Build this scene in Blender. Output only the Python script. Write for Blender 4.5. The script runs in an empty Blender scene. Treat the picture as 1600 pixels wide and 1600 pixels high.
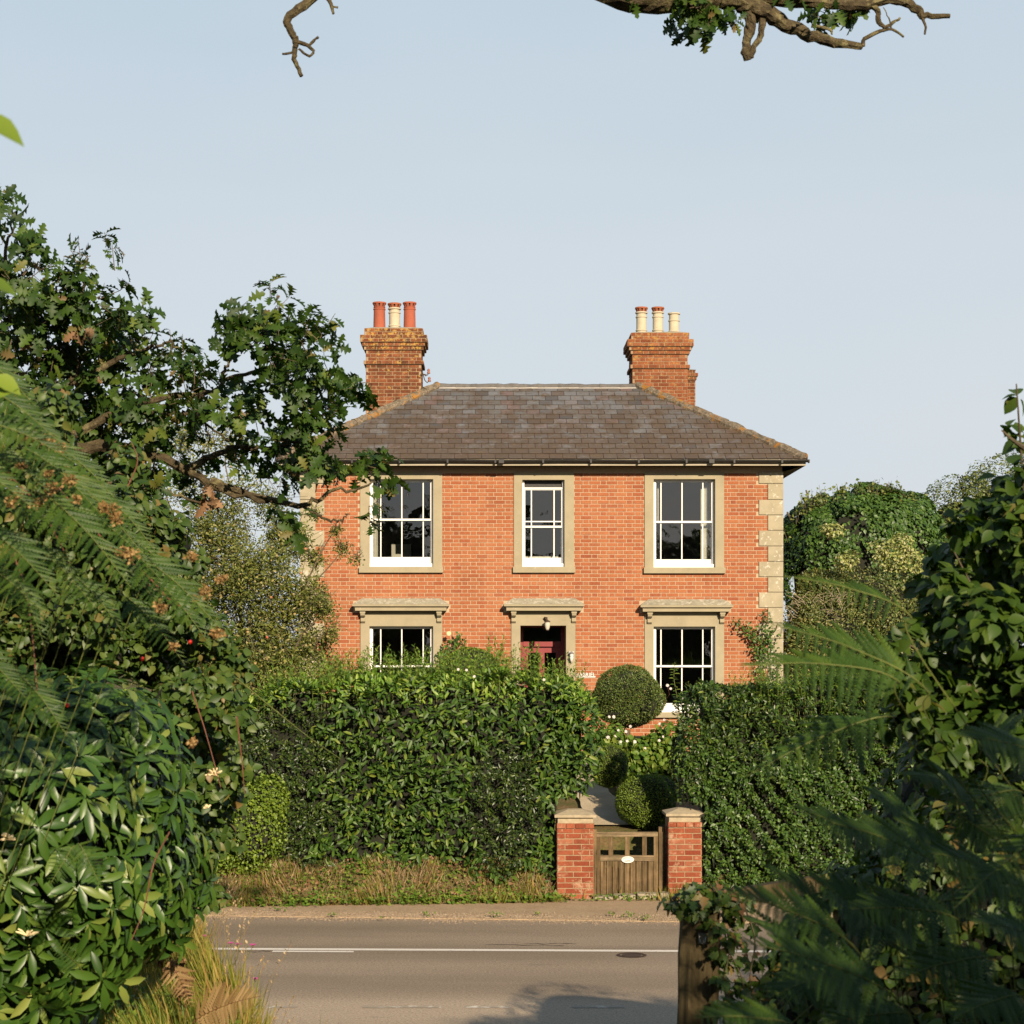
import bpy, math, random
import numpy as np
from mathutils import Vector, Matrix, Quaternion

rng = np.random.default_rng(7)
random.seed(7)
scene = bpy.context.scene
COL = scene.collection

# ------------------------------------------------------------------ camera
F = 2850.0            # focal length in pixels of a 1600 px wide frame
VX, VY, CH = 760.0, 1020.0, 3.38
cam_d = bpy.data.cameras.new('camera')
cam_d.sensor_width = 36
cam_d.lens = F / 1600 * 36
cam_d.shift_x = (800 - VX) / 1600
cam_d.shift_y = (VY - 800) / 1600
cam_d.clip_start = 0.1
cam_d.clip_end = 3000
cam_d.dof.use_dof = True
cam_d.dof.focus_distance = 30
cam_d.dof.aperture_fstop = 64.1 / 6.2
cam = bpy.data.objects.new('camera', cam_d)
COL.objects.link(cam)
cam.location = (0, 0, CH)
cam.rotation_euler = (math.radians(90), 0, math.radians(0))
scene.camera = cam

# ------------------------------------------------------------------ world, sun, exposure
SUN = Vector((0.2865, -0.882, 0.3746)).normalized()      # towards the sun
w = bpy.data.worlds.new('World')
scene.world = w
w.use_nodes = True
nt = w.node_tree
nt.nodes.clear()
sky = nt.nodes.new('ShaderNodeTexSky')
sky.sky_type = 'NISHITA'
sky.sun_disc = False
sky.sun_elevation = math.asin(SUN.z)
sky.sun_rotation = math.atan2(SUN.x, SUN.y)
sky.altitude = 0
sky.air_density = 1.0
sky.dust_density = 1.2
sky.ozone_density = 1.5
bg = nt.nodes.new('ShaderNodeBackground')
bg.inputs[1].default_value = 0.0553
# thin bright summer haze laid evenly over the blue: paler near the horizon all round
tc = nt.nodes.new('ShaderNodeTexCoord')
sx_ = nt.nodes.new('ShaderNodeSeparateXYZ')
nt.links.new(tc.outputs['Generated'], sx_.inputs[0])
cr_ = nt.nodes.new('ShaderNodeValToRGB')
nt.links.new(sx_.outputs[2], cr_.inputs[0])
e_ = cr_.color_ramp.elements
e_[0].position, e_[0].color = 0.0, (6.7, 7.0, 7.45, 1)
e_[1].position, e_[1].color = 0.38, (5.35, 6.5, 7.35, 1)
e2_ = e_.new(0.16); e2_.color = (6.5, 7.0, 7.4, 1)
e3_ = e_.new(1.0); e3_.color = (1.5, 2.4, 4.0, 1)
e4_ = e_.new(0.62); e4_.color = (2.7, 3.9, 5.4, 1)
mx_ = nt.nodes.new('ShaderNodeMix'); mx_.data_type = 'RGBA'
mx_.inputs[0].default_value = 0.86
nt.links.new(sky.outputs[0], mx_.inputs[6])
nz_ = nt.nodes.new('ShaderNodeTexNoise')          # very faint uneven haze
nz_.inputs['Scale'].default_value = 2.4
nz_.inputs['Detail'].default_value = 4
mp_ = nt.nodes.new('ShaderNodeMapping')
mp_.inputs['Scale'].default_value = (1, 1, 3.2)
nt.links.new(tc.outputs['Generated'], mp_.inputs[0])
nt.links.new(mp_.outputs[0], nz_.inputs['Vector'])
cr2_ = nt.nodes.new('ShaderNodeValToRGB')
cr2_.color_ramp.elements[0].position, cr2_.color_ramp.elements[0].color = 0.35, (0.965, 0.975, 0.985, 1)
cr2_.color_ramp.elements[1].position, cr2_.color_ramp.elements[1].color = 0.68, (1.045, 1.02, 1.0, 1)
nt.links.new(nz_.outputs['Fac'], cr2_.inputs[0])
ml_ = nt.nodes.new('ShaderNodeMix'); ml_.data_type = 'RGBA'; ml_.blend_type = 'MULTIPLY'
ml_.inputs[0].default_value = 1.0
nt.links.new(cr_.outputs[0], ml_.inputs[6])
nt.links.new(cr2_.outputs[0], ml_.inputs[7])
nt.links.new(ml_.outputs[2], mx_.inputs[7])
ow = nt.nodes.new('ShaderNodeOutputWorld')
nt.links.new(mx_.outputs[2], bg.inputs[0])
nt.links.new(bg.outputs[0], ow.inputs[0])
sd = bpy.data.lights.new('sun', 'SUN')
sd.energy = 5.0
sd.angle = math.radians(0.55)
sd.color = (1.0, 0.83, 0.62)
so = bpy.data.objects.new('sun', sd)
COL.objects.link(so)
so.rotation_euler = SUN.to_track_quat('Z', 'Y').to_euler()
scene.view_settings.view_transform = 'Standard'
scene.view_settings.look = 'None'
scene.view_settings.exposure = 0.95
scene.view_settings.gamma = 1.0
scene.view_settings.use_curve_mapping = False
scene.render.engine = 'CYCLES'
scene.cycles.max_bounces = 8
scene.cycles.diffuse_bounces = 3
scene.cycles.transparent_max_bounces = 12
scene.cycles.use_denoising = True


def at(px, py, d):
    return np.array([(px - VX) / F * d, d, CH - (py - VY) / F * d])


def proj(P):
    d = np.maximum(P[:, 1], 0.01)
    return VX + P[:, 0] / d * F, VY - (P[:, 2] - CH) / d * F, d


# ------------------------------------------------------------------ materials
def new_mat(name):
    m = bpy.data.materials.new(name)
    m.use_nodes = True
    t = m.node_tree
    t.nodes.clear()
    return m, t


def N(t, kind, **kw):
    n = t.nodes.new(kind)
    for k, v in kw.items():
        if k.startswith('i_'):
            n.inputs[k[2:].replace('_', ' ')].default_value = v
        else:
            setattr(n, k, v)
    return n


def L(t, a, b):
    t.links.new(a, b)


def ramp(t, fac, stops, interp='LINEAR'):
    r = t.nodes.new('ShaderNodeValToRGB')
    r.color_ramp.interpolation = interp
    el = r.color_ramp.elements
    while len(el) < len(stops):
        el.new(0.5)
    for e, (p, c) in zip(el, stops):
        e.position = p
        e.color = (*c, 1) if len(c) == 3 else c
    L(t, fac, r.inputs[0])
    return r.outputs[0]


def tint_node(t):
    a = N(t, 'ShaderNodeAttribute', attribute_name='tint')
    o = N(t, 'ShaderNodeObjectInfo')
    s = N(t, 'ShaderNodeMath', operation='ADD')
    L(t, a.outputs['Fac'], s.inputs[0])
    L(t, o.outputs['Random'], s.inputs[1])
    f = N(t, 'ShaderNodeMath', operation='FRACT')
    L(t, s.outputs[0], f.inputs[0])
    return f.outputs[0]


def pos_node(t):
    return N(t, 'ShaderNodeNewGeometry').outputs['Position']


def noise(t, vec, scale, detail=3, rough=0.55, stretch=None):
    if stretch:
        mp = N(t, 'ShaderNodeMapping')
        mp.inputs['Scale'].default_value = stretch
        L(t, vec, mp.inputs[0])
        vec = mp.outputs[0]
    n = N(t, 'ShaderNodeTexNoise')
    n.inputs['Scale'].default_value = scale
    n.inputs['Detail'].default_value = detail
    n.inputs['Roughness'].default_value = rough
    L(t, vec, n.inputs['Vector'])
    return n.outputs['Fac']


def mixc(t, fac, a, b, mode='MIX'):
    m = N(t, 'ShaderNodeMix', data_type='RGBA', blend_type=mode)
    for inp, v in ((m.inputs[0], fac), (m.inputs[6], a), (m.inputs[7], b)):
        if hasattr(v, 'links') or hasattr(v, 'is_linked'):
            L(t, v, inp)
        elif isinstance(v, (int, float)):
            inp.default_value = v
        else:
            inp.default_value = (*v, 1)
    return m.outputs[2]


def principled(t, col, rough=0.8, bump=None, bump_s=0.3, dist=0.01, spec=0.3, metal=0.0, k=0.78):
    # all colours above are relative; k brings them to real-world reflectances for this exposure
    if hasattr(col, 'is_linked'):
        col = mixc(t, 1.0, col, (k, k, k), 'MULTIPLY')
    else:
        col = tuple(c * k for c in col)
    p = N(t, 'ShaderNodeBsdfPrincipled')
    if hasattr(col, 'is_linked'):
        L(t, col, p.inputs['Base Color'])
    else:
        p.inputs['Base Color'].default_value = (*col, 1)
    if hasattr(rough, 'is_linked'):
        L(t, rough, p.inputs['Roughness'])
    else:
        p.inputs['Roughness'].default_value = rough
    p.inputs['Specular IOR Level'].default_value = spec
    p.inputs['Metallic'].default_value = metal
    if bump is not None:
        b = N(t, 'ShaderNodeBump')
        b.inputs['Strength'].default_value = bump_s
        b.inputs['Distance'].default_value = dist
        L(t, bump, b.inputs['Height'])
        L(t, b.outputs[0], p.inputs['Normal'])
    return p


def out(t, sh):
    o = N(t, 'ShaderNodeOutputMaterial')
    L(t, sh, o.inputs[0])


def leaf_mat(name, stops, rough=0.5, trans=0.25, spec=0.4, tcol=(1.25, 1.35, 0.5), patch=0.35):
    m, t = new_mat(name)
    stops = [(p_, (c_[0] * 1.04, c_[1] * 1.06, c_[2] * 0.62) if c_[1] > c_[0] else c_) for p_, c_ in stops]
    tn = tint_node(t)
    c = ramp(t, tn, stops)
    n = noise(t, pos_node(t), 1.3, 2)
    c = mixc(t, patch, c, mixc(t, ramp(t, n, [(0.3, (0.55, 0.55, 0.55)), (0.7, (1.5, 1.45, 1.3))]), (0, 0, 0), c, 'MULTIPLY') if False else mixc(t, 1.0, c, ramp(t, n, [(0.3, (0.5, 0.55, 0.5)), (0.7, (1.0, 1.0, 1.0))]), 'MULTIPLY'))
    c = mixc(t, 1.0, c, (0.88, 0.88, 0.88), 'MULTIPLY')
    p = principled(t, c, rough, spec=spec, k=1.0)
    if trans > 0:
        tr = N(t, 'ShaderNodeBsdfTranslucent')
        L(t, mixc(t, 1.0, c, tcol, 'MULTIPLY'), tr.inputs[0])
        mx = N(t, 'ShaderNodeMixShader')
        mx.inputs[0].default_value = trans
        L(t, p.outputs[0], mx.inputs[1])
        L(t, tr.outputs[0], mx.inputs[2])
        out(t, mx.outputs[0])
    else:
        out(t, p.outputs[0])
    return m


def plain_mat(name, col, rough=0.7, var=0.15, scale=8, spec=0.3, bump_s=0.2, metal=0, stain=None):
    m, t = new_mat(name)
    ps = pos_node(t)
    n = noise(t, ps, scale, 5, 0.65)
    lo = tuple(c * (1 - var) for c in col)
    hi = tuple(min(1, c * (1 + var)) for c in col)
    c = ramp(t, n, [(0.3, lo), (0.7, hi)])
    if stain:
        s = noise(t, ps, stain[1], 4, 0.7)
        c = mixc(t, ramp(t, s, [(stain[2], (0, 0, 0)), (stain[2] + 0.08, (1, 1, 1))]), c, stain[0])
    p = principled(t, c, rough, n, bump_s, 0.01, spec, metal)
    out(t, p.outputs[0])
    return m


def brick_mat(name, stops, soot=0.0, lichen=0.0, pale=0.0):
    m, t = new_mat(name)
    ps = pos_node(t)
    c = ramp(t, tint_node(t), stops)
    n1 = noise(t, ps, 45, 4, 0.6)
    c = mixc(t, 0.55, c, mixc(t, 1.0, c, ramp(t, n1, [(0.25, (0.6, 0.55, 0.5)), (0.7, (1.25, 1.2, 1.15))]), 'MULTIPLY'))
    n2 = noise(t, ps, 0.9, 3, 0.6)
    c = mixc(t, 0.6, c, mixc(t, 1.0, c, ramp(t, n2, [(0.34, (0.78, 0.70, 0.66)), (0.52, (1.0, 0.98, 0.96)), (0.68, (1.12, 1.20, 1.22))]), 'MULTIPLY'))
    if soot:
        n3 = noise(t, ps, 5, 5, 0.7)
        c = mixc(t, ramp(t, n3, [(0.42, (0, 0, 0)), (0.68, (soot, soot, soot))]), c, (0.045, 0.028, 0.016))
    if pale:
        n6 = noise(t, ps, 6.5, 5, 0.72)
        c = mixc(t, ramp(t, n6, [(0.54, (0, 0, 0)), (0.64, (pale, pale, pale))]), c, (0.44, 0.31, 0.20))
    if lichen:
        sp = N(t, 'ShaderNodeSeparateXYZ')
        L(t, ps, sp.inputs[0])
        mr = N(t, 'ShaderNodeMapRange')
        L(t, sp.outputs[2], mr.inputs[0])
        mr.inputs[1].default_value = 9.2
        mr.inputs[2].default_value = 10.1
        mr.inputs[3].default_value = 0.0
        mr.inputs[4].default_value = 0.09
        n4 = noise(t, ps, 9, 6, 0.75)
        ad = N(t, 'ShaderNodeMath', operation='ADD')
        L(t, n4, ad.inputs[0])
        L(t, mr.outputs[0], ad.inputs[1])
        k = ramp(t, ad.outputs[0], [(0.6, (0, 0, 0)), (0.65, (lichen, lichen, lichen))])
        c = mixc(t, k, c, (0.42, 0.26, 0.06))
        n5 = noise(t, ps, 17, 6, 0.75)
        k = ramp(t, n5, [(0.60, (0, 0, 0)), (0.66, (lichen, lichen, lichen))])
        c = mixc(t, k, c, (0.30, 0.27, 0.17))
    p = principled(t, c, 0.9, n1, 0.35, 0.006, 0.15)
    out(t, p.outputs[0])
    return m


M = {}
M['brick'] = brick_mat('brick_red', [(0, (0.285, 0.092, 0.044)), (0.25, (0.325, 0.116, 0.053)), (0.6, (0.348, 0.134, 0.062)), (0.88, (0.345, 0.144, 0.071)), (1, (0.262, 0.080, 0.040))])
M['brick_pillar'] = brick_mat('brick_pillar', [(0, (0.206, 0.048, 0.024)), (0.5, (0.289, 0.083, 0.041)), (1, (0.323, 0.123, 0.069))], soot=0.35, pale=0.6)
M['brick_old'] = brick_mat('brick_chimney', [(0, (0.112, 0.036, 0.016)), (0.4, (0.197, 0.062, 0.026)), (0.8, (0.243, 0.085, 0.036)), (1, (0.157, 0.049, 0.021))], soot=0.75, lichen=0.8)
M['brick_old2'] = brick_mat('brick_chimney_clean', [(0, (0.177, 0.054, 0.024)), (0.4, (0.245, 0.082, 0.034)), (0.8, (0.286, 0.109, 0.048)), (1, (0.211, 0.068, 0.031))], soot=0.35, lichen=0.55)
M['mortar'] = plain_mat('lime_mortar', (0.432, 0.317, 0.209), 0.95, 0.15, 20)
M['mortar_dark'] = plain_mat('old_mortar', (0.302, 0.209, 0.122), 0.95, 0.25, 12)
M['stucco'] = plain_mat('painted_render', (0.310, 0.266, 0.173), 0.85, 0.10, 3, stain=((0.46, 0.41, 0.31), 14, 0.64))
M['quoin'] = plain_mat('sandstone', (0.331, 0.288, 0.194), 0.9, 0.14, 4, stain=((0.52, 0.49, 0.40), 11, 0.58))
M['hood'] = plain_mat('weathered_stone', (0.288, 0.266, 0.194), 0.95, 0.25, 9, stain=((0.44, 0.40, 0.31), 13, 0.52))
M['cap'] = plain_mat('cap_stone', (0.360, 0.295, 0.194), 0.95, 0.2, 12, stain=((0.30, 0.25, 0.15), 16, 0.62))
M['white'] = plain_mat('white_paint', (0.74, 0.72, 0.68), 0.45, 0.04, 5, spec=0.4)
M['cream'] = plain_mat('cream_paint', (0.374, 0.324, 0.230), 0.6, 0.08, 4)
M['soffit_shade'] = plain_mat('soffit_shade_brown', (0.07, 0.05, 0.035), 0.7, 0.1, 6)  # soffit brown darkened to put the eaves shadow into the paint
M['black'] = plain_mat('black_gutter_iron', (0.022, 0.020, 0.018), 0.5, 0.3, 12)
M['lead'] = plain_mat('lead', (0.11, 0.10, 0.09), 0.7, 0.25, 10)
M['leadlight'] = plain_mat('lead_flashing', (0.475, 0.432, 0.374), 0.7, 0.1, 6)
M['red'] = plain_mat('red_door_paint', (0.20, 0.008, 0.009), 0.4, 0.06, 3, spec=0.5)
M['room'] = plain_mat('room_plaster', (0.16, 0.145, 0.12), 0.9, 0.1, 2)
M['furn'] = plain_mat('pale_furniture', (0.50, 0.47, 0.38), 0.8, 0.1, 2)
M['curtain'] = plain_mat('curtain_cloth', (0.62, 0.60, 0.52), 0.9, 0.08, 9)
M['terra'] = plain_mat('terracotta', (0.317, 0.083, 0.043), 0.8, 0.12, 5)
M['buff'] = plain_mat('buff_clay', (0.47, 0.41, 0.29), 0.85, 0.12, 9, stain=((0.40, 0.32, 0.18), 12, 0.62))
M['terra_crown'] = plain_mat('terracotta_crown', (0.302, 0.094, 0.043), 0.85, 0.3, 22)
M['brown'] = plain_mat('brown_clay', (0.25, 0.09, 0.05), 0.5, 0.2, 10)
M['iron'] = plain_mat('rusty_iron', (0.06, 0.035, 0.022), 0.7, 0.3, 20)
M['letter'] = plain_mat('white_letters', (0.662, 0.646, 0.596), 0.5, 0.02, 4)
M['ink'] = plain_mat('black_print', (0.03, 0.025, 0.022), 0.6, 0.05, 4)
M['twig'] = plain_mat('twig_bark', (0.11, 0.085, 0.05), 0.95, 0.3, 18)
M['inner'] = plain_mat('shaded_twig_core', (0.015, 0.016, 0.009), 0.98, 0.5, 14, bump_s=0.8)  # twig brown darkened to near black for the shade inside bushes
M['redstem'] = plain_mat('red_stem', (0.15, 0.055, 0.028), 0.7, 0.2, 10)
M['greenstem'] = plain_mat('green_stem', (0.12, 0.14, 0.030), 0.7, 0.2, 10)
M['apple'] = plain_mat('apple_skin', (0.26, 0.22, 0.08), 0.4, 0.5, 9, stain=((0.45, 0.10, 0.05), 9, 0.55))
M['flower'] = plain_mat('white_petals', (0.562, 0.490, 0.446), 0.8, 0.08, 4)
M['pink'] = plain_mat('pink_petals', (0.42, 0.06, 0.24), 0.8, 0.15, 12)
M['cream_fl'] = plain_mat('cream_petals', (0.72, 0.58, 0.32), 0.8, 0.15, 12)
M['berry'] = plain_mat('red_berry', (0.45, 0.02, 0.01), 0.3, 0.1, 12)
M['stone'] = plain_mat('garden_stone', (0.302, 0.252, 0.173), 0.95, 0.2, 7)
M['metal'] = plain_mat('galvanised_metal', (0.35, 0.34, 0.32), 0.4, 0.15, 20, metal=0.6)


def slate_mat():
    m, t = new_mat('slate')
    ps = pos_node(t)
    c = ramp(t, tint_node(t), [(0, (0.065, 0.060, 0.056)), (0.3, (0.145, 0.145, 0.146)), (0.55, (0.10, 0.085, 0.070)),
                               (0.8, (0.145, 0.143, 0.140)), (0.93, (0.15, 0.105, 0.095)), (1, (0.09, 0.072, 0.055))])
    n = noise(t, ps, 2.4, 6, 0.75)
    sp = N(t, 'ShaderNodeSeparateXYZ')
    L(t, ps, sp.inputs[0])
    mr = N(t, 'ShaderNodeMapRange')
    L(t, sp.outputs[2], mr.inputs[0])
    mr.inputs[1].default_value = 7.0
    mr.inputs[2].default_value = 8.9
    mr.inputs[3].default_value = 0.12
    mr.inputs[4].default_value = -0.05
    ad = N(t, 'ShaderNodeMath', operation='ADD')
    L(t, n, ad.inputs[0])
    L(t, mr.outputs[0], ad.inputs[1])
    c = mixc(t, ramp(t, ad.outputs[0], [(0.43, (0, 0, 0)), (0.58, (0.85, 0.85, 0.85))]), c, (0.085, 0.056, 0.032))
    n2 = noise(t, ps, 9, 6, 0.78)
    c = mixc(t, ramp(t, n2, [(0.58, (0, 0, 0)), (0.66, (0.75, 0.75, 0.75))]), c, (0.13, 0.085, 0.040))
    n3 = noise(t, ps, 26, 4, 0.7)
    c = mixc(t, 0.5, c, mixc(t, 1.0, c, ramp(t, n3, [(0.25, (0.55, 0.55, 0.55)), (0.7, (1.35, 1.35, 1.35))]), 'MULTIPLY'))
    p = principled(t, c, ramp(t, n2, [(0.3, (0.42, 0.42, 0.42)), (0.7, (0.8, 0.8, 0.8))]), n3, 0.3, 0.006, 0.4)
    out(t, p.outputs[0])
    return m


def ridge_mat():
    m, t = new_mat('lichen_ridge_tile')
    ps = pos_node(t)
    n = noise(t, ps, 14, 5, 0.7)
    c = ramp(t, n, [(0.3, (0.06, 0.05, 0.035)), (0.5, (0.15, 0.12, 0.085)), (0.7, (0.28, 0.235, 0.17))])
    n2 = noise(t, ps, 3.6, 6, 0.75)
    c = mixc(t, ramp(t, n2, [(0.54, (0, 0, 0)), (0.60, (0.9, 0.9, 0.9))]), c, (0.32, 0.145, 0.025))
    p = principled(t, c, 0.95, n, 0.8, 0.02, 0.1)
    out(t, p.outputs[0])
    return m


def asphalt_mat():
    m, t = new_mat('asphalt')
    ps = pos_node(t)
    n = noise(t, ps, 0.5, 4, 0.6, (0.35, 1.6, 1))
    c = ramp(t, n, [(0.35, (0.215, 0.168, 0.120)), (0.65, (0.29, 0.230, 0.170))])
    # paler worn margin near side, slightly paler wheel tracks
    sp = N(t, 'ShaderNodeSeparateXYZ')
    L(t, ps, sp.inputs[0])
    mr = N(t, 'ShaderNodeMapRange', interpolation_type='SMOOTHSTEP')
    L(t, sp.outputs[1], mr.inputs[0])
    mr.inputs[1].default_value = 18.3
    mr.inputs[2].default_value = 17.5
    c = mixc(t, mr.outputs[0], c, (0.40, 0.32, 0.235))
    wv = N(t, 'ShaderNodeMath', operation='MULTIPLY')
    L(t, sp.outputs[1], wv.inputs[0])
    wv.inputs[1].default_value = 3.9
    sn = N(t, 'ShaderNodeMath', operation='SINE')
    L(t, wv.outputs[0], sn.inputs[0])
    c = mixc(t, ramp(t, sn.outputs[0], [(0.0, (0, 0, 0)), (1.0, (0.35, 0.35, 0.35))]), c, (0.33, 0.262, 0.192))
    n2 = noise(t, ps, 38, 5, 0.9)
    c = mixc(t, 0.9, c, mixc(t, 1.0, c, ramp(t, n2, [(0.30, (0.22, 0.22, 0.22)), (0.70, (1.75, 1.7, 1.6))]), 'MULTIPLY'))
    n3 = noise(t, ps, 2.2, 7, 0.82, (0.5, 3.0, 1))
    c = mixc(t, ramp(t, n3, [(0.60, (0, 0, 0)), (0.68, (0.55, 0.55, 0.55))]), c, (0.06, 0.05, 0.042))
    p = principled(t, c, 0.85, n2, 0.6, 0.006, 0.25)
    out(t, p.outputs[0])
    return m


def ground_mat():
    m, t = new_mat('earth_and_grass')
    ps = pos_node(t)
    n = noise(t, ps, 1.2, 5, 0.65)
    c = ramp(t, n, [(0.35, (0.055, 0.07, 0.02)), (0.5, (0.11, 0.10, 0.035)), (0.65, (0.19, 0.12, 0.06))])
    n2 = noise(t, ps, 25, 4, 0.7)
    c = mixc(t, 0.7, c, mixc(t, 1.0, c, ramp(t, n2, [(0.25, (0.4, 0.4, 0.4)), (0.75, (1.4, 1.4, 1.4))]), 'MULTIPLY'))
    p = principled(t, c, 0.95, n2, 0.8, 0.03, 0.1)
    out(t, p.outputs[0])
    return m


def pave_mat(name, a, b, sc=3):
    m, t = new_mat(name)
    ps = pos_node(t)
    n = noise(t, ps, sc, 5, 0.65)
    c = ramp(t, n, [(0.3, a), (0.7, b)])
    n2 = noise(t, ps, 55, 4, 0.75)
    c = mixc(t, 0.8, c, mixc(t, 1.0, c, ramp(t, n2, [(0.25, (0.45, 0.45, 0.45)), (0.75, (1.45, 1.45, 1.45))]), 'MULTIPLY'))
    p = principled(t, c, 0.95, n2, 0.7, 0.01, 0.1)
    out(t, p.outputs[0])
    return m


def paint_mat():
    m, t = new_mat('road_paint')
    ps = pos_node(t)
    n = noise(t, ps, 18, 5, 0.8)
    c = ramp(t, n, [(0.32, (0.20, 0.16, 0.12)), (0.42, (0.72, 0.66, 0.57))])
    p = principled(t, c, 0.7, n, 0.2, 0.003, 0.3)
    out(t, p.outputs[0])
    return m


def worn_mat():
    m, t = new_mat('worn_road_paint')
    ps = pos_node(t)
    n = noise(t, ps, 6, 5, 0.8)
    c = ramp(t, n, [(0.50, (0.34, 0.28, 0.21)), (0.60, (0.66, 0.60, 0.50))])
    p = principled(t, c, 0.8, n, 0.2, 0.003, 0.3)
    out(t, p.outputs[0])
    return m


def wood_mat(name, a, b, axis='z'):
    m, t = new_mat(name)
    ps = pos_node(t)
    st = (30, 30, 1.5) if axis == 'z' else (1.5, 30, 30)
    n = noise(t, ps, 1.0, 5, 0.7, st)
    n2 = noise(t, ps, 7, 4, 0.7)
    c = ramp(t, n, [(0.32, a), (0.62, b)])
    c = mixc(t, 0.6, c, mixc(t, 1.0, c, ramp(t, n2, [(0.3, (0.45, 0.5, 0.4)), (0.65, (1.3, 1.25, 1.15))]), 'MULTIPLY'))
    tn = tint_node(t)
    c = mixc(t, 1.0, c, ramp(t, tn, [(0, (0.75, 0.75, 0.75)), (1, (1.15, 1.15, 1.15))]), 'MULTIPLY')
    p = principled(t, c, 0.9, n, 0.6, 0.01, 0.15)
    out(t, p.outputs[0])
    return m


def bark_mat():
    m, t = new_mat('lichen_bark')
    ps = pos_node(t)
    n = noise(t, ps, 22, 5, 0.75)
    c = ramp(t, n, [(0.3, (0.035, 0.028, 0.018)), (0.55, (0.085, 0.066, 0.036)), (0.75, (0.18, 0.15, 0.085))])
    n2 = noise(t, ps, 7, 5, 0.75)
    c = mixc(t, ramp(t, n2, [(0.52, (0, 0, 0)), (0.62, (0.7, 0.7, 0.7))]), c, (0.24, 0.21, 0.10))
    p = principled(t, c, 0.95, n, 1.0, 0.02, 0.1)
    out(t, p.outputs[0])
    return m


def glass_mat():
    m, t = new_mat('window_glass')
    ps = pos_node(t)
    n = noise(t, ps, 2.2, 2, 0.5)
    b = N(t, 'ShaderNodeBump')
    b.inputs['Strength'].default_value = 0.10
    b.inputs['Distance'].default_value = 0.05
    L(t, n, b.inputs['Height'])
    g = N(t, 'ShaderNodeBsdfGlossy')
    g.inputs['Roughness'].default_value = 0.01
    g.inputs['Color'].default_value = (0.95, 0.97, 1, 1)
    L(t, b.outputs[0], g.inputs['Normal'])
    tr = N(t, 'ShaderNodeBsdfTransparent')
    tr.inputs[0].default_value = (0.82, 0.84, 0.82, 1)
    fr = N(t, 'ShaderNodeFresnel')
    fr.inputs[0].default_value = 1.9
    mx = N(t, 'ShaderNodeMixShader')
    L(t, fr.outputs[0], mx.inputs[0])
    L(t, tr.outputs[0], mx.inputs[1])
    L(t, g.outputs[0], mx.inputs[2])
    out(t, mx.outputs[0])
    return m


M['slate'] = slate_mat()
M['ridge'] = ridge_mat()
M['asphalt'] = asphalt_mat()
M['ground'] = ground_mat()
M['pave'] = pave_mat('pavement_surface', (0.36, 0.255, 0.155), (0.45, 0.33, 0.205))
M['path'] = pave_mat('path_concrete', (0.40, 0.32, 0.21), (0.50, 0.41, 0.28))
M['gravel'] = pave_mat('gravel_stone', (0.24, 0.17, 0.11), (0.42, 0.33, 0.23), 9)
M['soil'] = pave_mat('bark_mulch', (0.17, 0.09, 0.045), (0.30, 0.17, 0.09), 12)
M['paint'] = paint_mat()
M['worn'] = worn_mat()
M['wood'] = wood_mat('gate_wood', (0.055, 0.036, 0.018), (0.19, 0.13, 0.070))
M['wood_x'] = wood_mat('gate_rail_wood', (0.09, 0.065, 0.036), (0.27, 0.20, 0.125), 'x')
M['post'] = wood_mat('post_wood', (0.020, 0.016, 0.008), (0.095, 0.072, 0.036))
M['bark'] = bark_mat()
M['glass'] = glass_mat()

g = leaf_mat
M['laurel'] = g('laurel_leaf', [(0, (0.019, 0.047, 0.009)), (0.5, (0.044, 0.093, 0.015)), (0.88, (0.081, 0.140, 0.025)), (1, (0.162, 0.196, 0.038))], 0.5, 0.24, 0.35)
M['laurel_new'] = g('laurel_new_leaf', [(0, (0.09, 0.18, 0.03)), (0.5, (0.16, 0.27, 0.045)), (1, (0.28, 0.35, 0.08))], 0.45, 0.35, 0.4)
M['privet'] = g('privet_leaf', [(0, (0.012, 0.027, 0.007)), (0.6, (0.031, 0.058, 0.013)), (1, (0.085, 0.119, 0.030))], 0.42, 0.18, 0.45)
M['box'] = g('box_leaf', [(0, (0.05, 0.08, 0.022)), (0.6, (0.095, 0.135, 0.04)), (0.93, (0.14, 0.18, 0.06)), (1, (0.26, 0.18, 0.07))], 0.5, 0.2, 0.35)
M['box_lime'] = g('box_lime_leaf', [(0, (0.069, 0.115, 0.016)), (0.6, (0.127, 0.190, 0.025)), (1, (0.196, 0.253, 0.046))], 0.5, 0.25, 0.35)
M['rhodo'] = g('rhododendron_leaf', [(0, (0.020, 0.053, 0.011)), (0.5, (0.041, 0.090, 0.017)), (0.86, (0.066, 0.121, 0.025)), (0.95, (0.140, 0.179, 0.055)), (1, (0.203, 0.226, 0.086))], 0.4, 0.12, 0.42)
M['oak'] = g('oak_leaf', [(0, (0.016, 0.041, 0.008)), (0.55, (0.031, 0.066, 0.011)), (0.87, (0.055, 0.098, 0.016)), (0.95, (0.109, 0.140, 0.027)), (1, (0.156, 0.094, 0.039))], 0.55, 0.26, 0.28)
M['dead'] = g('dead_leaf', [(0, (0.13, 0.065, 0.030)), (0.5, (0.22, 0.12, 0.060)), (1, (0.32, 0.20, 0.11))], 0.8, 0.2, 0.2, (1.1, 0.9, 0.6))
M['apple_leaf'] = g('apple_leaf', [(0, (0.055, 0.075, 0.020)), (0.5, (0.11, 0.13, 0.035)), (0.85, (0.19, 0.195, 0.065)), (1, (0.36, 0.28, 0.12))], 0.55, 0.2, 0.35)
M['ivy_leaf'] = g('ivy_leaf', [(0, (0.027, 0.061, 0.014)), (0.6, (0.050, 0.104, 0.020)), (1, (0.090, 0.153, 0.036))], 0.48, 0.18, 0.4)
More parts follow.
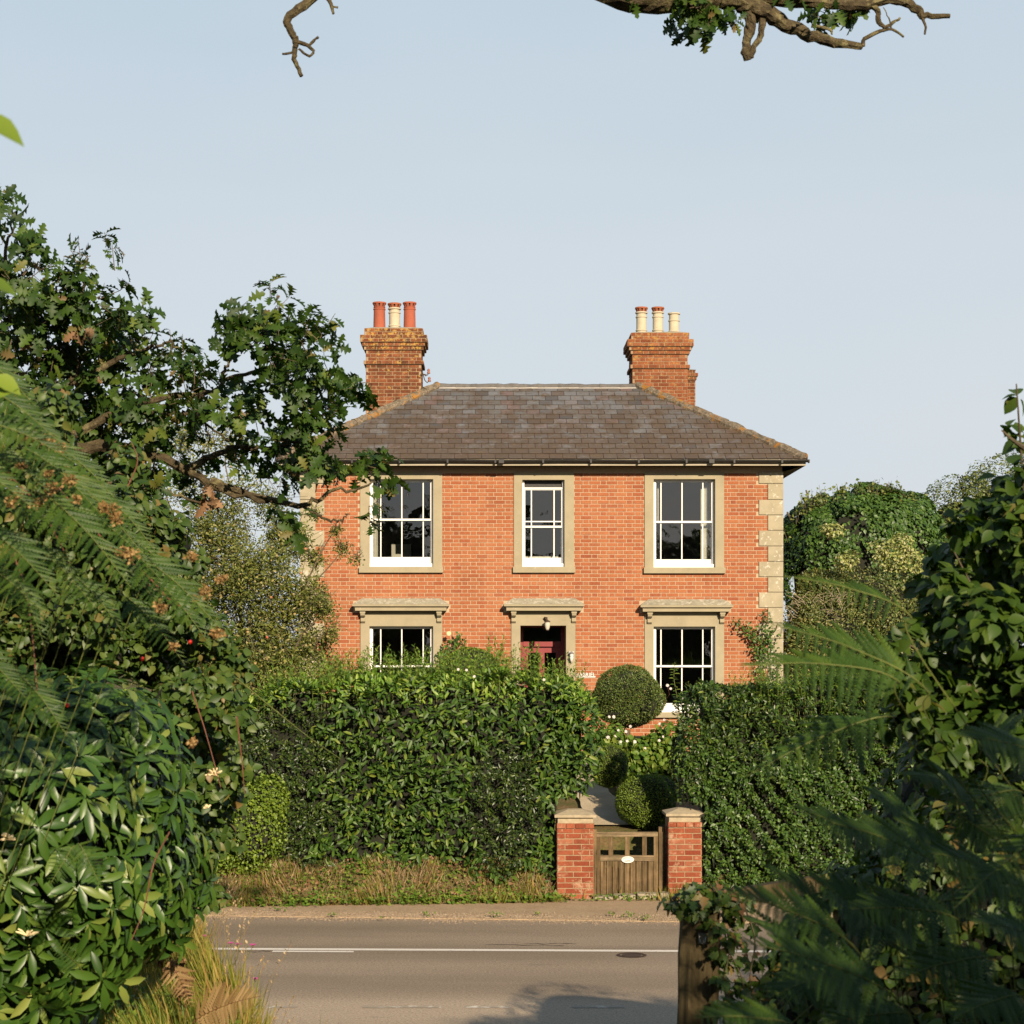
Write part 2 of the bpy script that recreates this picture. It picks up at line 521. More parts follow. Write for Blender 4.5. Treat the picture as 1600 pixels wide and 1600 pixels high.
M['shrub_leaf'] = g('shrub_leaf', [(0, (0.045, 0.072, 0.018)), (0.5, (0.090, 0.117, 0.032)), (1, (0.180, 0.189, 0.063))], 0.5, 0.2, 0.4)
M['olive'] = g('olive_leaf', [(0, (0.05, 0.075, 0.028)), (0.5, (0.10, 0.125, 0.045)), (0.85, (0.17, 0.18, 0.07)), (1, (0.34, 0.29, 0.12))], 0.5, 0.2, 0.4)
M['golden'] = g('variegated_leaf', [(0, (0.16, 0.19, 0.07)), (0.5, (0.30, 0.31, 0.14)), (1, (0.42, 0.40, 0.22))], 0.5, 0.2, 0.35)
M['hazel'] = g('hazel_leaf', [(0, (0.027, 0.058, 0.011)), (0.5, (0.046, 0.088, 0.015)), (0.96, (0.073, 0.116, 0.021)), (1, (0.159, 0.134, 0.037))], 0.5, 0.38, 0.35)
M['bramble'] = g('bramble_leaf', [(0, (0.029, 0.061, 0.013)), (0.5, (0.054, 0.094, 0.022)), (0.9, (0.086, 0.122, 0.032)), (1, (0.194, 0.122, 0.036))], 0.5, 0.25, 0.35)
M['fern'] = g('bracken_leaf', [(0, (0.026, 0.060, 0.010)), (0.6, (0.043, 0.087, 0.014)), (1, (0.070, 0.116, 0.020))], 0.55, 0.3, 0.3, (1.2, 1.3, 0.5), 0.2)
M['fern_dead'] = g('dry_bracken', [(0, (0.20, 0.12, 0.045)), (1, (0.36, 0.24, 0.11))], 0.8, 0.3, 0.2, (1.1, 0.9, 0.6))
M['grass'] = g('bank_grass', [(0, (0.09, 0.12, 0.02)), (0.4, (0.18, 0.19, 0.035)), (0.7, (0.30, 0.25, 0.06)), (1, (0.38, 0.22, 0.07))], 0.7, 0.3, 0.2, (1.2, 1.15, 0.5))
M['straw'] = g('dry_grass', [(0, (0.26, 0.19, 0.08)), (0.35, (0.46, 0.33, 0.18)), (0.75, (0.60, 0.45, 0.27)), (1, (0.42, 0.24, 0.14))], 0.8, 0.35, 0.2, (1.1, 0.95, 0.7))
M['seed'] = g('seed_head', [(0, (0.16, 0.085, 0.030)), (0.5, (0.28, 0.16, 0.055)), (1, (0.42, 0.28, 0.12))], 0.8, 0.2, 0.2, (1.1, 0.9, 0.6))
M['weed'] = g('weed_leaf', [(0, (0.06, 0.12, 0.02)), (0.5, (0.10, 0.17, 0.03)), (1, (0.20, 0.24, 0.06))], 0.5, 0.25, 0.3)
M['lawn'] = g('lawn_grass', [(0, (0.10, 0.17, 0.02)), (1, (0.20, 0.27, 0.04))], 0.6, 0.25, 0.25)


# ------------------------------------------------------------------ object helpers
def thing(name, label, cat, loc=(0, 0, 0), group=None):
    o = bpy.data.objects.new(name, None)
    COL.objects.link(o)
    o.empty_display_size = 0.1
    o.location = loc
    o['label'] = label
    o['category'] = cat
    if group:
        o['group'] = group
    return o


def root_loc(p):
    v = Vector((0, 0, 0))
    while p is not None:
        v = v + p.location
        p = p.parent
    return v


def mesh_from(name, V, Fc, mat, tint=None, smooth=False):
    """V (N,3); Fc list of index tuples or (M,k) array"""
    me = bpy.data.meshes.new(name)
    V = np.asarray(V, dtype=np.float32)
    if isinstance(Fc, np.ndarray):
        k = Fc.shape[1]
        me.vertices.add(len(V))
        me.vertices.foreach_set('co', V.ravel())
        me.loops.add(Fc.size)
        me.loops.foreach_set('vertex_index', Fc.astype(np.int32).ravel())
        me.polygons.add(len(Fc))
        me.polygons.foreach_set('loop_start', np.arange(0, Fc.size, k, dtype=np.int32))
        me.update(calc_edges=True)
    else:
        me.from_pydata([tuple(map(float, v)) for v in V], [], Fc)
        me.update()
    if tint is not None:
        a = me.attributes.new('tint', 'FLOAT', 'POINT')
        a.data.foreach_set('value', np.asarray(tint, dtype=np.float32))
    if smooth:
        me.polygons.foreach_set('use_smooth', np.ones(len(me.polygons), dtype=bool))
    if mat is not None:
        me.materials.append(mat)
    return me


def link(name, me, parent=None, kind=None, label=None, cat=None, group=None, loc=None):
    o = bpy.data.objects.new(name, me)
    COL.objects.link(o)
    if loc is not None:
        o.location = loc
    if parent is not None:
        o.parent = parent
    if kind:
        o['kind'] = kind
    if label:
        o['label'] = label
    if cat:
        o['category'] = cat
    if group:
        o['group'] = group
    return o


class MB:
    """collects shapes in world coordinates, builds ONE mesh object"""

    def __init__(self):
        self.V = []
        self.F = []
        self.T = []

    def add(self, V, Fs, tint=None):
        b = len(self.V)
        tv = random.random() if tint is None else tint
        self.V += [tuple(map(float, v)) for v in V]
        self.F += [tuple(i + b for i in f) for f in Fs]
        self.T += [tv] * len(V)

    def box(self, x0, x1, y0, y1, z0, z1, tint=None, M4=None):
        V = [(x0, y0, z0), (x1, y0, z0), (x1, y1, z0), (x0, y1, z0), (x0, y0, z1), (x1, y0, z1), (x1, y1, z1), (x0, y1, z1)]
        if M4 is not None:
            V = [tuple(M4 @ Vector(v)) for v in V]
        self.add(V, [(0, 3, 2, 1), (4, 5, 6, 7), (0, 1, 5, 4), (1, 2, 6, 5), (2, 3, 7, 6), (3, 0, 4, 7)], tint)
        return self

    def bbox(self, x0, x1, y0, y1, z0, z1, b=0.004, tint=None):
        """box with a chamfered front (towards -y)"""
        V = [(x0, y0 + b, z0), (x1, y0 + b, z0), (x1, y1, z0), (x0, y1, z0), (x0, y0 + b, z1), (x1, y0 + b, z1), (x1, y1, z1), (x0, y1, z1),
             (x0 + b, y0, z0 + b), (x1 - b, y0, z0 + b), (x1 - b, y0, z1 - b), (x0 + b, y0, z1 - b)]
        self.add(V, [(0, 3, 2, 1), (4, 5, 6, 7), (1, 2, 6, 5), (2, 3, 7, 6), (3, 0, 4, 7), (8, 9, 10, 11),
                     (0, 1, 9, 8), (1, 5, 10, 9), (5, 4, 11, 10), (4, 0, 8, 11)], tint)
        return self

    def tube(self, pts, rad, n=8, rough=0.0, cap=True, tint=None):
        pts = [Vector(p) for p in pts]
        V, Fs = [], []
        up = Vector((0.13, 0.21, 0.97))
        for i, p in enumerate(pts):
            a = pts[max(0, i - 1)]
            c = pts[min(len(pts) - 1, i + 1)]
            tdir = (c - a).normalized()
            s = tdir.cross(up)
            if s.length < 0.1:
                s = tdir.cross(Vector((1, 0, 0)))
            s.normalize()
            u = s.cross(tdir)
            r = rad[i] if hasattr(rad, '__len__') else rad
            for k in range(n):
                an = 2 * math.pi * k / n
                rr = r * (1 + random.uniform(-rough, rough))
                V.append(p + s * math.cos(an) * rr + u * math.sin(an) * rr)
        for i in range(len(pts) - 1):
            for k in range(n):
                k2 = (k + 1) % n
                Fs.append((i * n + k, i * n + k2, (i + 1) * n + k2, (i + 1) * n + k))
        if cap:
            Fs.append(tuple(range(n - 1, -1, -1)))
            Fs.append(tuple((len(pts) - 1) * n + k for k in range(n)))
        self.add(V, Fs, tint)
        return self

    def lathe(self, cx, cy, prof, n=20, tint=None):
        V, Fs = [], []
        for r, z in prof:
            for k in range(n):
                a = 2 * math.pi * k / n
                V.append((cx + r * math.cos(a), cy + r * math.sin(a), z))
        for i in range(len(prof) - 1):
            for k in range(n):
                k2 = (k + 1) % n
                Fs.append((i * n + k, i * n + k2, (i + 1) * n + k2, (i + 1) * n + k))
        self.add(V, Fs, tint)
        return self

    def build(self, name, mat, parent=None, smooth=False, kind=None, label=None, cat=None, group=None):
        V = np.array(self.V, dtype=float)
        rl = np.array(root_loc(parent))
        mid = (V.min(0) + V.max(0)) / 2
        mid[2] = V[:, 2].min()
        me = mesh_from(name, V - mid, self.F, mat, self.T, smooth)
        return link(name, me, parent, kind, label, cat, group, Vector(mid - rl))


def spline(pts, n):
    """Catmull-Rom through pts, n samples"""
    P = np.array([np.array(p, float) for p in pts])
    P = np.vstack([2 * P[0] - P[1], P, 2 * P[-1] - P[-2]])
    m = len(P) - 3
    res = []
    for s in np.linspace(0, m - 1e-6, n):
        i = int(s)
        u = s - i
        p0, p1, p2, p3 = P[i], P[i + 1], P[i + 2], P[i + 3]
        res.append(0.5 * (2 * p1 + (p2 - p0) * u + (2 * p0 - 5 * p1 + 4 * p2 - p3) * u * u + (3 * p1 - p0 - 3 * p2 + p3) * u ** 3))
    return np.array(res)


# ------------------------------------------------------------------ leaf templates (x along leaf, y across, z = face)
def blade(xs, ws, fold=0.25, droop=0.2):
    """leaf of half widths ws at stations xs between base and tip, folded along its midrib"""
    V = [(0, 0, 0)]
    Fs = []
    prev = None
    for x, wd in zip(xs, ws):
        b = len(V)
        z = -droop * x * x
        V += [(x, 0, z), (x, wd, z + fold * wd), (x, -wd, z + fold * wd)]
        if prev is None:
            Fs += [(0, b, b + 1), (0, b + 2, b)]
        else:
            Fs += [(prev, b, b + 1), (prev, b + 1, prev + 1), (prev, b + 2, b), (prev, prev + 2, b + 2)]
        prev = b
    t = len(V)
    V.append((1, 0, -droop))
    Fs += [(prev, t, prev + 1), (prev, prev + 2, t)]
    return np.array(V, float), np.array(Fs, int)


T_SMALL = (np.array([(0, 0, 0), (0.5, 0.24, 0.06), (1, 0, -0.05), (0.5, -0.24, 0.06)], float), np.array([(0, 2, 1), (0, 3, 2)]))
T_ROUND = blade([0.4], [0.36], 0.3, 0.1)
T_LAUREL = blade([0.3, 0.7], [0.155, 0.15], 0.35, 0.22)
T_RHODO = blade([0.15, 0.45, 0.75], [0.06, 0.145, 0.13], 0.4, 0.25)
T_OAK = blade([0.14, 0.27, 0.36, 0.50, 0.58, 0.74, 0.80, 0.93], [0.03, 0.20, 0.07, 0.33, 0.10, 0.36, 0.13, 0.16], 0.4, 0.35)
T_HAZEL = blade([0.1, 0.3, 0.52, 0.74, 0.9], [0.19, 0.34, 0.35, 0.23, 0.09], 0.28, 0.3)
T_IVY = blade([0.02, 0.16, 0.36, 0.5, 0.75], [0.10, 0.42, 0.22, 0.36, 0.13], 0.2, 0.15)
T_BLADE = (np.array([(0, 0.02, 0), (0, -0.02, 0), (0.5, 0.016, -0.05), (0.5, -0.016, -0.05), (1, 0, -0.28)], float),
           np.array([(0, 1, 3), (0, 3, 2), (2, 3, 4)]))


def pinna_template(n=11):
    V, Fs = [], []
    V += [(0, 0.006, 0), (0, -0.006, 0), (1, 0, -0.10)]
    Fs.append((0, 1, 2))
    for i in range(n):
        x = 0.03 + 0.93 * i / n
        ln = 0.105 * (1 - x) ** 0.75 + 0.010
        wd = 0.93 / n * 0.46
        z = -0.10 * x * x
        for s in (1, -1):
            b = len(V)
            V += [(x - wd, 0, z), (x + wd, 0, z), (x + wd * 1.5 + ln * 0.35, s * ln * 0.75, z - 0.02), (x + ln * 0.55, s * ln, z - 0.035)]
            Fs += [(b, b + 1, b + 2), (b, b + 2, b + 3)] if s < 0 else [(b, b + 2, b + 1), (b, b + 3, b + 2)]
    return np.array(V, float), np.array(Fs, int)


T_PINNA = pinna_template()
TMESH = {}


def tmesh(name, T, mat):
    k = (name, id(T), mat.name)
    if k not in TMESH:
        TMESH[k] = mesh_from(name, T[0], np.array(T[1]), mat)
    return TMESH[k]


def basis(d, nrm):
    """(N,3) directions and normals -> (N,3,3) with columns dir, side, normal"""
    d = d / np.maximum(np.linalg.norm(d, axis=1, keepdims=True), 1e-9)
    s = np.cross(nrm, d)
    s /= np.maximum(np.linalg.norm(s, axis=1, keepdims=True), 1e-9)
    n = np.cross(d, s)
    return np.stack([d, s, n], axis=2)


def place(o, p, R, s, rl):
    m = Matrix(((R[0, 0] * s, R[0, 1] * s, R[0, 2] * s, p[0] - rl[0]),
                (R[1, 0] * s, R[1, 1] * s, R[1, 2] * s, p[1] - rl[1]),
                (R[2, 0] * s, R[2, 1] * s, R[2, 2] * s, p[2] - rl[2]),
                (0, 0, 0, 1)))
    o.matrix_basis = m


def leaves(root, pos, R, size, T, mat, n_obj=0, part='leaf', stuff='foliage', cell=9, kind='stuff', label=None):
    """leaf-like pieces on a thing: those that show largest as parts, the rest as one part"""
    pos = np.asarray(pos)
    n = len(pos)
    size = np.broadcast_to(size, (n,)).copy()
    keep = np.ones(n, bool)
    rl = root_loc(root)
    if n_obj:
        x, y, d = proj(pos)
        inside = (x > 4) & (x < 1596) & (y > 4) & (y < 1596) & (pos[:, 1] > 0.5)
        best = {}
        for i in np.nonzero(inside)[0]:
            k = (int(x[i] // cell), int(y[i] // cell))
            if k not in best or d[i] < d[best[k]]:
                best[k] = i
        c = np.array(list(best.values()), int)
        if len(c):
            # prefer leaves in front of their wider surroundings
            c = c[np.argsort(d[c] / size[c])][:max(n_obj * 2, n_obj)]
            c = rng.permutation(c)[:n_obj]
            me = tmesh(part, T, mat)
            for i in c:
                o = bpy.data.objects.new(part, me)
                COL.objects.link(o)
                o.parent = root
                place(o, pos[i], R[i], size[i], rl)
            keep[c] = False
    pos, R, size = pos[keep], R[keep], size[keep]
    n = len(pos)
    if n == 0:
        return None
    V0, F0 = T
    V = pos[:, None, :] + size[:, None, None] * np.einsum('nij,vj->nvi', R, V0)
    Fa = (F0[None] + (np.arange(n) * len(V0))[:, None, None]).reshape(-1, F0.shape[1])
    tint = np.repeat(rng.random(n), len(V0))
    V = V.reshape(-1, 3) - np.array(rl)
    me = mesh_from(stuff, V, Fa, mat, tint)
    return link(stuff, me, root, kind, label)


def rand_dirs(n):
    v = rng.normal(size=(n, 3))
    return v / np.linalg.norm(v, axis=1, keepdims=True)


def orient(nrm, jit=0.6, out_=0.35, down=0.25, up=0.35):
    """leaf frames for leaves growing on a surface with outward normals nrm"""
    n = len(nrm)
    fn = nrm + rand_dirs(n) * jit + np.array([0, 0, up])
    fn /= np.linalg.norm(fn, axis=1, keepdims=True)
    d = rand_dirs(n)
    d = d - fn * np.sum(d * fn, axis=1, keepdims=True) * 0.9
    d = d + nrm * out_ + np.array([0, 0, -down])
    return basis(d, fn)


def lumpy(dirs, amp, seed, freq=3.0):
    r = np.random.default_rng(seed)
    v = np.zeros(len(dirs))
    for k in range(7):
        kx = r.normal(size=3) * freq * (0.6 + 0.25 * k)
        v += np.sin(dirs @ kx + r.random() * 6.28) / (1 + 0.45 * k)
    return 1 + amp * v / 2.2


def shell(c, r, n, seed, amp=0.12, depth=0.18, front=-0.35, freq=3.0, zmin=None, clump=0.0):
    """points and normals in the outer shell of a lumpy ellipsoid"""
    c, r = np.array(c, float), np.array(r, float)
    P, Q = [], []
    tot = 0
    tocam = -c / np.linalg.norm(c) if np.linalg.norm(c) > 0 else np.array([0, -1, 0])
    tocam[2] = 0.2
    while tot < n:
        d = rand_dirs(n * 2)
        if clump:
            cc = rand_dirs(max(30, int(n / 60)))
            d = cc[rng.integers(0, len(cc), n * 2)] + rng.normal(size=(n * 2, 3)) * clump
            d /= np.linalg.norm(d, axis=1, keepdims=True)
        rad = lumpy(d, amp, seed, freq) * (1 - depth * rng.random(len(d)) ** 1.5)
        p = c + d * r * rad[:, None]
        nn = d / r
        nn /= np.linalg.norm(nn, axis=1, keepdims=True)
        ok = (nn @ tocam) > front
        if zmin is not None:
            ok &= p[:, 2] > zmin
        P.append(p[ok])
        Q.append(nn[ok])
        tot += ok.sum()
    return np.vstack(P)[:n], np.vstack(Q)[:n]


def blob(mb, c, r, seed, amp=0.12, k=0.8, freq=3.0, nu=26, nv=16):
    """solid twig mass inside a bush, interior shade in its colour"""
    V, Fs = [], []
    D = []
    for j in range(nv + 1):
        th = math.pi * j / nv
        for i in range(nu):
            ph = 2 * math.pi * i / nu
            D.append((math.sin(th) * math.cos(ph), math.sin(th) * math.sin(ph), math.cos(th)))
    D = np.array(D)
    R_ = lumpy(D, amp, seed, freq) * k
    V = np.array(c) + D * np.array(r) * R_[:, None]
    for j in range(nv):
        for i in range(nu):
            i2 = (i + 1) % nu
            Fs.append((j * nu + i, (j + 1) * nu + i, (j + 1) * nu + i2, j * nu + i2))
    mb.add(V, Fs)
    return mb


#@@SETTING
# ------------------------------------------------------------------ terrain
def smooth(a, b, x):
    t = np.clip((x - a) / (b - a), 0, 1)
    return t * t * (3 - 2 * t)


def terrain_z(x, y):
    # near side bank, falling to the road
    z = 1.55 * (1 - smooth(6.5, 15.6, y))
    z = np.where(y < 16, z, 0)
    xe = -1.04 - (np.clip(y, 6, 17) - 9) * 0.244
    lb = 1 - smooth(xe - 0.12, xe + 0.26, x)
    z = np.where(y < 16.3, np.maximum(z, lb * (1.50 * (1 - smooth(12.6, 15.9, y)) + 0.0)), z)
    rb = smooth(0.9, 2.2, x)
    z = np.where(y < 16.3, np.maximum(z, rb * (1.6 * (1 - smooth(11.5, 15.6, y)))), z)
    # far side: verge bank under the hedge, garden
    gate = smooth(0.75, 0.95, x) * (1 - smooth(2.95, 3.2, x))
    front = 24.15 + 0.10 * (np.clip(x, -8, 4) + 3.4)
    bank = 0.42 * smooth(0, 0.8, y - front)
    gz = np.interp(y, [25.5, 26.3, 28.5, 31.0], [0.0, 0.80, 1.15, 1.42])
    z2 = np.maximum(bank * (1 - gate), gz)
    z2 = np.where(y > 33, 1.42, z2)
    z = np.where(y > 23.0, z2, z)
    # rolling land behind
    z = z + np.where(y > 70, 2.0 * np.sin(x * 0.011 + 1) * smooth(70, 200, y) - 0.02 * (y - 70) * (y < 5000) * 0.05, 0)
    # below road sheet
    z = np.where((y > 15.7) & (y < 23.4), z - 0.03, z)
    return z


def build_ground():
    xs = np.concatenate([np.linspace(-900, -60, 12), np.linspace(-50, -12, 20), np.linspace(-11, 11, 111), np.linspace(12, 50, 20), np.linspace(60, 900, 12)])
    ys = np.concatenate([np.linspace(-400, -20, 10), np.linspace(-16, 4, 14), np.linspace(4.5, 36, 180), np.linspace(37, 70, 18), np.linspace(80, 1500, 30)])
    X, Y = np.meshgrid(xs, ys)
    Z = terrain_z(X, Y)
    Z = Z + np.where((Y < 15.5) | ((Y > 26.5)), 0.03 * np.sin(X * 3.1 + Y) * np.sin(Y * 2.7 - X * 1.3), 0)
    V = np.stack([X.ravel(), Y.ravel(), Z.ravel()], 1)
    nx = len(xs)
    i, j = np.meshgrid(np.arange(nx - 1), np.arange(len(ys) - 1))
    a = (j * nx + i).ravel()
    Fq = np.stack([a, a + 1, a + 1 + nx, a + nx], 1)
    link('ground', mesh_from('ground', V, Fq, M['ground'], smooth=True), kind='structure', label='grassy earth banks and garden soil')


build_ground()


def kerb_y(x):
    return 23.1 - 0.088 * x


def sheet(name, mat, xa, xb, ya, yb, z, nx=60, label=None):
    """flat strip between the functions ya(x) and yb(x)"""
    xs = np.linspace(xa, xb, nx)
    V = []
    for x in xs:
        V.append((x, ya(x), z))
        V.append((x, yb(x), z))
    V = np.array(V)
    Fq = np.array([(2 * i, 2 * i + 2, 2 * i + 3, 2 * i + 1) for i in range(nx - 1)])
    return link(name, mesh_from(name, V, Fq, mat), kind='structure', label=label)


ragged = lambda x: 0.05 * math.sin(x * 5.3) + 0.03 * math.sin(x * 13.7 + 1)
sheet('road', M['asphalt'], -60, 60, lambda x: 15.75 + 0.15 * math.sin(x * 0.9), kerb_y, 0.0, 200, 'worn grey asphalt road between the banks')
sheet('pavement', M['pave'], -60, 60, lambda x: kerb_y(x) + 0.0, lambda x: 24.5 + 0.10 * (min(max(x, -8), 4) + 3.4) + ragged(x) + 0.7, 0.012, 400, 'narrow tarmac footpath in front of the hedge')
# kerb face of the footpath
mb = MB()
for i in range(120):
    x0, x1 = -30 + i * 0.5, -29.5 + i * 0.5
    mb.add([(x0, kerb_y(x0), -0.01), (x1, kerb_y(x1), -0.01), (x1, kerb_y(x1), 0.012), (x0, kerb_y(x0), 0.012)], [(0, 1, 2, 3)])
mb.build('kerb_edge', M['pave'], kind='structure')

# painted lines
lc = lambda x: 20.72 - 0.03 * x
sheet('road_line', M['paint'], -40, 40, lambda x: lc(x) - 0.065, lambda x: lc(x) + 0.065, 0.004, 120, 'long white centre line along the road')
mb = MB()
for (xa, xb) in ((-2.42, -1.50),):
    mb.add([(xa, lc(xa) - 0.20, 0.004), (xb, lc(xb) - 0.20, 0.004), (xb, lc(xb) - 0.11, 0.004), (xa, lc(xa) - 0.11, 0.004)], [(0, 1, 2, 3)])
mb.build('road_line', M['paint'], kind='structure', label='short second white dash beside the centre line')
mb = MB()
for k in range(-8, 9):
    xa = k * 1.05 - 0.2 + random.uniform(-0.1, 0.1)
    xb = xa + random.uniform(0.4, 0.75)
    yy = 17.40
    mb.add([(xa, yy - 0.05, 0.004), (xb, yy - 0.05, 0.004), (xb, yy + 0.05, 0.004), (xa, yy + 0.05, 0.004)], [(0, 1, 2, 3)])
mb.build('edge_marking', M['worn'], kind='structure', label='worn broken white dashes along the near side of the road')
# cracks and patched spots in the tarmac
mb = MB()
for (px, py, ln) in ((820, 1477, 0.9), (860, 1475, 0.6), (395, 1487, 0.4)):
    d = F * CH / (py - VY)
    c = at(px, py, d)
    pts = [(c[0] + ln * (k / 8 - 0.5), d + random.uniform(-0.05, 0.05), 0.0035) for k in range(9)]
    for a, b in zip(pts[:-1], pts[1:]):
        wd = 0.004 + random.random() * 0.010
        mb.add([(a[0], a[1] - wd, a[2]), (b[0], b[1] - wd, b[2]), (b[0], b[1] + wd, b[2]), (a[0], a[1] + wd, a[2])], [(0, 1, 2, 3)])
mb.build('tarmac_cracks', M['black'], kind='structure', label='dark tar seams in the road surface')
# utility cover
mb = MB()
c = at(987, 1493, F * CH / (1493 - VY))
for r0, r1, z in ((0.0, 0.11, 0.006), (0.13, 0.17, 0.008)):
    V = []
    for k in range(20):
        a = 2 * math.pi * k / 20
        V += [(c[0] + r0 * math.cos(a), c[1] + r0 * math.sin(a), z), (c[0] + r1 * math.cos(a), c[1] + r1 * math.sin(a), z)]
    mb.add(V, [(2 * k, 2 * k + 1, (2 * k + 3) % 40, (2 * k + 2) % 40) for k in range(20)])
mb.build('valve_cover', M['iron'], label='small round iron valve cover in the road below the centre line', cat='manhole cover')

# gravel along the road edge: real little stones
n = 15000
x = rng.uniform(-4.5, 6, n)
y = 23.1 - 0.088 * x + rng.normal(0.13, 0.17, n) + 0.06 * np.sin(x * 4)
R = basis(rand_dirs(n), rand_dirs(n))
TS = (np.array([(1, 0, 0), (-1, 0.1, 0), (0, 1, 0.1), (0, -1, 0), (0, 0, 0.8), (0, 0, -0.8)], float) * 0.6,
      np.array([(0, 2, 4), (2, 1, 4), (1, 3, 4), (3, 0, 4), (2, 0, 5), (1, 2, 5), (3, 1, 5), (0, 3, 5)]))
leaves(None, np.stack([x, y, np.where(y > 23.1 - 0.088 * x, 0.016, 0.003)], 1), R, rng.uniform(0.006, 0.022, n), TS, M['gravel'], stuff='gravel', label='loose pale gravel along the far edge of the road')

#@@HOUSE
# ------------------------------------------------------------------ the house
W = 35.6
HX = lambda px: (px - 760) / 80.0
HZ = lambda py: CH - (py - 1020) / 80.0
house = thing('brick_house', 'two storey red brick house with slate hipped roof and two tall chimneys', 'house', ((HX(470) + HX(1222)) / 2, W, 1.42))
X0, X1 = HX(470), HX(1222)
ZB, ZT = 1.3, HZ(738)
YB = W + 5.0
# openings: (px left, right, top, bottom)
OPEN = [(577.5, 677, 749, 886), (816, 882, 750, 886), (1021, 1117, 749, 887),
        (577.5, 677, 978.5, 1113), (813, 884.4, 977.5, 1168), (1021, 1117, 979, 1113)]
SURR = [(563, 691, 738, 895), (803, 897, 738, 895), (1007, 1131, 738, 896),
        (563.6, 691, 952, 1121), (799, 899, 952, 1175), (1007, 1131, 952, 1121)]


def wall_with_holes(mb, y, x0, x1, z0, z1, holes):
    xs = sorted({x0, x1, *[h[0] for h in holes], *[h[1] for h in holes]})
    zs = sorted({z0, z1, *[h[2] for h in holes], *[h[3] for h in holes]})
    for xa, xb in zip(xs[:-1], xs[1:]):
        for za, zb in zip(zs[:-1], zs[1:]):
            xc, zc = (xa + xb) / 2, (za + zb) / 2
            if any(h[0] < xc < h[1] and h[2] < zc < h[3] for h in holes):
                continue
            mb.add([(xa, y, za), (xb, y, za), (xb, y, zb), (xa, y, zb)], [(0, 1, 2, 3)])


mb = MB()
holes = [(HX(a), HX(b), HZ(d), HZ(c)) for a, b, c, d in OPEN]
wall_with_holes(mb, W, X0, X1, ZB, ZT + 0.12, holes)
wall_with_holes(mb, W + 0.22, X0 + 0.22, X1 - 0.22, ZB, ZT + 0.12, holes)   # inner leaf
for (xa, xb, ya, yb) in ((X0, X0 + 0.22, W, YB), (X1 - 0.22, X1, W, YB)):
    V = [(xa, ya, ZB), (xb, ya, ZB), (xb, yb, ZB), (xa, yb, ZB), (xa, ya, ZT + 0.12), (xb, ya, ZT + 0.12), (xb, yb, ZT + 0.12), (xa, yb, ZT + 0.12)]
    mb.add(V, [(1, 2, 6, 5), (3, 0, 4, 7)])
mb.box(X0, X1, YB, YB + 0.2, ZB, ZT + 0.12)
wall = mb.build('wall', M['mortar'], house)

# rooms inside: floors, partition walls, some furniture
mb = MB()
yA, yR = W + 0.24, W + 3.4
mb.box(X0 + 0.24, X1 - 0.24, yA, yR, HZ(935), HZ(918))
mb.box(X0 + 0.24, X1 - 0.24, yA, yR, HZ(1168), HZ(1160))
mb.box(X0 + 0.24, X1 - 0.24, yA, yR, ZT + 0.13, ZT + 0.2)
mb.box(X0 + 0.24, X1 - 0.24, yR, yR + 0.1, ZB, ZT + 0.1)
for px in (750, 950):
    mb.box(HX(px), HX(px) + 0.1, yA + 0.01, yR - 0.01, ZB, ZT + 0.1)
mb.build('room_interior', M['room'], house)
for nm, bx_ in (('wardrobe', (HX(601), HX(634), W + 2.6, W + 3.3, HZ(918), HZ(838))), ('bedside_chair', (HX(610), HX(624), W + 0.9, W + 1.3, HZ(918), HZ(862))),
                ('chest', (HX(1040), HX(1060), W + 1.9, W + 2.3, HZ(918), HZ(868))), ('table', (HX(595), HX(650), W + 1.6, W + 2.2, HZ(1160), HZ(1090)))):
    mb = MB()
    mb.box(*bx_)
    mb.build(nm, M['furn'], house)

# laying bricks ------------------------------------------------------
JN, CO = 0.0115, 0.0755


def lay(u0, u1, z0, z1, holes, off=0.0, bond=((0.2255, 0.1125), 0.169)):
    """Flemish bond between u0..u1 and z0..z1 leaving out the holes; yields (ua, ub, za, zb, full)"""
    res = []
    k = 0
    z = z0
    while z < z1 - 0.02:
        za, zb = z + JN / 2, min(z + CO, z1) - JN / 2
        cuts = [(u0, u1)]
        for (a, b, c, d) in holes:
            if c < (za + zb) / 2 < d:
                nc = []
                for (p, q) in cuts:
                    if b <= p or a >= q:
                        nc.append((p, q))
                        continue
                    if a > p:
                        nc.append((p, a))
                    if b < q:
                        nc.append((b, q))
                cuts = nc
        u = u0 - 0.338 + off - (bond[1] if k % 2 else 0)
        while u < u1:
            for ln in bond[0]:
                ua, ub = u + JN / 2, u + ln - JN / 2
                for (p, q) in cuts:
                    a, b = max(ua, p + 0.003), min(ub, q - 0.003)
                    if b - a > 0.035:
                        res.append((a, b, za, zb, ln > 0.2 and b - a > 0.208 and zb - za > 0.058))
                u += ln
        z += CO
        k += 1
    return res


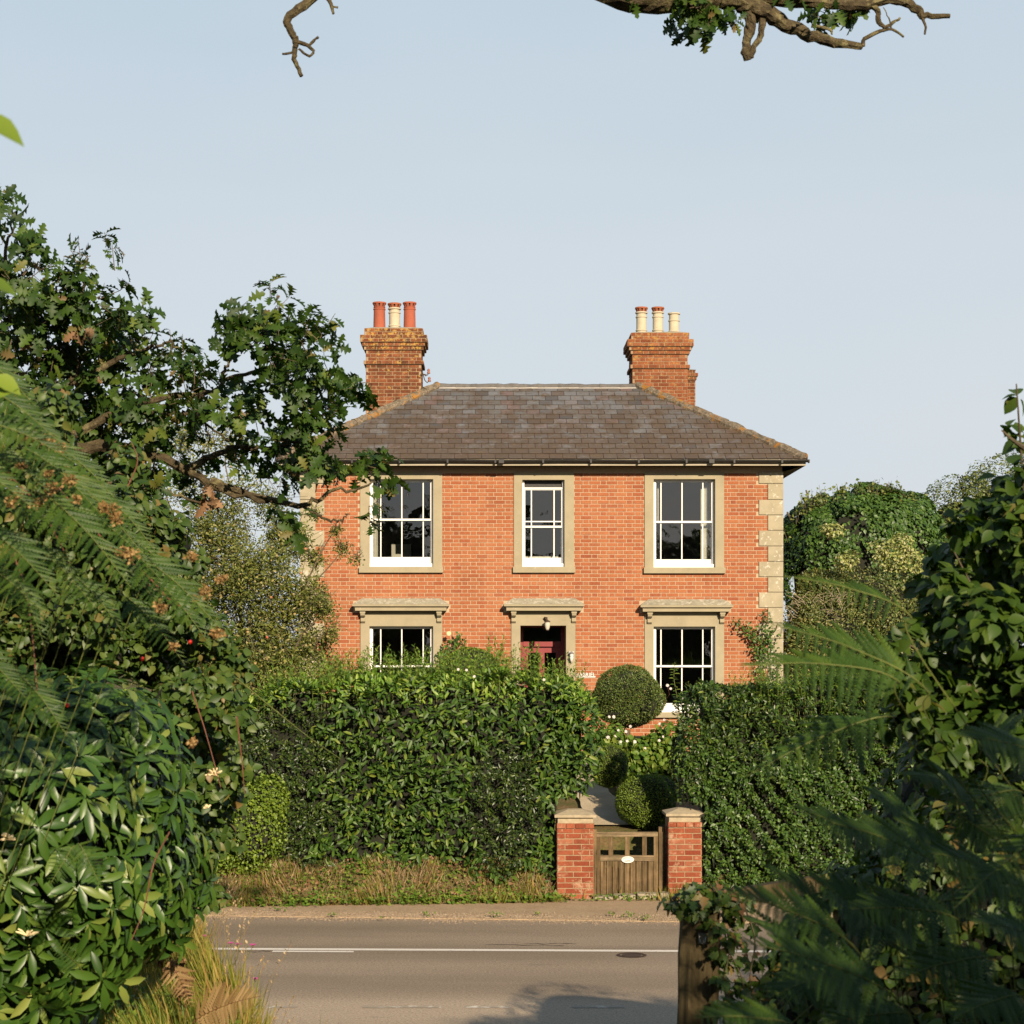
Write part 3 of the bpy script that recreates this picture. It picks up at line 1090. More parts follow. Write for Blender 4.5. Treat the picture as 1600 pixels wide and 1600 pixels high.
def brick_piece(mb, org, ud, nd, ua, ub, za, zb, proud=0.007, deep=0.02):
    """org + ud*u, outward normal nd"""
    pr = proud + random.uniform(-0.0018, 0.0018)
    b = 0.003
    V = []
    for (u, z, k) in ((ua, za, -deep), (ub, za, -deep), (ub, zb, -deep), (ua, zb, -deep),
                      (ua, za, pr - b), (ub, za, pr - b), (ub, zb, pr - b), (ua, zb, pr - b),
                      (ua + b, za + b, pr), (ub - b, za + b, pr), (ub - b, zb - b, pr), (ua + b, zb - b, pr)):
        V.append((org[0] + ud[0] * u + nd[0] * k, org[1] + ud[1] * u + nd[1] * k, z))
    mb.add(V, [(0, 1, 5, 4), (1, 2, 6, 5), (2, 3, 7, 6), (3, 0, 4, 7), (4, 5, 9, 8), (5, 6, 10, 9), (6, 7, 11, 10), (7, 4, 8, 11), (8, 9, 10, 11)])


BRICK_ME = {}


def brick_mesh(mat):
    if mat.name not in BRICK_ME:
        b = MB()
        brick_piece(b, (0, 0), (1, 0), (0, -1), -0.1062, 0.1062, -0.0312, 0.0312)
        BRICK_ME[mat.name] = mesh_from('brick', b.V, b.F, mat)
    return BRICK_ME[mat.name]


def brick_front(parent, mat, y, bricks, n_obj, pick=None):
    """front facing bricks: whole ones that show as parts, the others joined"""
    full = [i for i, b in enumerate(bricks) if b[4] and (pick is None or pick(b))]
    random.shuffle(full)
    chosen = set(full[:n_obj])
    me = brick_mesh(mat)
    rl = root_loc(parent)
    for i in chosen:
        a, b, za, zb, _ = bricks[i]
        o = link('brick', me, parent, loc=Vector(((a + b) / 2, y + random.uniform(-0.0018, 0.0018), (za + zb) / 2)) - rl)
    mb = MB()
    for i, (a, b, za, zb, _) in enumerate(bricks):
        if i not in chosen:
            brick_piece(mb, (0, y), (1, 0), (0, -1), a, b, za, zb)
    return mb


# quoins
QU = []
edges = [737, 756, 781, 805, 829, 853.5, 877.5, 901.5, 925.5, 949.5, 973.5, 997.5, 1021, 1045, 1069, 1093, 1117, 1141, 1165, 1190]
qholes = []
for i in range(len(edges) - 1):
    za, zb = HZ(edges[i + 1]), HZ(edges[i])
    long_ = (i % 2 == 0)
    wq = (37 if long_ else 23) / 80
    QU.append((X1 - wq, X1, za, zb))
    QU.append((X0, X0 + wq, za, zb))
    qholes += [(X1 - wq, X1, za, zb), (X0, X0 + wq, za, zb)]
sh = [(HX(a), HX(b), HZ(d), HZ(c)) for a, b, c, d in SURR]
hood_h = [(HX(552), HX(702), HZ(955), HZ(936)), (HX(787), HX(912), HZ(954), HZ(936)), (HX(999), HX(1142), HZ(955), HZ(937))]
bk = lay(X0, X1, ZB, ZT, qholes + sh + hood_h, 0.05)
mb = brick_front(wall, M['brick'], W, bk, 300, lambda b: HX(692) < b[0] and b[2] > HZ(1000))
for (org, nd, xs_) in (((X0, 0), (-1, 0), None), ((X1, 0), (1, 0), None)):
    for (a, b, za, zb, _) in lay(W + 0.2, YB + 0.2, ZB, ZT, [], 0.02):
        brick_piece(mb, org, (0, 1), nd, a, b, za, zb)
mb.build('brickwork', M['brick'], wall, kind='stuff')
for (xa, xb, za, zb) in QU:
    g_ = 0.004
    q = MB()
    sx0 = xa - (0.02 if xa == X0 else 0) + g_
    sx1 = xb + (0.02 if xb == X1 else 0) - g_
    q.bbox(sx0, sx1, W - 0.028, W + 0.3, za + g_, zb - g_, 0.008)
    q.build('quoin', M['quoin'], house)

# window and door surrounds -------------------------------------------
YS = W - 0.03


def surround(s, o, sill=True, deep=0.16):
    a, b, c, d = HX(s[0]), HX(s[1]), HZ(s[3]), HZ(s[2])
    e, f, g0, h = HX(o[0]), HX(o[1]), HZ(o[3]), HZ(o[2])
    mb = MB()
    mb.box(a, e, YS, W + deep, g0 if sill else c, d)
    mb.box(f, b, YS, W + deep, g0 if sill else c, d)
    mb.box(e, f, YS, W + deep, h, d)
    mb.build('window_surround' if sill else 'door_surround', M['stucco'], house)
    if sill:
        q = MB()
        q.box(a - 0.02, b + 0.02, YS - 0.055, W + deep, c, g0)
        q.build('sill', M['stucco'], house)


for s, o in zip(SURR, OPEN):
    surround(s, o, s[3] != 1175, 0.16 if s[3] != 1175 else 0.24)

# hoods on the ground floor with their brackets
for (a, b, top) in ((552, 702, 935), (787, 912, 935), (999, 1143, 936.5)):
    xa, xb = HX(a), HX(b)
    zt, zc, z1, zb = HZ(top), HZ(top + 9.5), HZ(top + 14), HZ(top + 19.5)
    pr = 0.27
    h = MB()
    yb = W + 0.02
    # sloped top
    i_ = 0.17
    V = [(xa, W - pr, zc), (xb, W - pr, zc), (xb, yb, zc), (xa, yb, zc), (xa + i_, W - 0.06, zt), (xb - i_, W - 0.06, zt), (xb - i_, yb, zt), (xa + i_, yb, zt)]
    h.add(V, [(0, 1, 5, 4), (1, 2, 6, 5), (4, 5, 6, 7), (3, 0, 4, 7), (0, 3, 2, 1)])
    hood = h.build('hood', M['hood'], house)
    c = MB()
    c.box(xa + 0.002, xb - 0.002, W - pr + 0.004, yb, z1 + 0.016, zc - 0.002)
    c.box(xa + 0.03, xb - 0.03, W - pr + 0.035, yb, z1, z1 + 0.014)
    c.box(xa + 0.05, xb - 0.05, W - pr + 0.06, yb, zb, z1 - 0.002)
    c.build('cornice', M['stucco'], hood)
    for bx in (HX(a + 15.5), HX(b - 15.5)):
        k = MB()
        k.box(bx - 0.052, bx + 0.052, W - 0.17, YS + 0.01, zb - 0.05, zb - 0.003)
        prof = [(0.165, -0.05), (0.155, -0.09), (0.12, -0.115), (0.075, -0.105), (0.06, -0.13), (0.085, -0.17), (0.09, -0.205), (0.05, -0.235), (0.03, -0.23)]
        V, Fs = [], []
        for (p, z) in prof:
            for sx in (-0.042, 0.042):
                V += [(bx + sx, W - p, zb + z)]
        m = len(prof)
        for i in range(m - 1):
            Fs.append((2 * i, 2 * i + 1, 2 * i + 3, 2 * i + 2))
        b0 = len(V)
        for (p, z) in prof:
            for sx in (-0.042, 0.042):
                V += [(bx + sx, YS + 0.01, zb + z)]
        for i in range(m - 1):
            for s_ in (0, 1):
                Fs.append((2 * i + s_, 2 * i + 2 + s_, b0 + 2 * i + 2 + s_, b0 + 2 * i + s_))
        Fs.append((2 * m - 2, 2 * m - 1, b0 + 2 * m - 1, b0 + 2 * m - 2))
        k.add(V, Fs)
        k.build('bracket', M['stucco'], hood)


# sash windows ---------------------------------------------------------
def sash_window(o, bars, meet, rail_top, top_extra=0, blind=False, lower_bars=True):
    """o opening px; bars px of the glazing bars; meet py of the meeting rail"""
    e, f, g0, h = HX(o[0]), HX(o[1]), HZ(o[3]), HZ(o[2])
    yf = W + 0.085
    root = MB()
    fw = 0.042
    zt = h - top_extra
    # box frame
    root.box(e, e + fw, yf, yf + 0.09, g0, h)
    root.box(f - fw, f, yf, yf + 0.09, g0, h)
    root.box(e + fw, f - fw, yf, yf + 0.09, zt - 0.028, zt)
    win = root.build('window', M['white'], house)
    if top_extra:
        q = MB()
        q.box(e + fw, f - fw, yf + 0.05, yf + 0.08, zt + 0.002, h)
        q.build('blind_box', M['black'], win)
    e2, f2 = e + fw, f - fw
    zm = HZ(meet)
    zr = HZ(rail_top)
    up, lo = MB(), MB()
    yu, yl = yf + 0.02, yf + 0.05
    sw = 0.018
    up.box(e2, f2, yu, yu + 0.035, zm - 0.019, zm + 0.019)
    up.box(e2, f2, yu, yu + 0.035, zt - 0.05, zt - 0.03)
    up.box(e2, e2 + sw, yu, yu + 0.035, zm + 0.022, zt - 0.05)
    up.box(f2 - sw, f2, yu, yu + 0.035, zm + 0.022, zt - 0.05)
    lo.box(e2, f2, yl, yl + 0.035, g0 + 0.075, zr)
    lo.box(e2, e2 + sw, yl, yl + 0.035, zr, zm - 0.022)
    lo.box(f2 - sw, f2, yl, yl + 0.035, zr, zm - 0.022)
    for b in bars:
        x = HX(b)
        up.box(x - 0.011, x + 0.011, yu + 0.004, yu + 0.03, zm + 0.022, zt - 0.05)
        lo.box(x - 0.011, x + 0.011, yl + 0.004, yl + 0.03, zr, zm - 0.022)
    if blind:
        up.box(e2 + sw, f2 - sw, yu + 0.006, yu + 0.028, zm + 0.09, zm + 0.112)
    up.build('sash', M['white'], win)
    lo.build('sash', M['white'], win)
    cill = MB()
    cill.box(e, f, yf - 0.05, yf - 0.001, g0 + 0.001, g0 + 0.07)
    cill.box(e + fw, f - fw, yf, yf + 0.045, g0 + 0.001, g0 + 0.074)
    cill.build('sill', M['white'], win)
    xs = [e2 + sw] + [HX(b) for b in bars] + [f2 - sw]
    for a, b in zip(xs[:-1], xs[1:]):
        for (za, zb, yy) in ((zr, zm - 0.022, yl + 0.018), (zm + 0.022, zt - 0.05, yu + 0.018)):
            p = MB()
            # each old pane sits at a slightly different angle
            t1, t2 = random.uniform(-0.003, 0.003), random.uniform(-0.003, 0.003)
            p.add([(a, yy - t1, za), (b, yy + t1, za), (b, yy + t1 + t2, zb), (a, yy - t1 + t2, zb)], [(0, 1, 2, 3)])
            p.build('pane', M['glass'], win)
    return win


def curtain(win, xa, xb, za, zb, y):
    c = MB()
    n = 22
    V, Fs = [], []
    for i in range(n + 1):
        x = xa + (xb - xa) * i / n
        yy = y + 0.03 * math.sin(i * 1.9) + 0.012 * math.sin(i * 4.1)
        V += [(x, yy, za), (x + 0.01 * math.sin(i), yy, zb)]
    for i in range(n):
        Fs.append((2 * i, 2 * i + 2, 2 * i + 3, 2 * i + 1))
    c.add(V, Fs)
    c.build('curtain', M['curtain'], win, smooth=True)


w1 = sash_window(OPEN[0], [594.5, 627.5, 661], 811.5, 870)
w2 = sash_window(OPEN[1], [830.5, 866], 822.5, 871, 0.14, True)
w3 = sash_window(OPEN[2], [1033.4, 1066.4, 1099], 815, 873.6)
w4 = sash_window(OPEN[3], [594.5, 627.5, 661], 1041, 1097)
w5 = sash_window(OPEN[5], [1033.4, 1066.4, 1099], 1041, 1099)
curtain(w3, HX(1098), HX(1118), HZ(884), HZ(750), W + 0.34)
curtain(w3, HX(1020), HX(1032), HZ(812), HZ(750), W + 0.34)
curtain(w1, HX(577), HX(591), HZ(884), HZ(750), W + 0.34)
curtain(w2, HX(818), HX(880), HZ(884), HZ(868), W + 0.30)

# red front door in its porch recess ------------------------------------
e, f, g0, h = HX(813), HX(884.4), HZ(1168), HZ(977.5)
yd = W + 0.72
mb = MB()
mb.box(e - 0.06, f + 0.06, W - 0.30, yd + 0.1, g0 - 0.3, g0 + 0.02)
mb.build('porch_step', M['stone'], house)
mb = MB()
zt = HZ(1002)
mb.box(e, e + 0.07, yd, yd + 0.09, g0 + 0.02, h)
mb.box(f - 0.07, f, yd, yd + 0.09, g0 + 0.02, h)
mb.box(e + 0.07, f - 0.07, yd - 0.02, yd + 0.09, zt - 0.10, zt)
mb.box(e + 0.07, f - 0.07, yd, yd + 0.09, h - 0.03, h)
dr = mb.build('door', M['red'], house, label='dark red front door with glazed upper panels')
p = MB()
p.add([(e + 0.07, yd + 0.05, zt), (f - 0.07, yd + 0.05, zt), (f - 0.07, yd + 0.05, h - 0.03), (e + 0.07, yd + 0.05, h - 0.03)], [(0, 1, 2, 3)])
p.build('pane', M['glass'], dr)
mb = MB()
zd = zt - 0.102
y2 = yd + 0.045
mid = (e + f) / 2
mb.box(e + 0.07, e + 0.17, y2, y2 + 0.05, g0 + 0.03, zd)
mb.box(f - 0.17, f - 0.07, y2, y2 + 0.05, g0 + 0.03, zd)
mb.box(mid - 0.05, mid + 0.05, y2, y2 + 0.05, g0 + 0.03, zd)
for (za, zb) in ((zd - 0.12, zd), (g0 + 0.9, g0 + 1.05), (g0 + 0.03, g0 + 0.25)):
    mb.box(e + 0.17, mid - 0.05, y2, y2 + 0.05, za, zb)
    mb.box(mid + 0.05, f - 0.17, y2, y2 + 0.05, za, zb)
mb.box(e + 0.17, mid - 0.05, y2 + 0.02, y2 + 0.04, g0 + 0.25, g0 + 0.9)
mb.box(mid + 0.05, f - 0.17, y2 + 0.02, y2 + 0.04, g0 + 0.25, g0 + 0.9)
mb.build('door_leaf', M['red'], dr)
for (a, b) in ((e + 0.17, mid - 0.05), (mid + 0.05, f - 0.17)):
    p = MB()
    p.add([(a, y2 + 0.025, g0 + 1.05), (b, y2 + 0.025, g0 + 1.05), (b, y2 + 0.025, zd - 0.12), (a, y2 + 0.025, zd - 0.12)], [(0, 1, 2, 3)])
    p.build('pane', M['glass'], dr)
# porch side reveals
mb = MB()
mb.box(e - 0.05, e - 0.002, W + 0.241, yd + 0.1, g0, h)
mb.box(f + 0.002, f + 0.05, W + 0.241, yd + 0.1, g0, h)
mb.box(e - 0.04, f + 0.04, W + 0.241, yd + 0.1, h + 0.001, h + 0.05)
mb.build('reveal', M['stucco'], house)

# lanterns and house name -------------------------------------------------
bx, bz = HX(852), HZ(967)
mb = MB()
mb.lathe(bx, YS - 0.012, [(0.001, bz - 0.03), (0.03, bz - 0.03), (0.03, bz + 0.03), (0.001, bz + 0.03)], 10)
mb.tube([(bx - 0.03, YS, bz), (bx - 0.02, YS - 0.08, bz + 0.03), (bx + 0.03, YS - 0.13, bz + 0.02), (bx + 0.035, YS - 0.13, bz - 0.03)], 0.010, 6)
mb.lathe(bx + 0.035, YS - 0.13, [(0.005, bz - 0.02), (0.055, bz - 0.05), (0.06, bz - 0.065), (0.001, bz - 0.066)], 12)
mb.lathe(bx + 0.035, YS - 0.13, [(0.001, bz - 0.232), (0.03, bz - 0.228), (0.03, bz - 0.215), (0.001, bz - 0.213)], 10)
lan = mb.build('lantern', M['iron'], house, label='small hanging glass porch lantern above the door')
mb = MB()
mb.lathe(bx + 0.035, YS - 0.13, [(0.045, bz - 0.067), (0.055, bz - 0.11), (0.045, bz - 0.17), (0.028, bz - 0.212)], 12)
mb.build('lamp_glass', M['furn'], lan, smooth=True)
bx, bz = HX(892.5), HZ(1020)
mb = MB()
mb.box(bx - 0.05, bx + 0.05, YS - 0.02, YS, bz - 0.06, bz + 0.03)
mb.lathe(bx, YS - 0.07, [(0.001, bz + 0.03), (0.045, bz), (0.055, bz - 0.015), (0.001, bz - 0.02)], 12)
wl = mb.build('wall_lamp', M['metal'], house, label='small grey wall lamp right of the front door')
mb = MB()
mb.lathe(bx, YS - 0.07, [(0.034, bz - 0.02), (0.038, bz - 0.10), (0.02, bz - 0.17), (0.001, bz - 0.18)], 12)
mb.build('lamp_glass', M['letter'], wl, smooth=True)


def text_mesh(txt, size, ext=0.006, shear=0):
    cu = bpy.data.curves.new('t', 'FONT')
    cu.body = txt
    cu.size = size
    cu.extrude = ext
    cu.resolution_u = 3
    cu.align_x = 'CENTER'
    cu.offset = size * 0.012
    o = bpy.data.objects.new('t', cu)
    COL.objects.link(o)
    bpy.context.view_layer.update()
    me = bpy.data.meshes.new_from_object(o.evaluated_get(bpy.context.evaluated_depsgraph_get()))
    bpy.data.objects.remove(o)
    return me


def put_text(txt, size, x, y, z, mat, parent, ext=0.006, name='lettering', rot=0.0):
    me = text_mesh(txt, size, ext)
    me.materials.clear()
    me.materials.append(mat)
    o = link(name, me, parent, loc=Vector((x, y, z)) - root_loc(parent))
    o.rotation_euler = (math.radians(90), -rot, 0)
    return o


mb = MB()
mb.box(HX(901), HX(930), W - 0.026, W - 0.014, HZ(1058.5), HZ(1057.3))
np_ = mb.build('name_plate', M['letter'], house, label='white metal lettering of the house name on the brick wall')
put_text('GABRIEL', 0.105, HX(914), W - 0.022, HZ(1057.0), M['letter'], np_)

# ------------------------------------------------------------------ roof
OV = 0.40
RX0, RX1, RY0, RY1 = X0 - OV, X1 + OV, W - OV, YB + 0.2 + OV
ZE = HZ(722) + 0.02
RUN = (RY1 - RY0) / 2
PIT = math.tan(math.radians(31.3))
ZR = ZE + RUN * PIT
RX0r, RX1r = RX0 + RUN, RX1 - RUN
YM = RY0 + RUN
mb = MB()
V = [(RX0, RY0, ZE), (RX1, RY0, ZE), (RX1, RY1, ZE), (RX0, RY1, ZE), (RX0r, YM, ZR), (RX1r, YM, ZR)]
mb.add(V, [(0, 1, 5, 4), (1, 2, 5), (2, 3, 4, 5), (3, 0, 4), (0, 3, 2, 1)])
roof = mb.build('roof', M['iron'], house)

ca, sa = math.cos(math.radians(31.3)), math.sin(math.radians(31.3))
SL = RUN / ca
ROWS = 15
EX = SL / ROWS


def slate_piece(mb, org, ud, vd, nd, ua, ub, uaa, ubb, v0, v1, lift):
    """org + ud*u + vd*v ; nd normal; trapezoid ua..ub at v0 and uaa..ubb at v1"""
    o = Vector(org)
    t = 0.007
    P = []
    l0, l1 = lift + 0.020, 0.004
    for (u, v, k) in ((ua, v0, l0), (ub, v0, l0), (ubb, v1, l1), (uaa, v1, l1)):
        P.append(o + ud * u + vd * v + nd * k)
    Q = [p - nd * t for p in P]
    mb.add(P + Q, [(0, 1, 2, 3), (4, 5, 1, 0), (5, 6, 2, 1), (7, 4, 0, 3)])


SW = 0.262
sm = MB()
slate_piece(sm, (0, 0, 0), Vector((1, 0, 0)), Vector((0, ca, sa)), Vector((0, -sa, ca)), -SW / 2 + 0.005, SW / 2 - 0.005, -SW / 2 + 0.005, SW / 2 - 0.005, 0, EX + 0.03, 0.0)
slate_me = mesh_from('slate', sm.V, sm.F, M['slate'])
rest = MB()
rl = root_loc(roof)
full = []
for r in range(ROWS):
    v0, v1 = r * EX - 0.02, (r + 1) * EX + 0.02
    yo = v0 * ca
    xa, xb = RX0 + max(yo, 0) + 0.0, RX1 - max(yo, 0)
    xta, xtb = RX0 + v1 * ca, RX1 - v1 * ca
    u = RX0 - (SW / 2 if r % 2 else 0)
    while u < RX1:
        ua, ub = u + 0.005, u + SW - 0.005
        u += SW
        if ub < xa or ua > xb:
            continue
        if ua > xta and ub < xtb:
            full.append((r, (ua + ub) / 2, v0))
        else:
            slate_piece(rest, (0, RY0, ZE), Vector((1, 0, 0)), Vector((0, ca, sa)), Vector((0, -sa, ca)),
                        max(ua, xa), min(ub, xb), min(max(ua, xta), xtb), max(min(ub, xtb), xta), v0, v1, 0.0)
random.shuffle(full)
for k, (r, uc, v0) in enumerate(full):
    p = Vector((uc, RY0, ZE)) + Vector((0, ca, sa)) * v0
    if k < 300:
        o = link('slate', slate_me, roof, loc=p - rl)
        o.rotation_euler = (random.uniform(-0.004, 0.006), random.uniform(-0.006, 0.006), random.uniform(-0.008, 0.008))
    else:
        rest.add([tuple(Vector(v) + p) for v in sm.V], sm.F)
# side and back slopes
for (org, ud, vd, nd, ln) in (((RX0, RY0, ZE), Vector((0, 1, 0)), Vector((ca, 0, sa)), Vector((-sa, 0, ca)), RY1 - RY0),
                              ((RX1, RY0, ZE), Vector((0, 1, 0)), Vector((-ca, 0, sa)), Vector((sa, 0, ca)), RY1 - RY0),
                              ((RX0, RY1, ZE), Vector((1, 0, 0)), Vector((0, -ca, sa)), Vector((0, sa, ca)), RX1 - RX0)):
    for r in range(ROWS):
        v0, v1 = r * EX - 0.02, (r + 1) * EX + 0.02
        a, b = max(v0 * ca, 0), ln - max(v0 * ca, 0)
        a2, b2 = v1 * ca, ln - v1 * ca
        u = -(SW / 2 if r % 2 else 0)
        while u < ln:
            ua, ub = max(u + 0.003, a), min(u + SW - 0.003, b)
            u += SW
            if ub - ua < 0.01:
                continue
            uaa, ubb = min(max(ua, a2), max(a2, b2)), max(min(ub, b2), min(a2, b2))
            slate_piece(rest, org, ud, vd, nd, ua, ub, uaa, ubb, v0, v1, 0.0)
rest.build('slates', M['slate'], roof, kind='stuff')


def ridge_tiles(name, A, B, n, r=0.10, lump=0.12):
    A, B = Vector(A), Vector(B)
    for i in range(n):
        p, q = A.lerp(B, i / n), A.lerp(B, (i + 1.06) / n)
        m = MB()
        pts = [p.lerp(q, t) + Vector((0, 0, random.uniform(-0.012, 0.012))) for t in (0, 0.33, 0.66, 1)]
        m.tube(pts, [r * 1.06, r, r * random.uniform(0.92, 1.05), r * 0.95], 10, lump)
        m.build(name, M['ridge'] if name == 'hip_tile' else M['lead'], roof)


up_ = 0.0
ridge_tiles('ridge_tile', (RX0r - 0.05, YM, ZR - 0.01), (RX1r + 0.05, YM, ZR - 0.01), 10, 0.075, 0.05)
ridge_tiles('hip_tile', (RX1 - 0.03, RY0 + 0.03, ZE + 0.01), (RX1r, YM, ZR), 11, 0.105, 0.10)
ridge_tiles('hip_tile', (RX0 + 0.03, RY0 + 0.03, ZE + 0.01), (RX0r, YM, ZR), 11, 0.105, 0.10)
ridge_tiles('hip_tile', (RX1 - 0.03, RY1 - 0.03, ZE + 0.01), (RX1r, YM, ZR), 9, 0.10, 0.08)
ridge_tiles('hip_tile', (RX0 + 0.03, RY1 - 0.03, ZE + 0.01), (RX0r, YM, ZR), 9, 0.10, 0.08)
mb = MB()
y_, z_ = YM - 0.09, ZR - 0.045
mb.add([(RX0r, y_ - 0.01, z_ - 0.005), (RX1r, y_ - 0.01, z_ - 0.005), (RX1r, y_ + 0.03, z_ + 0.03), (RX0r, y_ + 0.03, z_ + 0.03)], [(0, 1, 2, 3)])
mb.build('flashing', M['leadlight'], roof)

# eaves: gutter, fascia, soffit
mb = MB()
pts = []
gy, gz, gr = RY0 - 0.05, ZE - 0.045, 0.055
V, Fs = [], []
nseg = 9
for i, x in enumerate(np.linspace(RX0 - 0.04, RX1 + 0.04, 16)):
    sag = 0.004 * math.sin(i * 1.7)
    for k in range(nseg):
        a = math.pi + math.pi * k / (nseg - 1)
        V.append((x, gy + gr * math.cos(a), gz + gr * math.sin(a) * 0.95 + sag + 0.02))
for i in range(15):
    for k in range(nseg - 1):
        Fs.append((i * nseg + k, (i + 1) * nseg + k, (i + 1) * nseg + k + 1, i * nseg + k + 1))
mb.add(V, Fs)
for x in np.arange(RX0 + 0.5, RX1, 0.92):
    mb.box(x, x + 0.035, gy - gr - 0.004, RY0 + 0.01, gz - 0.045, gz + 0.024)
for x in (HX(592), HX(779), HX(1103)):
    mb.box(x, x + 0.10, gy - gr - 0.007, gy + gr, gz - 0.05, gz + 0.026)
mb.box(RX1 + 0.03, RX1 + 0.05, gy - gr, gy + gr, gz - 0.04, gz + 0.02)
mb.build('gutter', M['black'], house)
mb = MB()
mb.box(RX0 + 0.01, RX1 - 0.01, RY0 + 0.005, RY0 + 0.03, ZE - 0.13, ZE - 0.004)
mb.build('fascia', M['cream'], house)
mb = MB()
mb.box(RX0 + 0.01, RX0 + 0.03, RY0 + 0.032, RY1, ZE - 0.13, ZE - 0.004)
mb.box(RX1 - 0.03, RX1 - 0.01, RY0 + 0.032, RY1, ZE - 0.13, ZE - 0.004)
mb.add([(RX0 + 0.03, RY0 + 0.03, ZE - 0.11), (RX1 - 0.03, RY0 + 0.03, ZE - 0.11), (RX1 - 0.03, RY1, ZE - 0.11), (RX0 + 0.03, RY1, ZE - 0.11)], [(0, 3, 2, 1)])
# sloping boards under the eaves
mb.add([(RX1 - 0.05, RY0 + 0.03, ZE - 0.135), (X1 + 0.02, W - 0.03, ZT + 0.01), (X1 + 0.02, RY1 - OV, ZT + 0.01), (RX1 - 0.05, RY1 - 0.03, ZE - 0.135)], [(0, 1, 2, 3)])
mb.build('soffit', M['soffit_shade'], house)


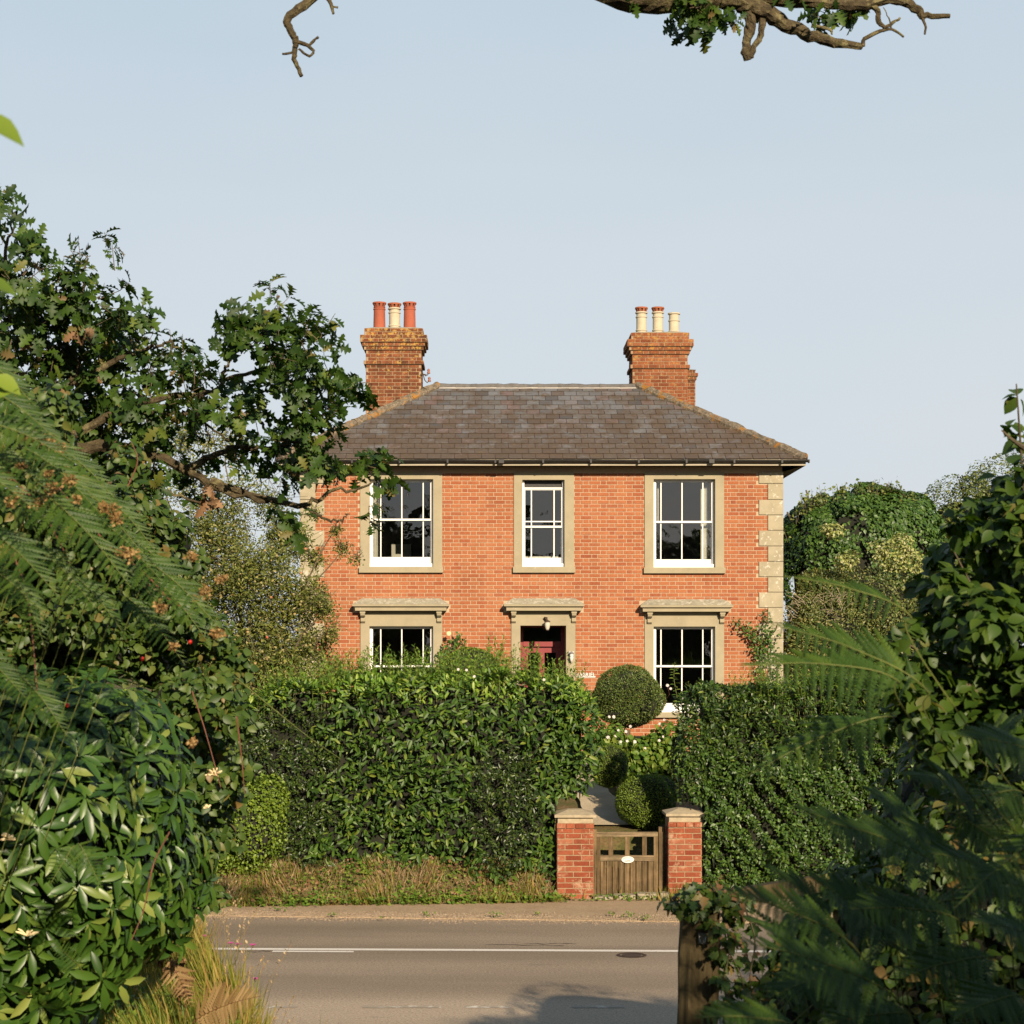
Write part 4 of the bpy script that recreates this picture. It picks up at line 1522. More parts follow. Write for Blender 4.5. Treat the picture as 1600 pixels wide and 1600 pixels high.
# ------------------------------------------------------------------ chimneys
def chimney(x0, x1, y0, y1, z0, ztop, pots, mat, label, bands=True, yo_seed=0, topx=0.0):
    cy = (y0 + y1) / 2
    core = MB()
    C = 0.0755
    z = ztop
    # (courses, overhang) from the top down
    lev = [(2, 0.03), (2, 0.115), (1, 0.075), (1, 0.04), (3, 0.0), (1, 0.045)] if bands else [(1, 0.0), (1, 0.06), (1, 0.03)]
    segs = []
    for n_, ov in lev:
        segs.append((z - n_ * C, z, ov))
        z -= n_ * C
    segs.append((z0, z, 0.0))
    for (a, b, ov) in segs:
        core.box(x0 - ov, x1 + ov, y0 - ov, y1 + ov, a, b)
    ch = core.build('chimney', M['mortar_dark'], house, label=label)
    rest_ = None
    allb = MB()
    for (a, b, ov) in segs:
        nb = round((b - a) / C)
        bs = []
        zz = b - nb * C
        bk_ = lay(x0 - ov, x1 + ov, zz, b, [], (0.1 if int(b * 100) % 2 else 0.04) + 0.0)
        r_ = brick_front(ch, mat, y0 - ov, bk_, 300)
        if r_.V:
            allb.add(r_.V, r_.F)
            allb.T[-len(r_.T):] = r_.T
        for (org, nd) in (((x0 - ov, 0), (-1, 0)), ((x1 + ov, 0), (1, 0))):
            for (p, q, za, zb, _) in lay(y0 - ov, y1 + ov, zz, b, [], 0.07):
                brick_piece(allb, org, (0, 1), nd, p, q, za, zb)
    allb.build('brickwork', mat, ch, kind='stuff')
    mb = MB()
    mb.add([(x0 - 0.02, y0 - 0.02, ztop), (x1 + 0.02, y0 - 0.02, ztop), (x1 + 0.02, y1 + 0.02, ztop), (x0 - 0.02, y1 + 0.02, ztop),
            (x0 + 0.15, y0 + 0.15, ztop + 0.05), (x1 - 0.15, y0 + 0.15, ztop + 0.05), (x1 - 0.15, y1 - 0.15, ztop + 0.05), (x0 + 0.15, y1 - 0.15, ztop + 0.05)],
           [(0, 1, 5, 4), (1, 2, 6, 5), (2, 3, 7, 6), (3, 0, 4, 7), (4, 5, 6, 7)])
    mb.build('flaunching', M['hood'], ch)
    for (px, hgt, r, kind, crown) in pots:
        x = px
        zb = ztop - 0.0
        t = zb + hgt
        m = MB()
        if kind == 'red':
            m.lathe(x, cy, [(r * 1.04, zb), (r * 0.96, t - 0.17), (r * 1.05, t - 0.155), (r * 1.05, t - 0.135), (r * 0.93, t - 0.125), (r * 0.98, t - 0.11), (r * 1.02, t - 0.10)], 22)
            pot = m.build('chimney_pot', M['terra'], ch, smooth=False, label='tapered terracotta chimney pot')
            cm = M['terra']
        else:
            b1 = zb + hgt * 0.20
            b2 = zb + hgt * 0.66
            m.lathe(x, cy, [(r * 0.95, zb), (r * 0.93, b1 - 0.02), (r * 1.04, b1 - 0.01), (r * 1.04, b1 + 0.01), (r * 0.92, b1 + 0.02),
                            (r * 0.92, b2 - 0.02), (r * 1.04, b2 - 0.01), (r * 1.04, b2 + 0.01), (r * 0.9, b2 + 0.02),
                            (r * 0.9, t - 0.14), (r * 1.12, t - 0.13), (r * 1.12, t - 0.11), (r * 0.95, t - 0.095), (r * 0.9, t - 0.095)] if crown else
                    [(r * 0.95, zb), (r * 0.93, b1 - 0.02), (r * 1.04, b1 - 0.01), (r * 1.04, b1 + 0.01), (r * 0.92, b1 + 0.02),
                     (r * 0.92, b2 - 0.02), (r * 1.04, b2 - 0.01), (r * 1.04, b2 + 0.01), (r * 0.9, b2 + 0.02),
                     (r * 0.9, t - 0.04), (r * 1.12, t - 0.03), (r * 1.12, t - 0.005), (r * 1.0, t), (r * 0.8, t)], 22)
            pot = m.build('chimney_pot', M['buff'], ch, label='ringed buff clay chimney pot')
            cm = M['terra_crown']
        if crown:
            cr = MB()
            n_ = 9
            for k in range(n_):
                a0, a1 = 2 * math.pi * k / n_, 2 * math.pi * (k + 0.62) / n_
                V = []
                for a in (a0, (a0 + a1) / 2, a1):
                    for (rr, zz) in ((r * 0.90, t - 0.10), (r * 1.10, t - 0.035), (r * 0.98, t - 0.035), (r * 0.80, t - 0.10)):
                        V.append((x + rr * math.cos(a), cy + rr * math.sin(a), zz))
                Fs = []
                for s_ in (0, 1):
                    for q_ in range(4):
                        q2 = (q_ + 1) % 4
                        Fs.append((s_ * 4 + q_, s_ * 4 + 4 + q_, s_ * 4 + 4 + q2, s_ * 4 + q2))
                Fs += [(0, 1, 2, 3), (11, 10, 9, 8)]
                cr.add(V, Fs)
            cr.lathe(x, cy, [(r * 0.99, t - 0.036), (r * 1.17, t - 0.034), (r * 1.17, t - 0.006), (r * 1.08, t), (r * 0.85, t)], 22)
            cr.lathe(x, cy, [(r * 0.88, t - 0.115), (r * 1.0, t - 0.112), (r * 1.0, t - 0.098), (r * 0.8, t - 0.097)], 22)
            cr.build('pot_crown', cm, pot)
        dk = MB()
        dk.lathe(x, cy, [(r * 0.74, zb + 0.1), (r * 0.74, t - 0.02)], 14)
        dk.build('flue_liner', M['iron'], pot)
    return ch


CYs = 75.0
cx = lambda px: (px - 760) / CYs
cz = lambda py: CH - (py - 1020) / CYs
chimney(cx(571), cx(657.5), YM + 0.03, YM + 0.85, 7.3, cz(510), [(cx(590), 0.62, 0.125, 'red', True), (cx(614), 0.60, 0.125, 'buff', True), (cx(638), 0.62, 0.125, 'red', True)],
        M['brick_old'], 'brick chimney with two red pots and one buff pot, heavy yellow lichen')
# right stack stands a little further back
s2 = F / (YM + 0.35)
cx2 = lambda px: (px - 760) / s2
cz2 = lambda py: CH - (py - 1020) / s2
chimney(cx2(988.5), cx2(1074), YM + 0.35, YM + 1.25, 7.0, cz2(520), [(cx2(1005), 0.62, 0.118, 'buff', True), (cx2(1031), 0.62, 0.118, 'buff', True), (cx2(1056.5), 0.50, 0.118, 'buff', False)],
        M['brick_old2'], 'brick chimney with three buff ringed pots')
s3 = F / 42.0
cx3 = lambda px: (px - 760) / s3
cz3 = lambda py: CH - (py - 1020) / s3
chimney(cx3(1060), cx3(1086), 42.0, 42.6, 5.0, cz3(578), [], M['brick_old'], 'small lichen covered rear chimney stack', bands=False)
# telephone insulator bracket on the left stack
bx, by, bz = cx(658), YM + 0.03, cz(583)
mb = MB()
mb.tube([(bx - 0.02, by - 0.02, bz), (bx + 0.07, by - 0.03, bz), (bx + 0.10, by - 0.03, bz - 0.03)], 0.014, 6)
mb.tube([(bx + 0.0, by - 0.03, bz + 0.11), (bx + 0.03, by - 0.03, bz + 0.02), (bx + 0.07, by - 0.03, bz - 0.12), (bx + 0.12, by - 0.03, bz - 0.17), (bx + 0.16, by - 0.03, bz - 0.13)], 0.010, 6)
mb.tube([(bx + 0.07, by - 0.03, bz), (bx + 0.13, by - 0.03, bz - 0.01), (bx + 0.15, by - 0.03, bz + 0.04)], 0.010, 6)
br = mb.build('insulator_bracket', M['iron'], house, label='old iron wire bracket on the side of the left chimney')
for (dx, dz) in ((0.15, 0.05), (0.165, -0.12)):
    m = MB()
    m.lathe(bx + dx, by - 0.03, [(0.035, bz + dz - 0.03), (0.03, bz + dz), (0.02, bz + dz + 0.02), (0.032, bz + dz + 0.04), (0.015, bz + dz + 0.07), (0.001, bz + dz + 0.075)], 10)
    m.build('insulator', M['brown'], br, smooth=True)

#@@GATE
# ------------------------------------------------------------------ gate pillars
GS = 114.0
GX = lambda px: (px - 760) / GS
GZ = lambda py: CH - (py - 1020) / GS


def pillar(x0, x1, y0, y1, ztop, label, mort):
    r = thing('brick_pillar', label, 'gate pillar', ((x0 + x1) / 2, (y0 + y1) / 2, 0.0), 'brick pillars of the garden gate')
    c = MB()
    c.box(x0, x1, y0, y1, -0.05, ztop)
    core = c.build('mortar_core', M['mortar_dark'], r)
    bs = lay(x0, x1, 0.0, ztop - 0.0755, [], 0.105, ((0.2255,), 0.113))
    mb = brick_front(r, M['brick_pillar'], y0, bs, 300)
    for (org, nd) in (((x0, 0), (-1, 0)), ((x1, 0), (1, 0))):
        for (p, q, za, zb, _) in lay(y0, y1, 0.0, ztop - 0.0755, [], 0.05, ((0.2255,), 0.113)):
            brick_piece(mb, org, (0, 1), nd, p, q, za, zb)
    # projecting top course
    za, zb = ztop - 0.0755 + 0.006, ztop - 0.006
    for k in range(4):
        a = x0 - 0.012 + k * (x1 - x0 + 0.024) / 4
        b = a + (x1 - x0 + 0.024) / 4
        mb.box(a + 0.005, b - 0.005, y0 - 0.022, y0 + 0.10, za, zb)
    mb.build('brickwork', M['brick_pillar'], r, kind='stuff')
    m = MB()
    m.box(x0 + 0.005, x1 - 0.005, y0 + 0.005, y1 - 0.005, ztop, ztop + 0.075)
    m.build('neck_stone', M['cap'], r)
    m = MB()
    o = 0.04
    z = ztop + 0.077
    V = [(x0 - o, y0 - o, z), (x1 + o, y0 - o, z), (x1 + o, y1 + o, z), (x0 - o, y1 + o, z),
         (x0 - o, y0 - o, z + 0.035), (x1 + o, y0 - o, z + 0.035), (x1 + o, y1 + o, z + 0.035), (x0 - o, y1 + o, z + 0.035),
         (x0 + 0.15, y0 + 0.17, z + 0.095), (x1 - 0.15, y0 + 0.17, z + 0.095), (x1 - 0.15, y1 - 0.17, z + 0.095), (x0 + 0.15, y1 - 0.17, z + 0.095)]
    m.add(V, [(0, 3, 2, 1), (0, 1, 5, 4), (1, 2, 6, 5), (2, 3, 7, 6), (3, 0, 4, 7), (4, 5, 9, 8), (5, 6, 10, 9), (6, 7, 11, 10), (7, 4, 8, 11), (8, 9, 10, 11)])
    m.build('cap', M['cap'], r)
    return r


pillar(GX(871), GX(927), 25.0, 25.52, GZ(1286), 'red brick gate pillar with flat stone cap left of the wooden gate', None)
pillar(GX(1045), GX(1096), 25.0, 25.52, GZ(1284), 'red brick gate pillar with stone cap half hidden by the right hedge', None)

# wooden gate
gy = 25.22
gs = F / gy
gx = lambda px: (px - 760) / gs
gz = lambda py: CH - (py - 1020) / gs
gate = thing('garden_gate', 'weathered low wooden gate with vertical boards and an oval sign', 'gate', (gx(981), gy, 0.0))
mb = MB()
mb.box(gx(926.5), gx(932), gy - 0.02, gy + 0.05, -0.02, gz(1296))
mb.build('hanging_post', M['wood'], gate)
mb = MB()
mb.box(gx(1029), gx(1037), gy - 0.03, gy + 0.06, -0.02, gz(1292))
mb.build('gate_post', M['wood'], gate)
for (a, b) in ((933, 938), (1021.5, 1028)):
    mb = MB()
    mb.box(gx(a), gx(b), gy - 0.012, gy + 0.04, gz(1398), gz(1301))
    mb.build('stile', M['wood'], gate)
mb = MB()
mb.box(gx(933) - 0.01, gx(1028), gy - 0.016, gy + 0.045, gz(1307), gz(1300))
mb.build('rail', M['wood_x'], gate)
mb = MB()
mb.box(gx(938) + 0.001, gx(1021.5) - 0.001, gy - 0.015, gy + 0.04, gz(1345), gz(1336.5))
mb.build('rail', M['wood_x'], gate)
mb = MB()
mb.box(gx(938) + 0.001, gx(1021.5) - 0.001, gy + 0.025, gy + 0.05, gz(1392), gz(1384))
mb.build('rail', M['wood_x'], gate)
for a in (951, 976.5, 1003.5):
    mb = MB()
    mb.box(gx(a), gx(a + 7), gy - 0.005, gy + 0.03, gz(1337), gz(1307))
    mb.build('baluster', M['wood'], gate)
npl = 9
xs = np.linspace(gx(938), gx(1021.5), npl + 1)
for a, b in zip(xs[:-1], xs[1:]):
    mb = MB()
    mb.bbox(a + 0.004, b - 0.004, gy - 0.004 + random.uniform(-0.003, 0.003), gy + 0.018, gz(1398) + random.uniform(-0.006, 0.006), gz(1345.5), 0.005)
    mb.build('board', M['wood'], gate)
# oval sign
mb = MB()
sx, sz, sy = gx(980.5), gz(1343), gy - 0.03
V = []
nn = 36
for k in range(nn):
    a = 2 * math.pi * k / nn
    V.append((sx + 0.090 * math.cos(a), sy + 0.013, sz + 0.049 * math.sin(a)))
for k in range(nn):
    a = 2 * math.pi * k / nn
    V.append((sx + 0.084 * math.cos(a), sy, sz + 0.044 * math.sin(a)))
mb.add(V, [tuple((k, (k + 1) % nn, nn + (k + 1) % nn, nn + k)) for k in range(nn)] + [tuple(range(nn, 2 * nn))])
sign = mb.build('sign', M['letter'], gate, label='small white oval house sign on the gate rail')
put_text('GATE', 0.030, sx, sy - 0.0012, sz - 0.026, M['ink'], sign, 0.0008)
word = "GABRIEL'S"
for i, chh in enumerate(word):
    a = math.radians(152 - i * (124 / (len(word) - 1)))
    put_text(chh, 0.019, sx + 0.064 * math.cos(a), sy - 0.0012, sz - 0.012 + 0.036 * math.sin(a), M['ink'], sign, 0.0008, rot=(a - math.pi / 2) * 0.6)

# path, steps and little garden ground
mb = MB()
for k in range(4):
    mb.box(gx(927), gx(1037) + 0.08, 25.75 + k * 0.20, 25.75 + (k + 1) * 0.20 + 0.0, -0.02 + 0.0, 0.19 * (k + 1) + 0.02)
mb.build('garden_steps', M['path'], kind='structure')
pp = [(985, 1300, 26.55), (975, 1270, 27.3), (960, 1245, 28.2), (945, 1225, 29.2), (930, 1205, 30.2)]
V, Fs = [], []
xc = [2.02, 1.93, 1.82, 1.68, 1.55, 1.4, 1.25, 1.15]
wds = [0.52, 0.48, 0.36, 0.30, 0.33, 0.4, 0.45, 0.5]
yy = [26.52, 26.9, 27.5, 28.3, 29.2, 30.5, 32.5, 35.3]
sp = spline([(a, b, c) for a, b, c in zip(xc, yy, wds)], 40)
for (x_, y_, w_) in sp:
    z_ = float(terrain_z(np.array([x_]), np.array([y_]))[0]) + 0.045
    wob = 0.02 * math.sin(y_ * 7)
    V += [(x_ - w_ + wob, y_, z_), (x_ + w_ + wob, y_, z_)]
for i in range(len(sp) - 1):
    Fs.append((2 * i, 2 * i + 1, 2 * i + 3, 2 * i + 2))
mb = MB()
mb.add(V, Fs)
mb.build('garden_path', M['path'], kind='structure', label='pale winding garden path up to the front door')
# mulch bed right of the path
def patch(name, mat, x0, x1, y0, y1, dz, kind='structure', label=None, n=14):
    xs, ys = np.linspace(x0, x1, n), np.linspace(y0, y1, n)
    X, Y = np.meshgrid(xs, ys)
    Z = terrain_z(X, Y) + dz + 0.02 * rng.random(X.shape)
    V = np.stack([X.ravel(), Y.ravel(), Z.ravel()], 1)
    i, j = np.meshgrid(np.arange(n - 1), np.arange(n - 1))
    a = (j * n + i).ravel()
    return link(name, mesh_from(name, V, np.stack([a, a + 1, a + 1 + n, a + n], 1), mat), kind=kind, label=label)


patch('flower_bed', M['soil'], 2.05, 3.2, 26.9, 30.4, 0.045, label='reddish bark mulch beside the path')
# sill stones under the gate
for (a, b, z) in ((925, 955, 0.05), (958, 990, 0.07), (993, 1024, 0.09), (1028, 1044, 0.10)):
    m = MB()
    m.bbox(gx(a), gx(b), 24.88 + random.uniform(-0.03, 0.03), 25.1, -0.02, z, 0.02)
    m.build('threshold_stone', M['stone'], gate)

#@@PLANTS
def bush_core(root, items, name='shaded_core', mat=None):
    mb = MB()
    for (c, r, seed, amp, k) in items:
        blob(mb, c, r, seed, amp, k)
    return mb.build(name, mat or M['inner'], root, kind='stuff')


def ball_leaves(c, r, n, out_bias=0.0):
    """points through a ball volume, denser outside"""
    d = rand_dirs(n)
    rad = rng.random(n) ** 0.5
    return np.array(c) + d * np.array(r) * rad[:, None], d


def shoots(centres, radii, m_fn, leaf, k=(5, 8), spread=0.10, droop=0.25, scatter=1.0):
    """sprays of leaves at shoot tips through clusters; returns pos, R, size, twig segments"""
    P, Dv, Nn, S, seg = [], [], [], [], []
    for c, r in zip(centres, radii):
        c = np.array(c)
        for _ in range(m_fn(r)):
            d = rand_dirs(1)[0]
            tip = c + d * r * (0.35 + 0.65 * random.random()) * scatter
            ax = d * 0.6 + rand_dirs(1)[0] * 0.5 + np.array([0, -0.1, 0.25])
            ax /= np.linalg.norm(ax)
            seg.append((c + (tip - c) * 0.3 + rand_dirs(1)[0] * r * 0.1, tip, tip + ax * spread))
            nl = random.randint(*k)
            a0 = random.random() * 6.28
            s1 = np.cross(ax, [0.1, 0.3, 0.9])
            s1 /= np.linalg.norm(s1)
            s2 = np.cross(ax, s1)
            for i in range(nl):
                a = a0 + i * 2.4
                rad = s1 * math.cos(a) + s2 * math.sin(a)
                t = random.random()
                ld = rad * (0.7 + 0.3 * random.random()) + ax * (0.15 + 0.7 * t) + np.array([0, 0, -droop])
                P.append(tip + ax * spread * t)
                Dv.append(ld)
                Nn.append(ax + rad * -0.25 + rand_dirs(1)[0] * 0.35 + np.array([0, -0.15, 0.3]))
                S.append(leaf * random.uniform(0.65, 1.2))
    P, Dv, Nn, S = map(np.array, (P, Dv, Nn, S))
    return P, basis(Dv, Nn), S, seg


def twig_mesh(root, segs, r=0.004, mat=None, name='twigs', kind='stuff'):
    V, Fs = [], []
    for pts in segs:
        b = len(V)
        m = len(pts)
        for i, p in enumerate(pts):
            rr = r * (1 - 0.5 * i / max(1, m - 1))
            t = np.array(pts[min(i + 1, m - 1)]) - np.array(pts[max(i - 1, 0)])
            t = t / (np.linalg.norm(t) + 1e-9)
            s = np.cross(t, [0.31, 0.17, 0.93])
            s /= np.linalg.norm(s) + 1e-9
            u = np.cross(s, t)
            for k in range(3):
                a = 2.094 * k
                V.append(np.array(p) + (s * math.cos(a) + u * math.sin(a)) * rr)
        for i in range(m - 1):
            for k in range(3):
                k2 = (k + 1) % 3
                Fs.append((b + i * 3 + k, b + i * 3 + k2, b + i * 3 + 3 + k2, b + i * 3 + 3 + k))
    V = np.array(V) - np.array(root_loc(root))
    return link(name, mesh_from(name, V, np.array(Fs), mat or M['twig']), root, kind)


def branch(mb, pts, r0, r1, n=14, sides=8, rough=0.08, wob=0.0):
    sp = spline(pts, n)
    if wob:
        sp = sp + rng.normal(size=sp.shape) * wob * np.linspace(0, 1, n)[:, None] ** 0.5
    rad = np.linspace(r0, r1, n)
    mb.tube(sp, list(rad), sides, rough)
    return sp


# ------------------------------------------------------------------ hedges by the road
def species_leaves(root, P, Q, masks):
    for (mask, T, mat, size, kw, nobj) in masks:
        if mask.sum() == 0:
            continue
        p, q = P[mask], Q[mask]
        R = orient(q, **kw)
        leaves(root, p, R, size * rng.uniform(0.7, 1.25, len(p)), T, mat, nobj, cell=10)


def hedge_surface(n, x0, x1, yf, yb, zt, seed, bulge=0.14):
    """random points on the front and top of a hedge; zt(x) top height"""
    r = np.random.default_rng(seed)
    nf = int(n * 0.78)
    x = r.uniform(x0, x1, nf)
    u = r.random(nf)
    top = zt(x)
    z = 0.15 + (top - 0.15) * u
    lump = 0.14 * np.sin(x * 1.9 + z * 1.5 + seed) + 0.09 * np.sin(x * 5.1 - z * 4.3) + 0.05 * np.sin(z * 7 + x * 3)
    rnd = np.where(top - z < 0.45, (0.45 - (top - z)) ** 2 * 1.2, 0)
    y = yf + lump * bulge / 0.14 + rnd + np.abs(r.normal(0, 0.11, nf)) - 0.04
    P1 = np.stack([x, y, z], 1)
    Q1 = np.stack([r.normal(0, 0.2, nf), -np.ones(nf), r.normal(0.1, 0.25, nf) + np.where(top - z < 0.4, 0.6, 0)], 1)
    nt_ = n - nf
    x = r.uniform(x0, x1, nt_)
    y = r.uniform(yf + 0.1, yb, nt_)
    z = zt(x) + 0.06 * np.sin(x * 4 + y * 5) - np.abs(r.normal(0, 0.06, nt_))
    P2 = np.stack([x, y, z], 1)
    Q2 = np.stack([r.normal(0, 0.2, nt_), np.full(nt_, -0.3), np.ones(nt_)], 1)
    P, Q = np.vstack([P1, P2]), np.vstack([Q1, Q2])
    # thin places: real gaps between sprays
    g1 = np.sin(P[:, 0] * 9 + 3 * np.sin(P[:, 2] * 4 + seed)) * np.sin(P[:, 2] * 10 + 2.5 * np.sin(P[:, 0] * 5)) + 0.5 * np.sin(P[:, 0] * 23 + P[:, 2] * 17)
    k = (g1 + r.normal(0, 0.35, len(P))) > -0.55
    P, Q = P[k], Q[k]
    P[:, 1] -= 0.07 * np.clip(g1[k], -1, 1)
    return P, Q / np.linalg.norm(Q, axis=1, keepdims=True)


hl = thing('laurel_hedge', 'long tall laurel and privet hedge left of the garden gate', 'hedge', (-1.5, 25.6, 0.3))
ztl = lambda x: np.interp(x, [-7, -4, -3.2, -2.6, -1.6, 0.4, 1.0, 1.35, 1.55], [2.7, 2.75, 2.72, 2.95, 3.02, 3.05, 3.0, 2.85, 2.55]) + 0.04 * np.sin(np.asarray(x) * 6)
P, Q = hedge_surface(60000, -7, 1.52, 25.05, 26.4, ztl, 3)
px, py, dd = proj(P)
ok = ~((P[:, 0] > 0.93) & (P[:, 2] < 1.36)) & ~((P[:, 0] > 1.2) & (P[:, 2] < 1.75))
P, Q, px, py = P[ok], Q[ok], px[ok], py[ok]
nz = np.sin(px * 0.05) * 14 + np.sin(py * 0.07) * 12
priv = ((px < 505 + nz) & (py > 1105 + nz * 0.5)) | (((px - 790) / 62) ** 2 + ((py - 1262) / 95) ** 2 < 1 + nz * 0.01)
newg = (~priv) & (py < 1088 + nz * 0.6)
mid = (~priv) & (~newg)
half = rng.random(len(P)) < 0.36
species_leaves(hl, P, Q, [
    (priv, T_SMALL, M['privet'], 0.050, dict(jit=0.9, out_=0.5), 0),
    (priv & half, T_LAUREL, M['privet'], 0.075, dict(jit=0.9, out_=0.5), 0),
    (mid & half, T_LAUREL, M['laurel'], 0.115, dict(jit=0.85, out_=0.35, down=0.15), 260),
    (newg & half, T_LAUREL, M['laurel_new'], 0.10, dict(jit=0.8, out_=0.3, down=-0.5), 0),
    (newg & ~half & (rng.random(len(P)) < 0.5), T_LAUREL, M['laurel'], 0.10, dict(jit=0.8, out_=0.3, down=-0.3), 0),
])
# right hand end of the hedge bulging over the pillar
p, q = shell((1.2, 25.75, 2.15), (0.40, 0.62, 0.72), 1500, 5, 0.12)
leaves(hl, p, orient(q, 0.8, 0.5, 0.3), rng.uniform(0.08, 0.14, len(p)), T_LAUREL, M['laurel'], 40)


def hedge_core(root, x0, x1, yf, yb, zt, inset=0.34, z0=0.1, cut=None):
    V, Fs = [], []
    xs = np.arange(x0, x1, 0.16)
    m = 9
    for x in xs:
        zt_ = float(zt(x)) - 0.14
        zb_ = z0 if cut is None else cut(x)
        for k in range(m):
            z = zb_ + (zt_ - zb_) * k / (m - 1)
            V.append((x, yf + inset + random.uniform(-0.04, 0.05) + (0.12 if k == m - 1 else 0), z))
        V.append((x, yb, zt_))
        V.append((x, yb, zb_))
    m2 = m + 2
    for i in range(len(xs) - 1):
        for k in range(m2 - 1):
            Fs.append((i * m2 + k, (i + 1) * m2 + k, (i + 1) * m2 + k + 1, i * m2 + k + 1))
    Fs.append(tuple(range(m2)))
    Fs.append(tuple((len(xs) - 1) * m2 + k for k in range(m2))[::-1])
    mb = MB()
    mb.add(V, Fs)
    return mb.build('shaded_core', M['inner'], root)  # solid hedge filling with its interior shade painted in


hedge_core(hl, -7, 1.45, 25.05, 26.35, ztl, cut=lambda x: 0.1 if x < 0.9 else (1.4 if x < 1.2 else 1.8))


def upright_shoots(root, xs, ys, z0s, heights, mat, leaf=0.075, T=T_LAUREL, stem=M['greenstem'], n_obj=0, lean=0.12):
    P, Dv, Nn, S, segs = [], [], [], [], []
    for x, y, z0, h in zip(xs, ys, z0s, heights):
        lx, ly = random.uniform(-lean, lean), random.uniform(-lean, lean)
        m = max(4, int(h / 0.028))
        pts = []
        for i in range(m):
            t = i / (m - 1)
            p = np.array([x + lx * t * t, y + ly * t * t, z0 + h * t])
            pts.append(p)
            a = i * 2.4 + x * 7
            d = np.array([math.cos(a), math.sin(a), 0.75 + 0.5 * t])
            P.append(p)
            Dv.append(d)
            Nn.append(np.array([-math.cos(a) * 0.6, -math.sin(a) * 0.6 - 0.2, 0.8]) + rand_dirs(1)[0] * 0.2)
            S.append(leaf * random.uniform(0.6, 1.15) * (1 - 0.35 * t))
        segs.append([pts[0] - np.array([0, 0, 0.25]), pts[m // 2], pts[-1]])
    P, Dv, Nn, S = map(np.array, (P, Dv, Nn, S))
    leaves(root, P, basis(Dv, Nn), S, T, mat, n_obj, stuff='shoot_leaves')
    twig_mesh(root, segs, 0.004, stem, 'shoot_stems')


n = 360
xs = rng.uniform(-3.4, 1.35, n)
hts = 0.16 + 0.26 * rng.random(n) ** 1.5
for cxp, wd, add in ((-1.55, 0.18, 0.26), (-1.15, 0.3, 0.16), (-0.3, 0.22, 0.2), (0.15, 0.2, 0.26), (0.62, 0.14, 0.34), (0.85, 0.1, 0.22), (1.25, 0.12, 0.18)):
    hts += add * np.exp(-((xs - cxp) / wd) ** 2) * rng.random(n)
upright_shoots(hl, xs, rng.uniform(25.2, 26.1, n), ztl(xs) - 0.12, hts + 0.08, M['laurel_new'], 0.095)

hr = thing('privet_hedge', 'tall clipped privet and ivy hedge right of the garden gate', 'hedge', (4.5, 25.6, 0.3))
ztr = lambda x: np.interp(x, [2.5, 2.7, 3.0, 3.6, 4.5, 6, 9], [2.55, 2.8, 2.9, 2.88, 2.95, 3.0, 2.9]) + 0.03 * np.sin(np.asarray(x) * 7)
P, Q = hedge_surface(42000, 2.62, 7.5, 25.0, 25.85, ztr, 8, 0.10)
px, py, dd = proj(P)
ok = ~((P[:, 0] < 3.0) & (P[:, 2] < 1.34)) & ~((P[:, 0] < 2.72) & (P[:, 2] < 1.7)) & ~((P[:, 0] < 3.15) & (P[:, 1] > 25.5))
P, Q, px, py = P[ok], Q[ok], px[ok], py[ok]
up = py < 1180 + 20 * np.sin(px * 0.05)
half = rng.random(len(P)) < 0.4
species_leaves(hr, P, Q, [
    (up, T_SMALL, M['privet'], 0.055, dict(jit=0.9, out_=0.5), 0),
    (up & half, T_LAUREL, M['laurel'], 0.08, dict(jit=0.9, out_=0.4, down=-0.2), 0),
    (~up, T_ROUND, M['ivy_leaf'], 0.055, dict(jit=0.85, out_=0.3), 0),
    (~up & half, T_LAUREL, M['privet'], 0.075, dict(jit=0.9, out_=0.5), 120),
])
p, q = shell((3.0, 25.24, 1.95), (0.42, 0.26, 0.80), 2600, 9, 0.08)
k_ = p[:, 2] > 1.3
p, q = p[k_], q[k_]
leaves(hr, p, orient(q, 0.8, 0.5, 0.3), rng.uniform(0.04, 0.08, len(p)), T_ROUND, M['privet'])
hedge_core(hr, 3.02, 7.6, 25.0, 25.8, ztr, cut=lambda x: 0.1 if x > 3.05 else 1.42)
n = 230
xs = rng.uniform(3.4, 6.5, n)
upright_shoots(hr, xs, rng.uniform(25.1, 25.8, n), ztr(xs) - 0.15, 0.15 + 0.28 * rng.random(n), M['laurel_new'], 0.085)
n = 26
xs = rng.uniform(2.75, 3.9, n)
upright_shoots(hr, xs, rng.uniform(25.1, 25.8, n), ztr(xs) - 0.1, 0.08 + 0.12 * rng.random(n), M['laurel'], 0.06)

# bright shrub low against the left hedge
ys_ = thing('golden_privet', 'small yellow green shrub at the foot of the left hedge by the rhododendron', 'shrub', (-3.25, 24.6, 0.4))
items = [((-3.25, 24.75, 0.95), (0.52, 0.35, 0.62), 11, 0.15), ((-3.0, 24.8, 1.35), (0.30, 0.3, 0.36), 12, 0.15), ((-3.6, 24.8, 0.9), (0.4, 0.35, 0.6), 13, 0.15)]
for c, r, sd_, am in items:
    p, q = shell(c, r, 1900, sd_, am, 0.35)
    leaves(ys_, p, orient(q, 0.9, 0.4), rng.uniform(0.03, 0.06, len(p)), T_ROUND, M['golden'] if False else M['box_lime'])
bush_core(ys_, [(c, r, sd_, am, 0.7) for c, r, sd_, am in items])


